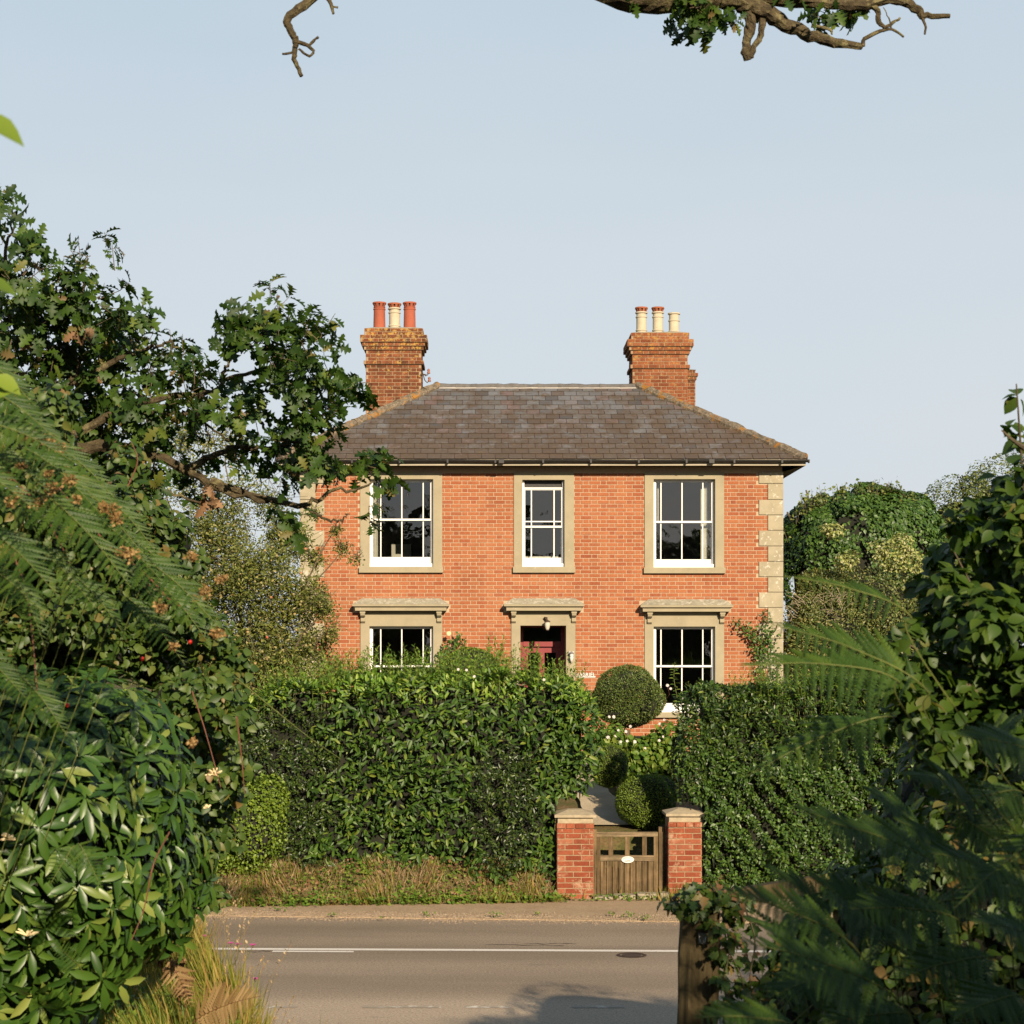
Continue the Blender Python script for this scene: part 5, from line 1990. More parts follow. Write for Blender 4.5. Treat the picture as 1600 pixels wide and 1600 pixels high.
# ------------------------------------------------------------------ verge: dry grass, weeds
def blades(name, xr, yr, n, h, mat, label, lean=0.6, zoff=-0.02, T=T_BLADE, mask=None, wide=1.0, parent=None):
    x = rng.uniform(*xr, n)
    y = rng.uniform(*yr, n)
    if mask is not None:
        k = mask(x, y)
        x, y = x[k], y[k]
        n = len(x)
    z = terrain_z(x, y) + zoff
    a = rng.uniform(0, 6.28, n)
    d = np.stack([np.cos(a) * lean * rng.random(n) + 0.5 * np.sin(x * 5), np.sin(a) * lean * rng.random(n) - 0.15, np.ones(n)], 1)
    nn = np.stack([-np.cos(a), -np.sin(a), 0.2 * np.ones(n)], 1) * -1
    s = rng.uniform(h[0], h[1], n) * (0.85 + 0.35 * np.sin(x * 3.7 + 1.3 * np.sin(y * 6)) + 0.25 * np.sin(x * 9.1 + 2)) + 0.02
    T2 = (T[0] * np.array([1, wide, 1]), T[1])
    return leaves(parent, np.stack([x, y, z], 1), basis(d, nn), s, T2, mat, stuff=name, label=label)


frontf = lambda x: 24.15 + 0.10 * (np.clip(x, -8, 4) + 3.4)
blades('dry_grass', (-5, 0.95), (24.1, 25.25), 15000, (0.06, 0.20), M['straw'], 'dry straw coloured grass on the bank below the left hedge',
       2.6, mask=lambda x, y: y > frontf(x) + 0.03 + 0.1 * rng.random(len(x)), wide=1.3)
blades('rough_grass', (-5, 0.95), (24.1, 25.2), 5000, (0.07, 0.26), M['grass'], 'long green and rusty grass mixed through the dry bank',
       2.2, mask=lambda x, y: (y > frontf(x) + 0.05) & (np.sin(x * 2.3 + 1) + 0.7 * np.sin(x * 6.1) + rng.normal(0, 0.5, len(x)) > 0.1), wide=1.5)
n = 1500
x_ = rng.uniform(-5, 0.95, n)
y_ = frontf(x_) + rng.uniform(0.0, 0.95, n)
leaves(None, np.stack([x_, y_, terrain_z(x_, y_) + 0.03 + 0.12 * rng.random(n)], 1), basis(rand_dirs(n), rand_dirs(n)), rng.uniform(0.03, 0.07, n), T_ROUND, M['dead'], stuff='dead_leaves', label='dead brown leaves caught in the verge grass')
blades('verge_grass', (-5, 3.4), (24.05, 25.2), 6500, (0.06, 0.24), M['grass'], 'green grass tufts along the back of the footpath',
       1.0, mask=lambda x, y: (y > frontf(x) - 0.02) & (np.sin(x * 3.1) + np.sin(x * 7.7 + 1) + rng.normal(0, 0.6, len(x)) > 0.2), wide=1.5)


def weed_patch(name, xs, ys, label, size=(0.03, 0.075), n=14, mat=None, spread=0.10, kind='stuff', zo=0.02):
    P, Q = [], []
    for x, y in zip(xs, ys):
        m = rng.poisson(n) + 3
        p = np.stack([x + rng.normal(0, spread, m), y + rng.normal(0, spread * 0.6, m), np.zeros(m)], 1)
        p[:, 2] = terrain_z(p[:, 0], p[:, 1]) + zo + rng.random(m) * spread * 0.9
        P.append(p)
        Q.append(np.tile([0, -0.4, 0.9], (m, 1)))
    P, Q = np.vstack(P), np.vstack(Q)
    return leaves(None, P, orient(Q, 0.7, 0.2, 0.0), rng.uniform(*size, len(P)), T_ROUND, mat or M['weed'], stuff=name, kind=kind, label=label)


n = 230
xs = rng.uniform(-4.4, 0.95, n)
weed_patch('weeds', xs, frontf(xs) + rng.uniform(0.0, 0.1, n) + 0.75 * rng.random(n) ** 2.5, 'low green weeds between the dry grass and the footpath')
n = 24
xs = rng.uniform(0.85, 3.3, n)
weed_patch('gate_weeds', xs, 24.85 + rng.uniform(-0.12, 0.1, n), 'small ivy and weeds at the foot of the gate', (0.025, 0.06), 12, spread=0.07)
for (px_, py_, k, wl_) in ((439, 1427, 1.0, 'nearest the rhododendron, the leftmost of all'), (775, 1437, 0.9, 'well left of the gate, the bushiest one'), (520, 1436, 0.5, 'second from the left, very small'),
                           (665, 1434, 0.6, 'below the middle of the dry grass bank'), (985, 1437, 0.8, 'straight in front of the oval gate sign'), (1010, 1441, 0.8, 'by the gate latch side, the rightmost'),
                           (840, 1434, 0.4, 'just left of the left brick pillar'), (955, 1434, 0.5, 'in front of the left half of the gate'), (600, 1440, 0.4, 'third from the left, hardly a tuft')):
    d_ = F * CH / (py_ - VY)
    p_ = at(px_, py_, d_)
    n_ = int(30 * k)
    r_ = thing('pavement_weed', 'small green weed on the footpath edge %s' % wl_, 'weed', (p_[0], p_[1], 0.03), 'weeds in the footpath edge')
    pos = np.stack([p_[0] + rng.normal(0, 0.07 * k, n_), p_[1] + rng.normal(0, 0.03, n_), 0.035 + 0.05 * rng.random(n_) * k], 1)
    leaves(r_, pos, orient(np.tile([0, -0.3, 0.9], (n_, 1)), 0.8, 0.3, -0.2), rng.uniform(0.03, 0.06, n_), T_LAUREL, M['weed'], stuff='foliage')

# ------------------------------------------------------------------ garden plants
def topiary(name, label, c, r, n, leaf, mat, seed, amp=0.03, trunk=None, core_k=0.93):
    t = thing(name, label, 'topiary', (c[0], c[1], c[2] - r[2]))
    p, q = shell(c, r, n, seed, amp, 0.06, -0.5, 5)
    leaves(t, p, orient(q, 0.75, 0.6, 0.0), rng.uniform(0.7, 1.3, len(p)) * leaf, T_SMALL, mat)
    bush_core(t, [(c, r, seed, amp, core_k)])
    if trunk:
        mb = MB()
        branch(mb, trunk, 0.05, 0.035, 8)
        mb.build('trunk', M['twig'], t)
    return t


topiary('box_ball', 'large round clipped topiary ball between door and right window', at(981, 1089, 31.5), (0.60, 0.58, 0.52), 15000, 0.034, M['box'], 21, 0.09,
        [at(981, 1140, 31.5), at(980, 1165, 31.5), at(983, 1190, 31.5)])
topiary('box_ball', 'clipped green topiary dome behind the left hedge beside the lower left window', at(735, 1052, 33), (0.56, 0.5, 0.46), 7000, 0.034, M['box_lime'], 22, 0.04)
topiary('box_ball', 'small lime green box ball beside the garden path', at(951, 1196, 28.0), (0.29, 0.31, 0.33), 5200, 0.026, M['box_lime'], 23, 0.04)
tb = topiary('box_bush', 'low flat topped clipped box bush just behind the gate', at(1008, 1252, 26.45) + np.array([0, 0.0, 0]), (0.43, 0.40, 0.38), 9000, 0.026, M['box_lime'], 24, 0.05)
topiary('box_bush', 'bright clipped box hedge top behind the dark round bush', at(1018, 1236, 27.3), (0.44, 0.42, 0.24), 5000, 0.026, M['box_lime'], 25, 0.03)

an = thing('anemone_clump', 'leafy clump of pale pink anemones below the large topiary ball', 'flower bed', (2.8, 29.6, 1.2))
P, Q = [], []
for (a, b, r_, m) in ((1000, 1175, 26, 420), (1030, 1165, 24, 350), (960, 1150, 22, 260), (1020, 1195, 28, 420), (985, 1200, 22, 320), (1045, 1190, 20, 250), (935, 1160, 18, 200), (1050, 1150, 22, 260)):
    c = at(a, b, 29.6)
    p, q = shell(c, (r_ / 96, 0.4, r_ / 96), m, a, 0.2, 0.5)
    P.append(p)
    Q.append(q)
P, Q = np.vstack(P), np.vstack(Q)
leaves(an, P, orient(Q, 0.8, 0.3, 0.3), rng.uniform(0.06, 0.13, len(P)), T_HAZEL, M['weed'], 60)
bush_core(an, [(at(1005, 1178, 29.9), (0.5, 0.3, 0.32), 3, 0.1, 0.9), (at(950, 1165, 30.0), (0.25, 0.25, 0.25), 4, 0.1, 0.9)])


def flower(parent, c, r, mat, seed, name='blossom', nrm=(0, -0.9, 0.4), petals=6):
    nrm = np.array(nrm) / np.linalg.norm(nrm)
    s = np.cross(nrm, [0.2, 0.3, 0.9])
    s /= np.linalg.norm(s)
    u = np.cross(nrm, s)
    V, Fs = [], []
    for k in range(petals):
        a = 6.283 * k / petals + seed
        d = s * math.cos(a) + u * math.sin(a)
        e = -s * math.sin(a) + u * math.cos(a)
        b = len(V)
        V += [np.array(c), np.array(c) + d * r * 0.6 + e * r * 0.42 + nrm * r * 0.15, np.array(c) + d * r, np.array(c) + d * r * 0.6 - e * r * 0.42 + nrm * r * 0.15]
        Fs.append((b, b + 1, b + 2, b + 3))
    mb = MB()
    mb.add(V, Fs)
    return mb.build(name, mat, parent)


segs = []
for i, (a, b) in enumerate(((952, 1120), (959, 1120), (978, 1143), (966, 1141), (962, 1150), (980, 1158), (992, 1159), (1030, 1157), (1036, 1151), (912, 1171), (950, 1152), (1008, 1169), (1038, 1125), (1048, 1129), (1031, 1131), (985, 1135), (970, 1159))):
    c = at(a, b, 29.2 if b > 1140 else 30.4)
    flower(an, c, 0.022 + 0.010 * random.random(), M['flower'], i, nrm=(random.uniform(-0.3, 0.5), -0.9, random.uniform(0.1, 0.6)))
    segs.append([c + np.array([random.uniform(-0.1, 0.1), 0.1, -0.45]), c + np.array([0, 0.05, -0.2]), c])
twig_mesh(an, segs, 0.004, M['greenstem'], 'stems')

# tall stem in front of the right window, and flower beside it
ts = thing('tall_weed', 'tall leafy stem standing in front of the lower right window', 'plant', (at(1056, 1150, 30)[0], 30, 1.3))
P, Dv, Nn, S = [], [], [], []
line = spline([at(1063, 1120, 30), at(1058, 1090, 30), at(1053, 1060, 30), at(1054, 1035, 30)], 46)
for i, p in enumerate(line):
    a = i * 2.4
    P.append(p)
    Dv.append([math.cos(a), math.sin(a) - 0.2, 0.2])
    Nn.append([0, -0.4, 1])
    S.append(random.uniform(0.06, 0.12) * (1 if i < 40 else 0.8))
leaves(ts, P, basis(np.array(Dv), np.array(Nn, float) + rng.normal(0, 0.2, (46, 3))), np.array(S), T_LAUREL, M['weed'])
twig_mesh(ts, [list(line[::5])], 0.008, M['greenstem'], 'stem')
st = [at(1038, 1098, 30), at(1046, 1085, 30), at(1043, 1073, 30)]
twig_mesh(ts, [st], 0.006, M['redstem'], 'stem')
flower(ts, at(1043, 1071, 30), 0.03, M['flower'], 1)
flower(ts, at(1048, 1076, 30), 0.025, M['flower'], 2)


# climbing roses on the house wall
def wall_climber(label, pts, stems, leaf=0.065, mat='ivy_leaf', dens=0.16):
    t = thing('climbing_rose', label, 'climber', (HX(stems[0][0][0]), W - 0.1, 1.45))
    P = []
    for (a, b, r_) in pts:
        m = int(r_ * r_ * dens * 1.5) + 6
        ang = rng.uniform(0, 6.28, m)
        rr = r_ * np.sqrt(rng.random(m)) / 80
        P.append(np.stack([HX(a) + rr * np.cos(ang), W - 0.05 - 0.22 * rng.random(m), HZ(b) + rr * np.sin(ang)], 1))
    P = np.vstack(P)
    leaves(t, P, orient(np.tile([0.0, -1, 0.2], (len(P), 1)), 0.9, 0.2, 0.3), rng.uniform(0.6, 1.2, len(P)) * leaf, T_ROUND, M[mat], 40, part='leaf')
    sg = []
    for st_ in stems:
        sg.append(list(spline([(HX(a), W - 0.06 - 0.05 * random.random(), HZ(b)) for a, b in st_], 10)))
    twig_mesh(t, sg, 0.014, M['twig'], 'stems')
    return t


wall_climber('climbing rose on the wall by the right corner stones',
             [(1192, 962, 8), (1196, 975, 9), (1160, 978, 11), (1174, 988, 14), (1188, 998, 16), (1204, 992, 12), (1149, 972, 7), (1184, 1012, 16), (1200, 1010, 13), (1192, 1026, 14),
              (1214, 1030, 10), (1182, 1046, 6), (1190, 1066, 12), (1205, 1060, 14), (1200, 1080, 12), (1212, 1078, 12)],
             [[(1205, 1170), (1203, 1100), (1192, 1030), (1190, 990), (1194, 950)], [(1192, 1030), (1175, 995), (1150, 972)], [(1190, 1010), (1210, 985), (1214, 975)],
              [(1210, 1170), (1212, 1080), (1215, 1030)], [(1196, 1170), (1190, 1080), (1180, 1045)]])
cr_l = wall_climber('dark climbing rose with one pale bloom right of the lower left window',
                    [(716, 1000, 10), (706, 1008, 10), (722, 1003, 8), (697, 1018, 11), (690, 1028, 9), (705, 1030, 10)],
                    [[(700, 1170), (700, 1050), (706, 1010), (718, 995)], [(700, 1050), (688, 1025)]], 0.07)
flower(cr_l, (HX(702), W - 0.28, HZ(990)), 0.05, M['cream_fl'], 3, petals=8)
for (a, b) in ((741, 1057), (716, 1046), (729, 1047), (850, 1062)):
    flower(hl, at(a, b, 25.15), 0.022, M['flower'], a)

# little concrete post and rail beyond the right hedge
fp = thing('fence_post', 'thin pale concrete post rising behind the right hedge', 'post', (at(1330, 1100, 33)[0], 33, 1.4))
mb = MB()
c = at(1330, 1054, 33)
mb.bbox(c[0] - 0.035, c[0] + 0.035, 32.96, 33.04, 1.2, c[2], 0.006)
mb.build('post', M['stone'], fp)
mb = MB()
mb.tube([(at(1222, 1066, 33.1)[0], 33.1, at(1222, 1066, 33.1)[2]), (c[0], 33.05, at(1330, 1066, 33)[2])], 0.006, 5)
mb.tube([(at(1222, 1078, 33.1)[0], 33.1, at(1222, 1078, 33.1)[2]), (c[0], 33.05, at(1330, 1078, 33)[2])], 0.006, 5)
mb.build('wire', M['metal'], fp)


# ------------------------------------------------------------------ trees beyond
def px_clusters(lst, d0, jit=0.0):
    C, R_ = [], []
    for it in lst:
        a, b, r_ = it[:3]
        d_ = (it[3] if len(it) > 3 else d0) + random.uniform(-jit, jit)
        C.append(at(a, b, d_))
        R_.append(r_ / F * d_)
    return C, R_


def trunk_and_limbs(root, base, fork, tips, r0=0.12, mat='twig', r1=0.02, wob=0.05, lk=0.45):
    mb = MB()
    branch(mb, [base, (np.array(base) + np.array(fork)) / 2 + rng.normal(0, 0.06, 3), fork], r0, r0 * 0.7, 8, 9, 0.06)
    mb.build('trunk', M[mat], root)
    mb = MB()
    for t in tips:
        f = np.array(fork)
        t = np.array(t)
        mid = f + (t - f) * 0.5 + np.array([0, 0, 0.15]) * np.linalg.norm(t - f) * 0.3 + rng.normal(0, 0.08, 3)
        branch(mb, [f, mid, t], r0 * lk, r1, 9, 6, 0.06, wob * 0.4)
    mb.build('limbs', M[mat], root)


# apple tree left of the house
ap = thing('apple_tree', 'grey green apple tree with small fruit beside the left house corner', 'tree', (-3.9, 29.5, 1.3))
cl = [(230, 700, 50), (200, 650, 45), (170, 740, 55), (290, 690, 60), (350, 690, 50), (300, 760, 70), (230, 790, 70), (380, 770, 55), (340, 830, 75), (430, 790, 45), (450, 845, 55), (490, 805, 14), (525, 828, 12),
      (490, 872, 22), (535, 858, 14), (556, 872, 10), (400, 900, 85), (470, 935, 60), (505, 950, 30), (330, 920, 90), (420, 990, 90), (490, 1010, 45), (515, 990, 20), (350, 1030, 90), (250, 900, 90), (520, 1045, 30), (450, 1050, 60), (260, 1020, 90)]
Cc, Rr = px_clusters(cl, 29.8, 0.8)
P, Q = [], []
for i, (c, r_) in enumerate(zip(Cc, Rr)):
    rp = cl[i][2]
    m = int(rp * rp * (0.34 if cl[i][1] < 800 else 0.95))
    p, q = ball_leaves(c, (r_, r_ * 1.1, r_), m)
    # clump them into sprays
    hub = c + rand_dirs(max(6, m // 22)) * r_ * 0.85 * rng.random((max(6, m // 22), 1)) ** 0.4
    hi = rng.integers(0, len(hub), m)
    p = hub[hi] * 0.8 + p * 0.2 + rng.normal(0, 0.05, (m, 3))
    P.append(p)
    Q.append(q)
P, Q = np.vstack(P), np.vstack(Q)
Q[:, 1] -= 0.6
Q /= np.linalg.norm(Q, axis=1, keepdims=True)
leaves(ap, P, orient(Q, 0.9, 0.5, 0.1), rng.uniform(0.035, 0.075, len(P)), T_SMALL, M['apple_leaf'])
trunk_and_limbs(ap, (-3.95, 29.6, 1.2), (-3.9, 29.6, 2.5), Cc[::2], 0.10, r1=0.008, lk=0.28)
segs = []
for c, r_ in zip(Cc, Rr):
    for _ in range(14):
        a = c + rand_dirs(1)[0] * r_ * 0.3
        b = c + rand_dirs(1)[0] * r_ * 1.15 + np.array([0, 0, 0.12])
        segs.append([a, (a + b) / 2 + rng.normal(0, 0.04, 3), b])
twig_mesh(ap, segs, 0.006, M['twig'])
am = MB()
am.lathe(0, 0, [(0.001, -0.024), (0.018, -0.019), (0.026, 0.0), (0.022, 0.016), (0.008, 0.022), (0.001, 0.018)], 9)
ame = mesh_from('apple', am.V, am.F, M['apple'], smooth=True)
rl = root_loc(ap)
for k in range(48):
    a, b = random.uniform(300, 525), random.uniform(830, 1045)
    if a > 480 and b < 860:
        continue
    p = Vector(at(a, b, 28.9 + random.uniform(-0.2, 0.3)))
    link('apple', ame, ap, loc=p - rl)

# trees at the right, behind the garden
it = thing('ivy_tree', 'large rounded tree smothered in ivy right of the house', 'tree', (8.9, 43.5, 1.2))
items = [(at(1330, 900, 43), (1.7, 1.6, 2.1), 31, 0.10), (at(1385, 880, 43.2), (1.35, 1.6, 1.75), 32, 0.10), (at(1285, 850, 43.4), (0.95, 1.2, 1.15), 33, 0.12), (at(1350, 830, 43.5), (1.2, 1.3, 1.15), 37, 0.10), (at(1410, 830, 43.5), (0.9, 1.3, 0.95), 38, 0.10)]
for c, r, sd_, am_ in items:
    p, q = shell(c, r, 9500, sd_, am_, 0.10, -0.2, 4, clump=0.10)
    leaves(it, p, orient(q, 0.6, 0.2, 0.5), rng.uniform(0.07, 0.13, len(p)), T_ROUND, M['ivy_leaf'])
bush_core(it, [(c, r, sd_, am_, 0.80) for c, r, sd_, am_ in items])
c_ = at(1330, 900, 43)
trunk_and_limbs(it, (c_[0], 43.2, 1.0), (c_[0], 43.2, 3.0), [at(1260, 765, 43), at(1385, 758, 43), at(1410, 760, 43.2), at(1228, 800, 43)], 0.25)
segs, P, Q = [], [], []
for k in range(60):
    a = random.uniform(1228, 1445)
    top = np.interp(a, [1228, 1250, 1290, 1340, 1400, 1445], [830, 785, 765, 758, 760, 790])
    p0 = at(a, top + 22, 42.6)
    p1 = p0 + np.array([random.uniform(-0.12, 0.12), 0, random.uniform(0.3, 0.5)])
    segs.append([p0, p1])
    for j in range(9):
        P.append(p0 + (p1 - p0) * random.random() + rng.normal(0, 0.04, 3))
leaves(it, np.array(P), orient(np.tile([0, -0.6, 0.6], (len(P), 1)), 0.9, 0.4), rng.uniform(0.06, 0.11, len(P)), T_ROUND, M['shrub_leaf'])
twig_mesh(it, segs, 0.008)

t2 = thing('hawthorn_tree', 'grey green bushy tree beyond the ivy tree at the right edge', 'tree', (12.4, 46, 1.2))
items = [(at(1490, 880, 46), (1.5, 1.5, 2.2), 34, 0.12), (at(1560, 860, 46), (1.8, 1.6, 2.3), 35, 0.12), (at(1640, 860, 46), (1.6, 1.6, 2.5), 36, 0.12), (at(1450, 900, 45), (0.8, 1, 1.3), 39, 0.12)]
for c, r, sd_, am_ in items:
    p, q = shell(c, r, 11000, sd_, am_, 0.26, -0.2, 4, clump=0.13)
    leaves(t2, p, orient(q, 0.8, 0.4, 0.2), rng.uniform(0.06, 0.11, len(p)), T_SMALL, M['shrub_leaf'])
bush_core(t2, [(c, r, sd_, am_, 0.66) for c, r, sd_, am_ in items])
c_ = at(1560, 860, 46)
trunk_and_limbs(t2, (c_[0], 46, 1.0), (c_[0], 46, 3.2), [at(1590, 735, 46), at(1500, 750, 46)], 0.22)

sh_ = thing('elaeagnus_bush', 'olive green shrub with golden sprays at the right house corner', 'shrub', (8.0, 38.5, 1.3))
items = [(at(1300, 1000, 38), (0.95, 0.9, 1.05), 41, 0.15), (at(1360, 960, 38.3), (1.1, 0.9, 1.0), 42, 0.15), (at(1400, 1010, 38), (0.9, 0.9, 1.0), 43, 0.15), (at(1255, 1010, 37.6), (0.45, 0.6, 0.9), 44, 0.15), (at(1290, 935, 38.8), (0.7, 0.8, 0.7), 45, 0.15), (at(1460, 960, 39), (0.9, 0.9, 1.2), 46, 0.15)]
for c, r, sd_, am_ in items:
    p, q = shell(c, r, 5200, sd_, am_, 0.3, -0.2, 4)
    leaves(sh_, p, orient(q, 0.9, 0.5, 0.0), rng.uniform(0.045, 0.085, len(p)), T_SMALL, M['olive'])
bush_core(sh_, [(c, r, sd_, am_, 0.72) for c, r, sd_, am_ in items])
for (a, b, rp, m) in ((1398, 868, 26, 560), (1425, 878, 20, 320), (1375, 862, 16, 200), (1303, 830, 14, 200), (1318, 880, 14, 220), (1330, 872, 10, 120), (1290, 826, 8, 70), (1410, 850, 16, 260)):
    c = at(a, b, 37.9 + (0.8 if b < 845 else 0))
    p, q = shell(c, (rp / 75, 0.3, rp / 75), m, a, 0.2, 0.5)
    leaves(sh_, p, orient(q, 0.9, 0.5), rng.uniform(0.05, 0.085, len(p)), T_ROUND, M['golden'], stuff='golden_leaves')
segs = []
for k in range(90):
    a, b = random.uniform(1230, 1320), random.uniform(930, 985)
    p = at(a, b, 37.4)
    dr_ = np.array([random.uniform(-0.35, 0.35), random.uniform(-0.1, 0.1), random.uniform(0.0, 0.25)])
    segs.append([p, p + dr_ * 0.5 + np.array([0, 0, 0.04]), p + dr_])
twig_mesh(sh_, segs, 0.007, M['stone'], 'bare_twigs')

# ------------------------------------------------------------------ big oak on the left bank
oak = thing('oak_tree', 'oak tree reaching over from the left with spreading lobed leaves', 'tree', (-5.6, 11.5, 1.5))
cl = [(30, 445, 42), (85, 455, 45), (145, 475, 45), (20, 520, 60), (90, 530, 62), (165, 545, 55), (205, 520, 25), (55, 610, 70), (150, 620, 62), (232, 565, 34), (288, 560, 24), (235, 635, 52), (295, 620, 42), (335, 650, 30), (-60, 500, 70), (-60, 620, 80), (-50, 400, 50),
      (160, 700, 60), (250, 700, 50), (60, 700, 60), (120, 770, 55), (215, 775, 45), (300, 770, 26),
      (142, 400, 14), (128, 415, 12), (165, 388, 7), (215, 495, 12), (12, 330, 14), (38, 388, 16), (4, 300, 9), (8, 365, 16), (-20, 350, 20), (50, 405, 14),
      (375, 500, 34), (352, 530, 22), (430, 492, 28), (425, 470, 10), (470, 535, 40), (420, 555, 42), (375, 555, 24), (495, 512, 20), (500, 535, 20), (462, 605, 44), (520, 600, 36), (556, 600, 16), (580, 598, 9), (395, 640, 32), (475, 665, 44), (530, 640, 16),
      (430, 705, 36), (495, 715, 38), (562, 728, 20), (590, 735, 24), (604, 762, 16), (562, 758, 14), (480, 738, 18), (425, 760, 20), (352, 728, 20), (378, 700, 18), (590, 700, 14), (575, 790, 9), (450, 800, 10), (462, 822, 10), (340, 600, 16), (325, 690, 18)]
Cc, Rr = px_clusters(cl, 11.3, 0.7)
P, R, S, segs = shoots(Cc, Rr, lambda r: max(2, int((r / 11.3 * F) ** 2 * 3.14 / 370)), 0.108, (5, 8), 0.09, 0.35, 1.15)
ok = np.ones(len(P), bool)
leaves(oak, P, R, S, T_OAK, M['oak'], 300, cell=12)
twig_mesh(oak, segs, 0.0035, M['twig'])
mb = MB()
A = lambda a, b, d_=11.3: at(a, b, d_)
base = np.array([-5.6, 11.5, 1.2])
branch(mb, [base, (-5.5, 11.5, 3.0), (-5.2, 11.5, 4.6), (-4.4, 11.4, 5.4)], 0.34, 0.20, 14, 12, 0.10)
mb.build('trunk', M['bark'], oak)
limbs = [([(-5.3, 11.5, 4.0), A(0, 700), A(120, 700), A(200, 700), A(290, 735), A(350, 765), A(420, 785)], 0.055, 0.014),
         ([A(330, 752), A(390, 772), A(470, 790), A(520, 770), A(585, 755)], 0.028, 0.006),
         ([A(285, 735), A(330, 715), A(370, 700), A(430, 700), A(480, 690)], 0.026, 0.006),
         ([A(100, 690), A(190, 640), A(260, 620), A(330, 612), A(362, 590), A(400, 580), A(450, 560)], 0.028, 0.007),
         ([A(348, 603), A(352, 575), A(368, 552), A(380, 520)], 0.014, 0.004),
         ([A(375, 588), A(395, 640), A(420, 675), A(470, 700)], 0.014, 0.005),
         ([A(180, 660), A(240, 645), A(300, 650), A(360, 690)], 0.018, 0.006),
         ([A(40, 690), A(110, 600), A(130, 520), A(128, 450), A(135, 400)], 0.028, 0.005),
         ([A(115, 600), A(190, 560), A(240, 540), A(280, 545)], 0.022, 0.005),
         ([(-5.2, 11.5, 4.8), A(-150, 600), A(-60, 480), A(0, 420), A(20, 350)], 0.04, 0.006),
         ([A(160, 690), A(200, 740), A(260, 770), A(330, 790)], 0.02, 0.005),
         ([A(470, 790), A(520, 815), A(545, 800)], 0.010, 0.004),
         ([A(300, 640), A(320, 665), A(330, 700)], 0.010, 0.004)]
for i, (pts, r0, r1) in enumerate(limbs):
    mb = MB()
    branch(mb, pts, r0, r1, 26, 8, 0.10, 0.012)
    mb.build('branch', M['bark'], oak)
# bare curled tips against the sky
segs, P, Dv = [], [], []
for (a, b, h_) in ((122, 375, 34), (75, 430, 26), (78, 408, 0), (175, 383, 10), (432, 462, 18), (265, 515, 20), (35, 400, 22), (300, 560, 14)):
    p0, p1 = A(a + 4, b + 40), A(a, b)
    segs.append([p0, (p0 + p1) / 2 + rng.normal(0, 0.01, 3), p1])
    for k in range(9):
        P.append(p0 + (p1 - p0) * (k / 8))
        Dv.append([random.uniform(-1, 1), random.uniform(-0.5, 0.5), random.uniform(-0.2, 0.6)])
leaves(oak, np.array(P), basis(np.array(Dv), rand_dirs(len(P))), rng.uniform(0.03, 0.07, len(P)), T_OAK, M['oak'], stuff='young_leaves')
twig_mesh(oak, segs, 0.004, name='bare_twigs')
# dead leaf cluster caught on the branch
P, R, S, segs = shoots([A(322, 782, 11.0), A(335, 765, 11.0), A(125, 512, 10.8)], [0.06, 0.05, 0.03], lambda r: 2, 0.10, (3, 5), 0.03, 0.9)
leaves(oak, P, R, S, T_OAK, M['dead'], stuff='dead_leaves')

# overhead limb of the same oak and its broken twigs, leafy in places
B = lambda a, b, d_=9.2: at(a, b, d_)
ob = MB()
mb = MB()
branch(mb, [(-5.2, 11.5, 4.7), (-3.6, 10.6, 7.2), (-1.2, 9.6, 7.9), B(820, -90), B(960, -16), B(1040, -2), B(1110, -6), B(1150, 0), B(1190, 16), B(1240, 44), B(1290, 64), B(1348, 72)], 0.12, 0.016, 60, 12, 0.14, 0.004)
mb.build('overhead_limb', M['bark'], oak)
mb = MB()
branch(mb, [B(1170, 12), B(1172, 40), B(1166, 70), B(1168, 94)], 0.030, 0.022, 12, 9, 0.2, 0.003)
branch(mb, [B(1192, 30), B(1188, 55), B(1178, 76), B(1172, 90)], 0.018, 0.014, 10, 8, 0.2, 0.003)
mb.build('broken_stub', M['bark'], oak)
mb = MB()
branch(mb, [B(1130, -20), B(1200, -6), B(1280, 2), B(1340, 8), B(1400, -2), B(1432, 14), B(1446, 26), B(1482, 25)], 0.045, 0.011, 34, 9, 0.16, 0.004)
branch(mb, [B(1348, 72), B(1352, 60), B(1378, 48), B(1398, 46), B(1412, 58)], 0.012, 0.005, 14, 6, 0.2, 0.003)
branch(mb, [B(1355, 5), B(1370, 15), B(1372, 32), B(1382, 44)], 0.018, 0.010, 12, 7, 0.2, 0.003)
branch(mb, [B(1384, 44), B(1398, 34), B(1406, 30)], 0.010, 0.005, 8, 6, 0.3, 0.003)
branch(mb, [B(1392, 44), B(1388, 26), B(1380, 12)], 0.005, 0.002, 8, 5, 0.2, 0.002)
branch(mb, [B(1440, 22), B(1444, 36), B(1446, 54)], 0.012, 0.005, 8, 6, 0.3, 0.003)
branch(mb, [B(1300, 66), B(1304, 75)], 0.008, 0.004, 4, 6, 0.2)
branch(mb, [B(1268, 40), B(1296, 46), B(1300, 54)], 0.010, 0.005, 8, 6, 0.2)
mb.build('dead_twigs', M['bark'], oak)
mb = MB()
branch(mb, [(-1.6, 9.8, 7.9), B(560, -100), B(492, -8), B(450, 28), B(456, 50), B(462, 66), B(460, 90), B(470, 119)], 0.030, 0.010, 40, 8, 0.14, 0.003)
branch(mb, [B(462, 64), B(478, 70), B(490, 80), B(484, 88), B(474, 82), B(466, 76)], 0.010, 0.005, 14, 6, 0.25, 0.002)
branch(mb, [B(484, 70), B(492, 62), B(498, 58)], 0.006, 0.006, 6, 6, 0.4)
branch(mb, [B(458, 82), B(446, 84), B(441, 84)], 0.006, 0.006, 6, 6, 0.3)
branch(mb, [B(505, -14), B(516, 4), B(521, 22)], 0.016, 0.006, 8, 7, 0.2)
branch(mb, [B(519, 10), B(528, 12)], 0.005, 0.006, 4, 6, 0.2)
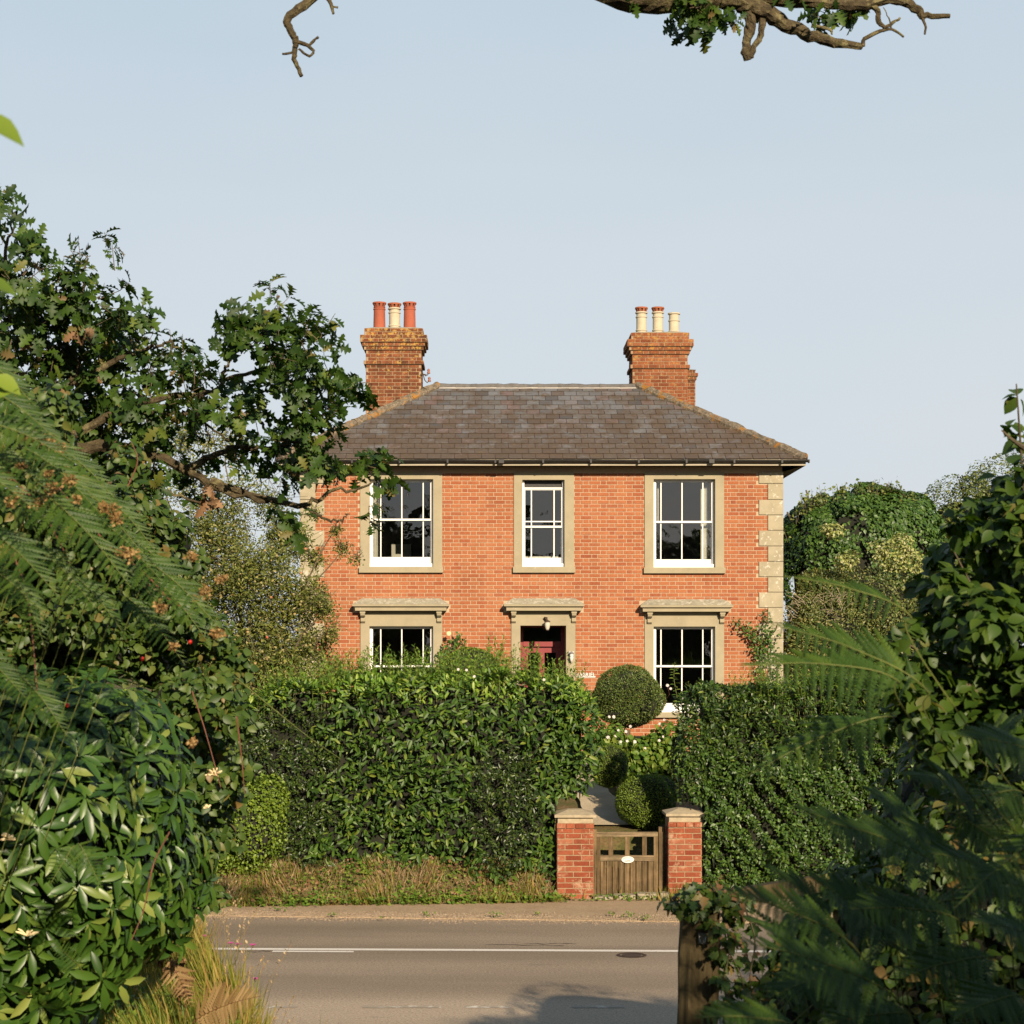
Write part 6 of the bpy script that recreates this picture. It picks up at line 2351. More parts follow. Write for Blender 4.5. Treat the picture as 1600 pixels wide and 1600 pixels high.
mb.build('dead_branch', M['bark'], oak)
Cc, Rr = px_clusters([(1085, 10, 20), (1075, 30, 14), (1110, 18, 16), (1092, 38, 12), (1130, 26, 10), (1150, 25, 8), (1140, 36, 6), (1195, 2, 14), (1230, 4, 10), (1290, 20, 12), (1310, 14, 12), (1285, 30, 8), (1340, 16, 6), (1000, 2, 5), (1115, 45, 4)], 9.2, 0.15)
P, R, S, segs = shoots(Cc, Rr, lambda r: max(1, int((r / 9.2 * F) ** 2 * 3.14 / 110)), 0.085, (4, 7), 0.05, 0.5)
leaves(oak, P, R, S, T_OAK, M['oak'], 60, cell=12, stuff='limb_foliage')
twig_mesh(oak, segs, 0.003, name='limb_twigs')

#@@NEAR
# ------------------------------------------------------------------ near plants: bracken
FERN_N = [0]


def frond(base, tip, label, width=0.13, arch=0.10, nrm=(0.3, -0.5, 0.8), pairs=17, mat='fern', stalk=True, group=None, start=0.10, droop=0.25, name='bracken_frond', ang=62, side=0.0):
    base, tip = np.array(base, float), np.array(tip, float)
    ln = np.linalg.norm(tip - base)
    mid = (base + tip) / 2 + np.array([0, 0, arch * ln])
    gz = float(terrain_z(base[:1], base[1:2])[0])
    foot = base + np.array([-0.95 if tip[0] > base[0] else max(0.35, (base - tip)[0] * 1.1) + side, 0.7, 0])
    foot[2] = min(gz, base[2] - 0.1)
    root = thing(name, label, 'fern', (foot[0], foot[1], foot[2]), group)
    q_ = base - (mid - base) * 0.45 + np.array([0, 0.05, -0.12])
    sp = spline([q_, base, mid, tip], 60)[20:]
    mb = MB()
    rad = np.linspace(0.0022, 0.0008, 40)
    mb.tube(sp, list(rad), 5, 0, False)
    if stalk:
        st_ = spline([foot, foot * 0.6 + q_ * 0.4 + np.array([0, 0.1, 0.05]), q_, base, mid], 40)[:31]
        mb.tube(st_, [0.0018] * 31, 5, 0, False)
    mb.build('stem', M['greenstem'] if mat == 'fern' else M['redstem'], root)
    nrm = np.array(nrm, float)
    me = tmesh('leaflet', T_PINNA, M[mat])
    rl = root_loc(root)
    for i in range(pairs):
        t = start + (0.985 - start) * (i / (pairs - 1)) ** 0.92
        k = min(38, int(t * 39))
        p = sp[k] + (sp[k + 1] - sp[k]) * (t * 39 - k)
        T_ = sp[k + 1] - sp[k]
        T_ /= np.linalg.norm(T_)
        prof = math.sin(min(1.0, (t - start) / 0.16 + 0.35) * math.pi / 2) * (1 - t) ** 0.72 * 1.25 + 0.05
        for s_ in (1, -1):
            S_ = np.cross(nrm, T_) * s_
            S_ /= np.linalg.norm(S_)
            a = math.radians(ang + random.uniform(-7, 7))
            d = T_ * math.cos(a) + S_ * math.sin(a) + np.array([0, 0, -droop - random.uniform(0, 0.12)])
            R_ = basis(d[None], (nrm + rand_dirs(1)[0] * 0.22)[None])[0]
            o = bpy.data.objects.new('leaflet', me)
            COL.objects.link(o)
            o.parent = root
            place(o, p, R_, max(0.008, width * (0.86 if base[0] < 0 else 1.0) * prof * random.uniform(0.85, 1.12)), rl)
    return root


GL = 'bracken fronds leaning over the rhododendron'
GR = 'bracken fronds in the shade at the right'
left_fronds = [
    (-60, 595, 95, 692, 5.3, 'topmost bracken frond at the left edge, above the brown seed heads', 0.13),
    (-70, 655, 130, 730, 5.2, 'second bracken frond from the top at the left edge', 0.14),
    (30, 700, 155, 800, 5.5, 'bracken frond between the two upper clumps of brown seed heads', 0.11),
    (80, 728, 224, 866, 5.6, 'long upper bracken frond running diagonally over the rhododendron', 0.12),
    (60, 770, 205, 918, 5.3, 'bracken frond with long hanging leaflets below the longest diagonal one', 0.15),
    (200, 862, 350, 988, 5.8, 'lowest right bracken frond pointing down at the apple tree foot', 0.14),
    (-40, 820, 92, 932, 5.0, 'bracken frond at the left edge just above the dark rhododendron whorls', 0.14),
    (150, 860, 262, 960, 6.0, 'short bracken frond tucked under the lowest diagonal frond', 0.10),
    (20, 1050, 105, 1150, 5.6, 'broad bracken frond inside the rhododendron leaves', 0.11),
    (118, 1322, 78, 1382, 6.2, 'small bracken frond facing us low in the rhododendron, the left one', 0.075),
    (122, 1318, 158, 1385, 6.2, 'small bracken frond facing us low in the rhododendron, the right one', 0.085),
    (130, 1520, 80, 1470, 6.4, 'little bracken frond near the bottom left above the brambles', 0.07),
    (-90, 720, 60, 800, 4.9, 'bracken frond at the far left below the uppermost pair', 0.12),
    (150, 770, 250, 870, 5.9, 'bracken frond behind the long diagonal one', 0.10),
]
more_left = [(-40, 560, 60, 640, 5.6), (10, 650, 110, 712, 5.9), (-50, 700, 80, 770, 5.4), (70, 690, 190, 790, 6.1), (110, 760, 215, 850, 6.0), (0, 770, 120, 860, 5.6), (130, 800, 250, 905, 5.9), (180, 830, 300, 930, 6.2), (-60, 870, 70, 960, 5.1),
             (40, 850, 150, 950, 5.5), (110, 900, 190, 985, 5.9), (230, 900, 330, 1010, 6.3), (-60, 1010, 40, 1090, 5.2), (20, 900, 70, 1010, 5.4), (190, 930, 290, 1040, 6.2)]
for i_, (a, b, c, d, dist) in enumerate(more_left):
    left_fronds.append((a, b, c, d, dist, ['half hidden bracken tip %s' % w_ for w_ in (
        'against the oak leaves at the left edge', 'just under the topmost frond', 'left of the lower brown seed heads', 'furthest back on the upper slope', 'beside the long diagonal frond, above it', 'between the two left edge fronds',
        'midway down the diagonal, below the seed heads', 'near the lower end of the diagonal', 'just above the whorls at the left edge', 'over the top of the rhododendron, left of its middle', 'over the highest rhododendron whorls',
        'lowest on the slope, next to the apple tree', 'at the left edge in front of the rhododendron', 'hanging steeply at the left, over a red stem', 'steep one beside the arching bramble stem')][i_], 0.09 + 0.03 * random.random()))
for (a, b, c, d, dist, lab, wd) in left_fronds:
    face = wd < 0.09
    frond(at(a, b, dist), at(c, d, dist - 0.25), lab, wd, 0.06 if not face else 0.02, (0.40, -0.74, 0.54) if not face else (0.2, -0.95, 0.2), 16 if not face else 13, 'fern', not face, GL, droop=0.14 if not face else 0.05)

right_fronds = [
    (1395, 1120, 1168, 1212, 4.6, 'sunlit bracken frond hanging in front of the right hedge', 0.135, 1),
    (1445, 1075, 1205, 975, 4.3, 'upper bracken frond in front of the house corner and shrubs', 0.12, 1),
    (1400, 1062, 1158, 1040, 4.2, 'blurred bracken frond reaching across to the right brick wall', 0.12, 1),
    (1420, 960, 1225, 900, 4.6, 'thin bracken tip in front of the olive green shrub', 0.07, 1),
    (1470, 1360, 1300, 1285, 4.2, 'dark bracken frond above the wooden post level', 0.13, 0),
    (1335, 1480, 1128, 1392, 4.0, 'dark bracken frond pointing at the top of the wooden post', 0.12, 0),
    (1400, 1560, 1150, 1470, 3.9, 'dark bracken frond crossing beside the wooden post', 0.12, 0),
    (1400, 1480, 1265, 1370, 4.4, 'dark bracken frond spreading upright right of the post', 0.14, 0),
    (1500, 1440, 1330, 1420, 4.2, 'dark bracken frond low in the right hand shade', 0.14, 0),
    (1520, 1260, 1450, 1185, 4.6, 'small shaded frond pointing up left in the dark right corner', 0.10, 0),
    (1640, 1190, 1500, 1150, 4.4, 'fan shaped shaded bracken frond near the right edge', 0.13, 0),
    (1650, 1300, 1490, 1420, 3.8, 'long shaded bracken frond slanting down from the right edge', 0.08, 0),
    (1490, 1230, 1410, 1210, 4.8, 'tiny bracken tip near the dark middle of the right hand mass', 0.08, 0),
    (1480, 1270, 1580, 1330, 4.6, 'shaded frond arching right below the fan shaped one', 0.10, 0),
    (1430, 1590, 1290, 1600, 4.2, 'bracken frond touching the bottom edge right of the post', 0.13, 0),
    (1560, 1500, 1400, 1530, 4.2, 'dark frond near the bottom in front of the black undergrowth', 0.13, 0),
    (1620, 1400, 1480, 1370, 4.4, 'dark frond at the right edge above the bottom corner', 0.13, 0),
    (1250, 1610, 1085, 1590, 3.7, 'bracken frond at the bottom in front of the wooden post', 0.10, 0),
    (1300, 1440, 1190, 1350, 4.6, 'bracken frond curving over the fence rail', 0.09, 0),
    (1500, 1350, 1400, 1280, 4.5, 'dark bracken frond standing behind the fence rail end', 0.11, 0),
]
more_right = [(1370, 1330, 1240, 1260, 5.0), (1440, 1300, 1350, 1230, 5.1), (1600, 1240, 1490, 1260, 4.6), (1560, 1370, 1430, 1330, 4.4), (1350, 1560, 1230, 1500, 4.1), (1300, 1530, 1200, 1560, 4.3), (1640, 1480, 1520, 1440, 4.0),
              (1460, 1500, 1370, 1450, 4.5), (1600, 1560, 1490, 1590, 4.0), (1380, 1420, 1290, 1400, 4.8), (1530, 1180, 1600, 1120, 4.8), (1450, 1420, 1560, 1400, 4.6), (1250, 1480, 1180, 1440, 4.4), (1500, 1310, 1610, 1270, 4.7)]
for i_, (a, b, c, d, dist) in enumerate(more_right):
    right_fronds.append((a, b, c, d, dist, 'shaded bracken tip ' + (
        'above the fence rail, nearest the hedge', 'second above the rail toward the right', 'under the fan shaped frond', 'level with the rail end, far right', 'right beside the post, lower of two', 'lowest one beside the post', 'at the right edge near the bottom',
        'in the middle of the dark mass', 'in the bottom right corner', 'behind the upright spreading frond', 'topmost in the dark mass, pointing right', 'pointing right in the middle of the dark mass', 'just right of the ivy on the post', 'pointing right below the fan shaped frond')[i_], 0.11, 0))
for (a, b, c, d, dist, lab, wd, lit) in right_fronds:
    frond(at(a, b, dist), at(c, d, dist - 0.15), lab, wd, 0.05, (-0.2, -0.6, 0.75) if not lit else (-0.35, -0.72, 0.6), 16, 'fern', True, GR, droop=0.28 if lit else 0.12, side=1.1 if lit else 0.0)
# dry frond in the grass
frond(at(300, 1600, 7.5), at(408, 1556, 7.3), 'dry brown bracken frond lying in the yellow grass', 0.16, 0.05, (0.1, -0.8, 0.6), 18, 'fern_dead', False, None, droop=0.1, ang=70)
frond(at(262, 1500, 8.5), at(300, 1572, 8.3), 'withered rust brown frond between the grass and brambles', 0.11, 0.05, (0.1, -0.8, 0.6), 12, 'fern_dead', False, None, droop=0.1)


# ------------------------------------------------------------------ rhododendron
def whorls(C, N_, leaf, k=(6, 9), cup=0.25, jit=0.25):
    P, Dv, Nn, S = [], [], [], []
    for c, n_ in zip(C, N_):
        ax = n_ * 0.95 + np.array([0.05, -0.25, 0.32]) + rand_dirs(1)[0] * jit
        ax /= np.linalg.norm(ax)
        s1 = np.cross(ax, [0.1, 0.9, 0.2])
        s1 /= np.linalg.norm(s1)
        s2 = np.cross(ax, s1)
        a0 = random.random() * 6.28
        m = random.randint(*k)
        ti = random.uniform(-0.25, 0.55)
        for i in range(m):
            a = a0 + i * 6.283 / m * 1.02 + random.uniform(-0.12, 0.12)
            rad = s1 * math.cos(a) + s2 * math.sin(a)
            P.append(c + rad * 0.008 + ax * random.uniform(-0.03, 0.02))
            Dv.append(rad + ax * ti + np.array([0, 0, -0.12]))
            Nn.append(ax - rad * ti)
            S.append(leaf * random.uniform(0.75, 1.2))
    P, Dv, Nn, S = map(np.array, (P, Dv, Nn, S))
    return P, basis(Dv, Nn), S


rh = thing('rhododendron', 'large glossy dark rhododendron bush filling the lower left', 'shrub', (-1.9, 7.6, 1.4))
RI = [((-1.88, 7.5, 2.60), (0.60, 0.75, 0.66), 51, 0.14), ((-1.66, 7.9, 2.50), (0.40, 0.5, 0.46), 52, 0.14), ((-2.45, 7.3, 2.5), (0.8, 0.8, 0.95), 53, 0.12), ((-1.64, 7.6, 2.90), (0.38, 0.5, 0.42), 54, 0.14),
      ((-2.3, 7.2, 1.75), (0.70, 0.6, 0.50), 55, 0.12), ((-1.55, 8.3, 2.50), (0.30, 0.4, 0.50), 56, 0.14)]
for k, (c, r, sd_, am_) in enumerate(RI):
    n_ = int(380 * (r[0] + r[1]) * r[2] / 0.8)
    p, q = shell(c, r, n_, sd_, am_, 0.35, -0.15, 4)
    P, R, S = whorls(p, q, 0.112)
    R = basis(R[:, :, 0] + rng.normal(0, 0.16, (len(P), 3)), R[:, :, 2] + rng.normal(0, 0.16, (len(P), 3)))
    leaves(rh, P, R, S, T_RHODO, M['rhodo'], 60 if k in (0, 1, 2, 3) else 30, cell=22)
bush_core(rh, [(c, r, sd_, am_, 0.68) for c, r, sd_, am_ in RI])
mb = MB()
for (a, b) in (((-1.95, 7.6, 1.3), (-1.85, 7.6, 2.4)), ((-1.9, 7.7, 1.3), (-2.1, 7.4, 2.6))):
    branch(mb, [a, (np.array(a) + b) / 2 + rng.normal(0, 0.05, 3), b], 0.03, 0.012, 8, 7)
mb.build('branches', M['twig'], rh)
# withered blossom trusses
for (a, b, r_) in ((42, 1462, 0.045), (335, 1212, 0.04), (325, 1262, 0.02), (12, 1312, 0.03), (262, 1118, 0.02), (8, 1308, 0.02)):
    c = at(a, b, 6.75 if a < 200 else 7.6)
    mb = MB()
    for j in range(9):
        d = rand_dirs(1)[0]
        d[2] = abs(d[2])
        mb.tube([c, c + d * r_ * 0.6, c + d * r_ + np.array([0, 0, -0.004])], [0.002, 0.005, 0.003], 5)
    mb.build('blossom', M['cream_fl'], rh)

# ------------------------------------------------------------------ bramble thicket over and beside it
br_ = thing('bramble_thicket', 'tangled brambles with brown seed heads between oak and rhododendron', 'brambles', (-2.4, 9.6, 1.5))
cl = [(-20, 690, 70), (60, 700, 60), (20, 790, 80), (110, 790, 70), (180, 790, 50), (60, 880, 80), (160, 880, 70), (240, 870, 45), (20, 960, 60), (120, 950, 60), (210, 950, 60), (290, 950, 45), (330, 1000, 45), (250, 1020, 55), (160, 1010, 50),
      (370, 1040, 30), (340, 1090, 45), (290, 1090, 50), (370, 1130, 30), (330, 1170, 50), (370, 1200, 26), (350, 1240, 36), (330, 1290, 34), (240, 810, 34), (300, 880, 26), (90, 640, 40), (20, 620, 45), (280, 820, 26), (200, 720, 30), (-20, 1020, 90), (45, 1010, 60), (-40, 900, 90), (100, 1030, 50), (300, 1140, 40), (320, 1230, 40), (310, 1330, 36), (330, 1400, 24), (285, 1290, 30), (355, 1310, 24), (300, 1400, 26)]
P, R, S = [], [], []
Cc, Rr = px_clusters(cl, 8.6, 0.6)
for i, (c, r_) in enumerate(zip(Cc, Rr)):
    rp = cl[i][2]
    m = int(rp * rp * 3.14 / 20)
    p, q = ball_leaves(c, (r_, r_ * 1.6, r_), m)
    q = q + np.array([0.1, -0.7, 0.4])
    q /= np.linalg.norm(q, axis=1, keepdims=True)
    P.append(p)
    R.append(orient(q, 0.85, 0.3, 0.3))
    S.append(rng.uniform(0.022, 0.062, m))
P, R, S = np.vstack(P), np.vstack(R), np.concatenate(S)
leaves(br_, P, R, S, T_HAZEL, M['bramble'], 240, cell=14)
bush_core(br_, [(c + np.array([-0.1, 0.5, -0.05]), (r_ * 1.2, 0.4, r_ * 1.1), i, 0.1, 0.72) for i, (c, r_) in enumerate(zip(Cc, Rr)) if cl[i][1] > 720 and cl[i][0] < 300])
# arching red stems
for pts in (((18, 860, 5.6), (40, 920, 5.5), (50, 990, 5.5), (58, 1080, 5.5)), ((265, 1300, 6.8), (240, 1350, 6.6), (225, 1420, 6.6), (205, 1470, 6.5)), ((370, 1060, 8.2), (430, 1110, 8.0), (480, 1150, 7.8), (532, 1186, 7.6)),
            ((90, 760, 6.5), (150, 830, 6.4), (215, 900, 6.4), (300, 960, 6.4)), ((300, 1080, 7.6), (320, 1140, 7.5), (345, 1230, 7.4)), ((200, 760, 8), (215, 720, 8), (205, 690, 8)), ((370, 1120, 8), (378, 1190, 7.8), (382, 1240, 7.8)),
            ((180, 860, 6), (230, 900, 6), (262, 935, 6)), ((0, 730, 6), (60, 790, 6), (110, 880, 6.1))):
    mb = MB()
    mb.tube(spline([at(*p) for p in pts], 16), list(np.linspace(0.0035, 0.0018, 16)), 5, 0.1, False)
    mb.build('stem', M['redstem'] if pts[0][0] != 370 or pts[0][1] == 1120 else M['greenstem'], br_)
# brown seed heads
P, S = [], []
for (a, b, r_) in ((48, 678, 16), (72, 688, 14), (95, 699, 12), (30, 672, 10), (108, 750, 14), (80, 764, 12), (62, 788, 14), (30, 772, 12), (18, 785, 12), (175, 797, 16), (182, 810, 12), (160, 792, 10), (205, 867, 14), (190, 862, 10), (250, 950, 12), (340, 990, 12), (120, 780, 8),
                   (75, 740, 8), (35, 730, 10), (8, 745, 12), (320, 925, 12), (300, 870, 10), (4, 860, 12), (0, 700, 10), (345, 905, 10), (270, 1010, 8), (300, 1160, 8)):
    c = at(a, b, 5.25)
    m = int(r_ * 8)
    d = rand_dirs(m)
    P.append(c + d * (r_ / F * 5.25) * rng.random((m, 1)) ** 0.5 * np.array([1, 1, 0.8]))
P = np.vstack(P)
leaves(br_, P, basis(rand_dirs(len(P)), rand_dirs(len(P))), rng.uniform(0.006, 0.014, len(P)), T_ROUND, M['seed'], stuff='seed_heads')
mb = MB()
for (a, b) in ((222, 1029), (297, 1003), (105, 1102)):
    c = at(a, b, 6.2)
    mb.lathe(c[0], c[1], [(0.001, c[2] - 0.008), (0.007, c[2] - 0.003), (0.007, c[2] + 0.004), (0.001, c[2] + 0.008)], 8)
mb.build('berries', M['berry'], br_, smooth=True)

# big soft leaves at the extreme left edge, close to the lens
nl = thing('hazel_twig', 'out of focus serrated leaves poking in at the upper left edge', 'twig', (-0.95, 3.2, 3.6))
P = np.array([at(-28, 186, 2.7), at(-30, 440, 3.4), at(-10, 590, 4.2), at(-20, 620, 4.2)])
Dv = np.array([[1, 0.1, -0.35], [1, 0, -0.15], [1, 0.1, -0.4], [0.8, 0, 0.4]])
Nn = np.array([[-0.1, -0.6, 0.7], [0.2, -0.5, 0.8], [0.2, -0.7, 0.6], [0.2, -0.7, 0.6]])
leaves(nl, P, basis(Dv, Nn), np.array([0.068, 0.07, 0.07, 0.07]), T_HAZEL, M['box_lime'], 4, cell=1)
twig_mesh(nl, [[at(-40, 700, 3.6), at(-45, 450, 3.3), at(-32, 190, 2.7)], [at(-40, 700, 3.6), np.array([-1.1, 3.8, 2.2]), np.array([-1.15, 3.9, 1.4])]], 0.006)

# ------------------------------------------------------------------ grassy bank at the lower left
gm = lambda x, y: (x < -1.25 - 0.0 * y)
bank_mask = lambda x, y: (x < -1.00 - (y - 9) * 0.244 + 0.06 * np.sin(y * 5))
blades('bank_grass', (-3.8, -0.7), (7.6, 16.0), 34000, (0.10, 0.28), M['grass'], 'yellow green grass on the bank at the lower left by the road', 1.3, mask=bank_mask, wide=0.8)
blades('grass_under_rhododendron', (-2.6, -0.9), (6.0, 9.5), 9000, (0.08, 0.24), M['weed'], 'green undergrowth below the rhododendron', 1.3, mask=lambda x, y: x < -0.2 * y + 0.35, wide=1.0)
xs = rng.uniform(-2.9, -1.2, 120)
ysr = rng.uniform(7.0, 9.8, 120)
k_ = xs < -0.155 * ysr + 0.02
weed_patch('undergrowth', xs[k_], ysr[k_], 'small leaved undergrowth at the bottom left corner', (0.02, 0.05), 40, M['weed'], 0.13)
# seeding grass stems at the edge of the bank
segs, P, Dv = [], [], []
for k in range(46):
    y = random.uniform(9.5, 12.5)
    x = -1.02 - (y - 9) * 0.244 + random.uniform(-0.25, 0.06)
    z = float(terrain_z(np.array([x]), np.array([y]))[0])
    h = random.uniform(0.25, 0.5)
    lx = random.uniform(-0.05, 0.22)
    pts = [np.array([x, y, z]), np.array([x + lx * 0.4, y, z + h * 0.6]), np.array([x + lx, y, z + h])]
    segs.append(pts)
    for j in range(7):
        P.append(pts[2] - (pts[2] - pts[1]) * j * 0.09)
        Dv.append([random.uniform(-1, 1), random.uniform(-1, 1), 0.8])
twig_mesh(None, segs, 0.0022, M['straw'], 'seeding_grass')['label'] = 'thin seeding grass stems along the edge of the left bank'
leaves(None, np.array(P), basis(np.array(Dv), rand_dirs(len(P))), rng.uniform(0.012, 0.028, len(P)), T_SMALL, M['straw'], stuff='grass_seeds', label='pale seed heads on the thin grass stems')
for (a, b, d_, lab) in ((372, 1478, 11.0, 'pink knapweed nearest the grass, pair of blooms, left one'), (395, 1479, 11.0, 'pink knapweed overlapping the white road line'), (399, 1532, 10.2, 'pink knapweed lowest, over the road'), (360, 1476, 11.3, 'small faded knapweed head left of the pink pair'), (321, 1465, 11.5, 'pale pink knapweed head within the yellow grass'), (357, 1466, 11.5, 'dark unopened knapweed bud above the pink blooms')):
    c = at(a, b, d_)
    kw = thing('knapweed', lab, 'flower', (c[0] - 0.12, c[1], c[2] - 0.5), 'knapweed flowers on the left bank')
    mb = MB()
    mb.tube(spline([c + np.array([-0.22, 0, -0.5]), c + np.array([-0.10, 0, -0.2]), c], 8), 0.0022, 5, 0, False)
    mb.build('stem', M['greenstem'], kw)
    mb = MB()
    mb.lathe(c[0], c[1], [(0.001, c[2] - 0.008), (0.008, c[2] - 0.002), (0.005, c[2] + 0.008), (0.001, c[2] + 0.009)], 8)
    mb.build('bud', M['twig'], kw)
    if 'bud' not in lab:
        mb = MB()
        for j in range(16):
            a_ = j * 2.4
            d = np.array([math.cos(a_), math.sin(a_), 0.5 + 0.8 * random.random()])
            d /= np.linalg.norm(d)
            mb.tube([c + np.array([0, 0, 0.006]), c + d * 0.022], [0.0012, 0.0022], 4)
        mb.build('petals', M['pink'], kw)
cs = thing('dead_flower_heads', 'rusty dead flower heads standing in the yellow bank grass', 'dead plant', tuple(at(285, 1560, 8.6)))
P = []
for (a, b, r_) in ((272, 1512, 13), (282, 1504, 10), (262, 1520, 8), (290, 1530, 12), (282, 1545, 12), (292, 1552, 8), (250, 1505, 6)):
    c = at(a, b, 8.6)
    m = int(r_ * 9)
    P.append(c + rand_dirs(m) * (r_ / F * 8.6) * rng.random((m, 1)) ** 0.5)
P = np.vstack(P)
leaves(cs, P, basis(rand_dirs(len(P)), rand_dirs(len(P))), rng.uniform(0.010, 0.026, len(P)), T_ROUND, M['dead'], stuff='flower_heads')
twig_mesh(cs, [[at(285, 1620, 8.6), at(280, 1560, 8.6), at(272, 1512, 8.6)], [at(290, 1620, 8.6), at(290, 1550, 8.6)]], 0.004, M['redstem'], 'stems')

# ------------------------------------------------------------------ right side: post, rail, ivy, hazel, dark thicket
d_ = 6.6
po = thing('gate_post', 'old weathered timber post with iron latch, ivy on its top', 'post', (at(1095, 1500, d_)[0], d_ + 0.06, 1.5))
x0, x1 = at(1062, 1500, d_)[0], at(1126, 1500, d_)[0]
V, Fs = [], []
zs = np.linspace(1.2, at(0, 1412, d_)[2], 14)
seg_n = 12
for j, z in enumerate(zs):
    for k in range(seg_n):
        a = 2 * math.pi * k / seg_n
        ca_, sa_ = math.cos(a), math.sin(a)
        sq = (abs(ca_) ** 5 + abs(sa_) ** 5) ** (-1 / 5)
        wob = 1 + 0.05 * math.sin(z * 9 + k) + random.uniform(-0.02, 0.02) + (0.04 if j < 5 else 0) - (0.10 if j > 11 else 0)
        V.append(((x0 + x1) / 2 + ca_ * sq * (x1 - x0) / 2 * wob + 0.008 * math.sin(z * 3), d_ + 0.07 + sa_ * sq * 0.072 * wob, z))
for j in range(len(zs) - 1):
    for k in range(seg_n):
        k2 = (k + 1) % seg_n
        Fs.append((j * seg_n + k, j * seg_n + k2, (j + 1) * seg_n + k2, (j + 1) * seg_n + k))
Fs.append(tuple((len(zs) - 1) * seg_n + k for k in range(seg_n)))
mb = MB()
mb.add(V, Fs, 0.5)
mb.build('post', M['post'], po)
mb = MB()
cxp, czp = at(1097, 1465, d_)[0], at(1097, 1465, d_)[2]
mb.box(cxp - 0.014, cxp + 0.014, d_ - 0.016, d_ - 0.004, czp - 0.02, czp + 0.012)
mb.tube([(cxp - 0.016, d_ - 0.022, czp + 0.017), (cxp + 0.016, d_ - 0.022, czp + 0.017)], 0.0035, 6)
mb.tube([(cxp - 0.012, d_ - 0.022, czp + 0.006), (cxp - 0.008, d_ - 0.028, czp - 0.012), (cxp + 0.008, d_ - 0.028, czp - 0.012), (cxp + 0.012, d_ - 0.022, czp + 0.006)], 0.0028, 6)
mb.build('latch', M['metal'], po)
ra = thing('fence_rail', 'grey wooden fence rail running right from the ivy topped post', 'rail', (at(1180, 1390, 7.2)[0], 7.2, 2.3))
mb = MB()
a_, b_ = Vector(at(1118, 1402, 7.0)), Vector(at(1300, 1372, 7.4))
dv = (b_ - a_)
rot = dv.to_track_quat('X', 'Z').to_matrix().to_4x4()
rot.translation = a_
mb.box(0, dv.length, -0.02, 0.02, -0.045, 0.02, 0.6, rot)
mb.build('rail', M['post'], ra)

iv = thing('ivy', 'ivy and bramble leaves sprawling over the top of the wooden post', 'ivy', (at(1110, 1420, 6.6)[0], 6.6, 2.3))
P, Q, S = [], [], []
for (a, b, r_, m, d2) in ((1075, 1405, 18, 46, 6.55), (1100, 1398, 22, 70, 6.5), (1125, 1405, 22, 66, 6.6), (1056, 1418, 12, 20, 6.55), (1145, 1420, 16, 34, 6.7), (1085, 1420, 16, 36, 6.5), (1150, 1400, 14, 24, 6.8), (1130, 1440, 16, 24, 6.8), (1150, 1470, 14, 16, 6.9),
                          (1118, 1450, 12, 22, 6.55), (1122, 1490, 11, 22, 6.55), (1120, 1530, 10, 16, 6.55), (1124, 1570, 12, 22, 6.55), (1135, 1500, 14, 22, 6.8), (1165, 1500, 12, 12, 6.9), (1140, 1545, 14, 22, 6.8), (1160, 1540, 10, 12, 6.8), (1150, 1585, 20, 40, 6.7), (1135, 1470, 10, 16, 6.7), (1175, 1450, 10, 12, 6.9), (1180, 1500, 9, 12, 6.9), (1178, 1560, 9, 16, 6.8), (1040, 1412, 8, 8, 6.6), (1170, 1420, 12, 12, 7.0)):
    c = at(a, b, d2)
    p, q = ball_leaves(c, (r_ / F * d2 * 1.1, 0.09, r_ / F * d2), m)
    P.append(p)
    Q.append(q)
P, Q = np.vstack(P), np.vstack(Q)
Q = Q + np.array([0, -0.8, 0.3])
Q /= np.linalg.norm(Q, axis=1, keepdims=True)
leaves(iv, P, orient(Q, 0.7, 0.3, 0.4), rng.uniform(0.025, 0.055, len(P)), T_IVY, M['bramble'], 150, cell=7)
leaves(iv, P[::7] + 0.01, orient(Q[::7], 0.9, 0.3, 0.4), rng.uniform(0.02, 0.045, len(P[::7])), T_IVY, M['dead'], stuff='withered_leaves')
sg = []
for (pts) in (((1075, 1400), (1110, 1392), (1150, 1400), (1180, 1430)), ((1130, 1430), (1140, 1480), (1132, 1540), (1150, 1600)), ((1165, 1420), (1180, 1470), (1172, 1530), (1185, 1600)), ((1110, 1405), (1130, 1470), (1160, 1530), (1165, 1600)),
              ((1062, 1405), (1050, 1420), (1038, 1416))):
    sg.append(list(spline([at(a, b, 6.75) for a, b in pts], 12)))
twig_mesh(iv, sg, 0.004, M['twig'], 'stems')

# hazel bush
hz = thing('hazel_bush', 'leafy hazel bush at the right edge with sunlit upper leaves', 'bush', (2.4, 6.6, 1.6))
cl = [(1590, 620, 8, 6.2), (1578, 668, 10, 6.2), (1596, 690, 12, 6.2), (1600, 735, 16, 6.2), (1570, 760, 22), (1610, 780, 40), (1540, 800, 30), (1500, 820, 20), (1580, 830, 45), (1520, 850, 40), (1630, 860, 60), (1475, 870, 26), (1560, 900, 50), (1490, 920, 40), (1440, 915, 22),
      (1460, 960, 30), (1430, 985, 22), (1540, 970, 60), (1620, 960, 60), (1480, 1010, 45), (1400, 1000, 14), (1440, 1040, 36), (1550, 1050, 60), (1640, 1060, 70), (1480, 1090, 50), (1400, 1075, 20), (1420, 1110, 34), (1560, 1130, 60), (1390, 1130, 20), (1470, 1160, 50), (1640, 1170, 70)]
Cc, Rr = px_clusters(cl, 6.6, 0.35)
P, R, S = [], [], []
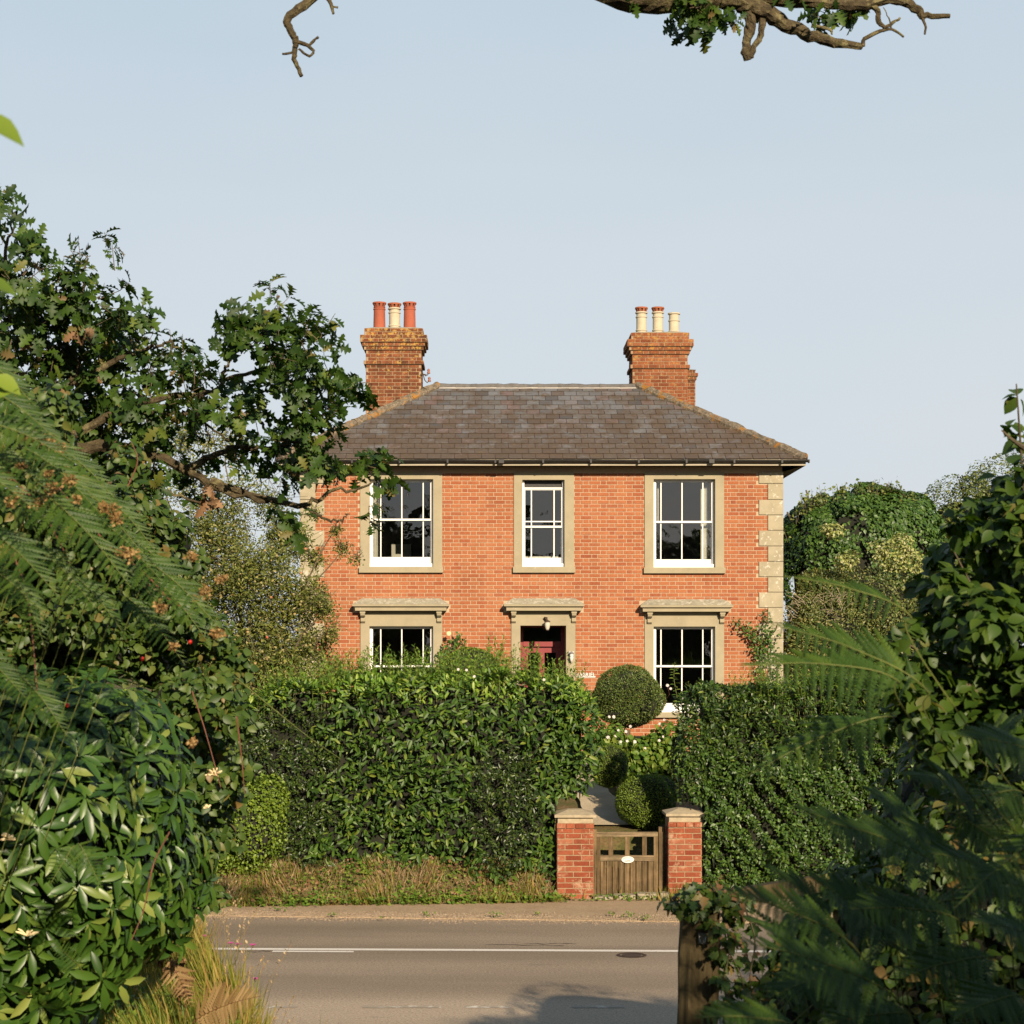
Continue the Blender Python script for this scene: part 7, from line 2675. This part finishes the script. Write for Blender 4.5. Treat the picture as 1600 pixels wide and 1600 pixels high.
for i, (c, r_) in enumerate(zip(Cc, Rr)):
    rp = cl[i][2]
    m = max(3, int(rp * rp * 3.14 / 38))
    p, q = ball_leaves(c, (r_, r_ * 1.4, r_), m)
    q = q + np.array([0.0, -0.5, 0.6])
    q /= np.linalg.norm(q, axis=1, keepdims=True)
    P.append(p)
    R.append(orient(q, 0.55, 0.35, 0.25, 0.5))
    S.append(rng.uniform(0.035, 0.075, m))
P, R, S = np.vstack(P), np.vstack(R), np.concatenate(S)
leaves(hz, P, R, S, T_HAZEL, M['hazel'], 260, cell=14)
HZ_ = [((3.1, 7.6, 2.9), (1.25, 0.6, 0.9), 61, 0.14), ((3.6, 7.4, 2.6), (1.6, 0.8, 1.3), 62, 0.14)]
for c, r, sd_, am_ in HZ_:
    p, q = shell(c, r, 4200, sd_, am_, 0.12, -0.6, 4)
    leaves(hz, p, orient(q, 0.7, 0.3, 0.3), rng.uniform(0.045, 0.09, len(p)), T_HAZEL, M['hazel'])
bush_core(hz, [(c, r, sd_, am_, 0.82) for c, r, sd_, am_ in HZ_])
mb = MB()
for pts in ((at(1640, 1150, 6.6), at(1620, 950, 6.6), at(1600, 760, 6.4), at(1588, 600, 6.2)), (at(1620, 1150, 6.7), at(1560, 1000, 6.6), at(1490, 860, 6.5)), (at(1600, 1150, 6.6), at(1500, 1060, 6.5), at(1410, 1000, 6.4)),
            (at(1600, 700, 6.3), at(1585, 690, 6.2), at(1565, 672, 6.2))):
    branch(mb, pts, 0.010, 0.0025, 14, 6)
branch(mb, [(2.3, 6.9, 1.5), at(1640, 1150, 6.6)], 0.02, 0.011, 6, 7)
mb.build('branches', M['twig'], hz)
# the dark bank of undergrowth below it
th = thing('dark_thicket', 'deeply shaded undergrowth filling the lower right corner', 'undergrowth', (3.0, 8.0, 1.5))
TI = [((2.0, 6.8, 2.35), (0.55, 0.35, 0.6), 78, 0.12), ((1.78, 6.8, 1.75), (0.62, 0.35, 0.6), 79, 0.12), ((1.60, 7.4, 1.75), (0.56, 0.4, 0.80), 77, 0.08), ((2.35, 8.0, 1.9), (0.9, 0.8, 0.9), 71, 0.12), ((3.2, 7.4, 2.3), (1.3, 1.0, 1.3), 72, 0.12), ((1.75, 7.6, 1.5), (0.62, 0.6, 0.72), 73, 0.12), ((2.6, 9.0, 2.2), (0.8, 0.8, 1.05), 74, 0.12), ((2.2, 6.4, 1.55), (0.9, 0.6, 0.7), 75, 0.12), ((3.6, 9.6, 2.4), (1.2, 0.8, 1.3), 76, 0.12)]
for c, r, sd_, am_ in TI:
    p, q = shell(c, r, 3000, sd_, am_, 0.16, -0.6, 4)
    leaves(th, p, orient(q, 0.8, 0.3, 0.3), rng.uniform(0.035, 0.07, len(p)), T_HAZEL, M['bramble'], 12, cell=20)
bush_core(th, [(c, r, sd_, am_, 0.86) for c, r, sd_, am_ in TI])

# ------------------------------------------------------------------ unseen trees around the camera: crowns shaped for right-side shade, others reflected in windows
def big_tree(name, label, base, crown, n, T, mat, leaf, seed, trunk_r=0.25):
    t = thing(name, label, 'tree', base)
    for i, (c, r, m) in enumerate(crown):
        rs = np.random.default_rng(seed + i)
        cc = rand_dirs(90)
        p = rand_dirs(int(n * m))
        hub = cc[rng.integers(0, 90, len(p))]
        p = hub + rng.normal(0, 0.16, (len(p), 3))
        rad = np.linalg.norm(p, axis=1, keepdims=True)
        p = p / rad * np.clip(rad, 0.2, 1.05) * (1 - 0.35 * rng.random((len(p), 1)) ** 2)
        P = np.array(c) + p * np.array(r)
        leaves(t, P, orient(p / np.linalg.norm(p, axis=1, keepdims=True), 0.9, 0.3, 0.2), rng.uniform(0.7, 1.3, len(P)) * leaf, T, mat)
    bush_core(t, [(c, r, seed + i, 0.10, 0.86) for i, (c, r, m) in enumerate(crown)])
    c0 = crown[0][0]
    tips = [np.array(c) + np.array(r) * rand_dirs(1)[0] * 0.5 for c, r, m in crown for _ in range(2)]
    trunk_and_limbs(t, base, (base[0] * 0.7 + c0[0] * 0.3, base[1] * 0.7 + c0[1] * 0.3, base[2] * 0.5 + c0[2] * 0.5), tips, trunk_r, 'bark', 0.03)
    return t


big_tree('holly_tree', 'dense holly standing just behind and right of the viewer, shading the ferns', (6.2, -1.2, 1.5),
         [((6.2, -1.2, 3.6), (2.7, 1.9, 2.9), 1.0), ((8.6, -0.5, 3.6), (2.2, 2.0, 2.6), 0.6), ((4.9, 2.2, 2.6), (1.2, 1.4, 1.6), 0.5), ((3.45, -1.3, 3.4), (1.9, 1.5, 2.22), 2.0)], 9000, T_ROUND, M['privet'], 0.12, 81)
big_tree('ash_tree', 'tall roadside tree behind the viewer throwing shade on the near road edge', (9.0, -3.0, 1.5),
         [((8.3, -1.2, 6.3), (2.6, 2.2, 1.5), 1.0), ((10.5, -2.5, 6.6), (2.4, 2.4, 1.6), 0.7)], 5200, T_ROUND, M['shrub_leaf'], 0.17, 91)
big_tree('lime_tree', 'broad tree standing well behind the viewer to the left', (-7.5, -14.0, 1.5),
         [((-7.5, -14, 7.2), (3.6, 3.2, 3.6), 1.0), ((-11, -15, 6.0), (3.2, 3, 3.2), 0.7)], 7000, T_ROUND, M['shrub_leaf'], 0.20, 101)
big_tree('maple_tree', 'broad tree standing well behind the viewer to the right', (5.5, -17.0, 1.5),
         [((5.5, -17, 6.2), (3.4, 3.2, 3.6), 1.0), ((1.0, -18, 5.0), (3.2, 3, 2.8), 0.7), ((-3.2, -18, 5.0), (2.6, 3, 2.6), 0.6)], 7000, T_ROUND, M['shrub_leaf'], 0.20, 111)

# added unseen leaf masses hung on the ash to shade road edge and ferns
ash = [o for o in bpy.data.objects if o.name.startswith('ash_tree')][0]
for i, (c, r, m) in enumerate((((5.9, -0.5, 6.7), (1.5, 1.0, 0.6), 420), ((9.2, 4.0, 6.2), (1.6, 2.8, 1.1), 2600))):
    p, q = shell(c, r, m, 120 + i, 0.25, 0.7, -2.0, 4, clump=0.16)
    leaves(ash, p, orient(q, 0.9, 0.3, 0.2), rng.uniform(0.10, 0.18, len(p)), T_ROUND, M['shrub_leaf'], stuff='crown')
mb = MB()
branch(mb, [(8.8, -2.6, 5.4), (7.6, -1.4, 6.4), (6.0, -0.2, 6.9), (5.0, 0.3, 7.0)], 0.09, 0.015, 14, 8)
branch(mb, [(8.8, -2.6, 5.2), (9.0, 1.0, 5.9), (9.2, 4.0, 6.2)], 0.09, 0.02, 12, 8)
mb.build('branch', M['bark'], ash, kind='stuff')
big_tree('shade_tree_right', 'added unseen tree beyond the right edge of view shading the undergrowth', (6.4, 7.0, 1.5),  # put in outside the view to hold skylight off the undergrowth
         [((7.2, 5.6, 3.2), (1.7, 3.8, 2.3), 1.0)], 7000, T_ROUND, M['shrub_leaf'], 0.12, 131)

big_tree('shade_tree_left', 'added unseen tree behind and left of the viewer blocking sky from the ferns', (-5.5, -3.5, 1.5),  # out of view, added to block open sky behind the camera
         [((-2.7, -2.3, 6.9), (2.6, 2.3, 1.7), 1.0), ((-6.5, -2.5, 5.6), (2.4, 2.6, 2.6), 0.9)], 7000, T_ROUND, M['shrub_leaf'], 0.12, 141)
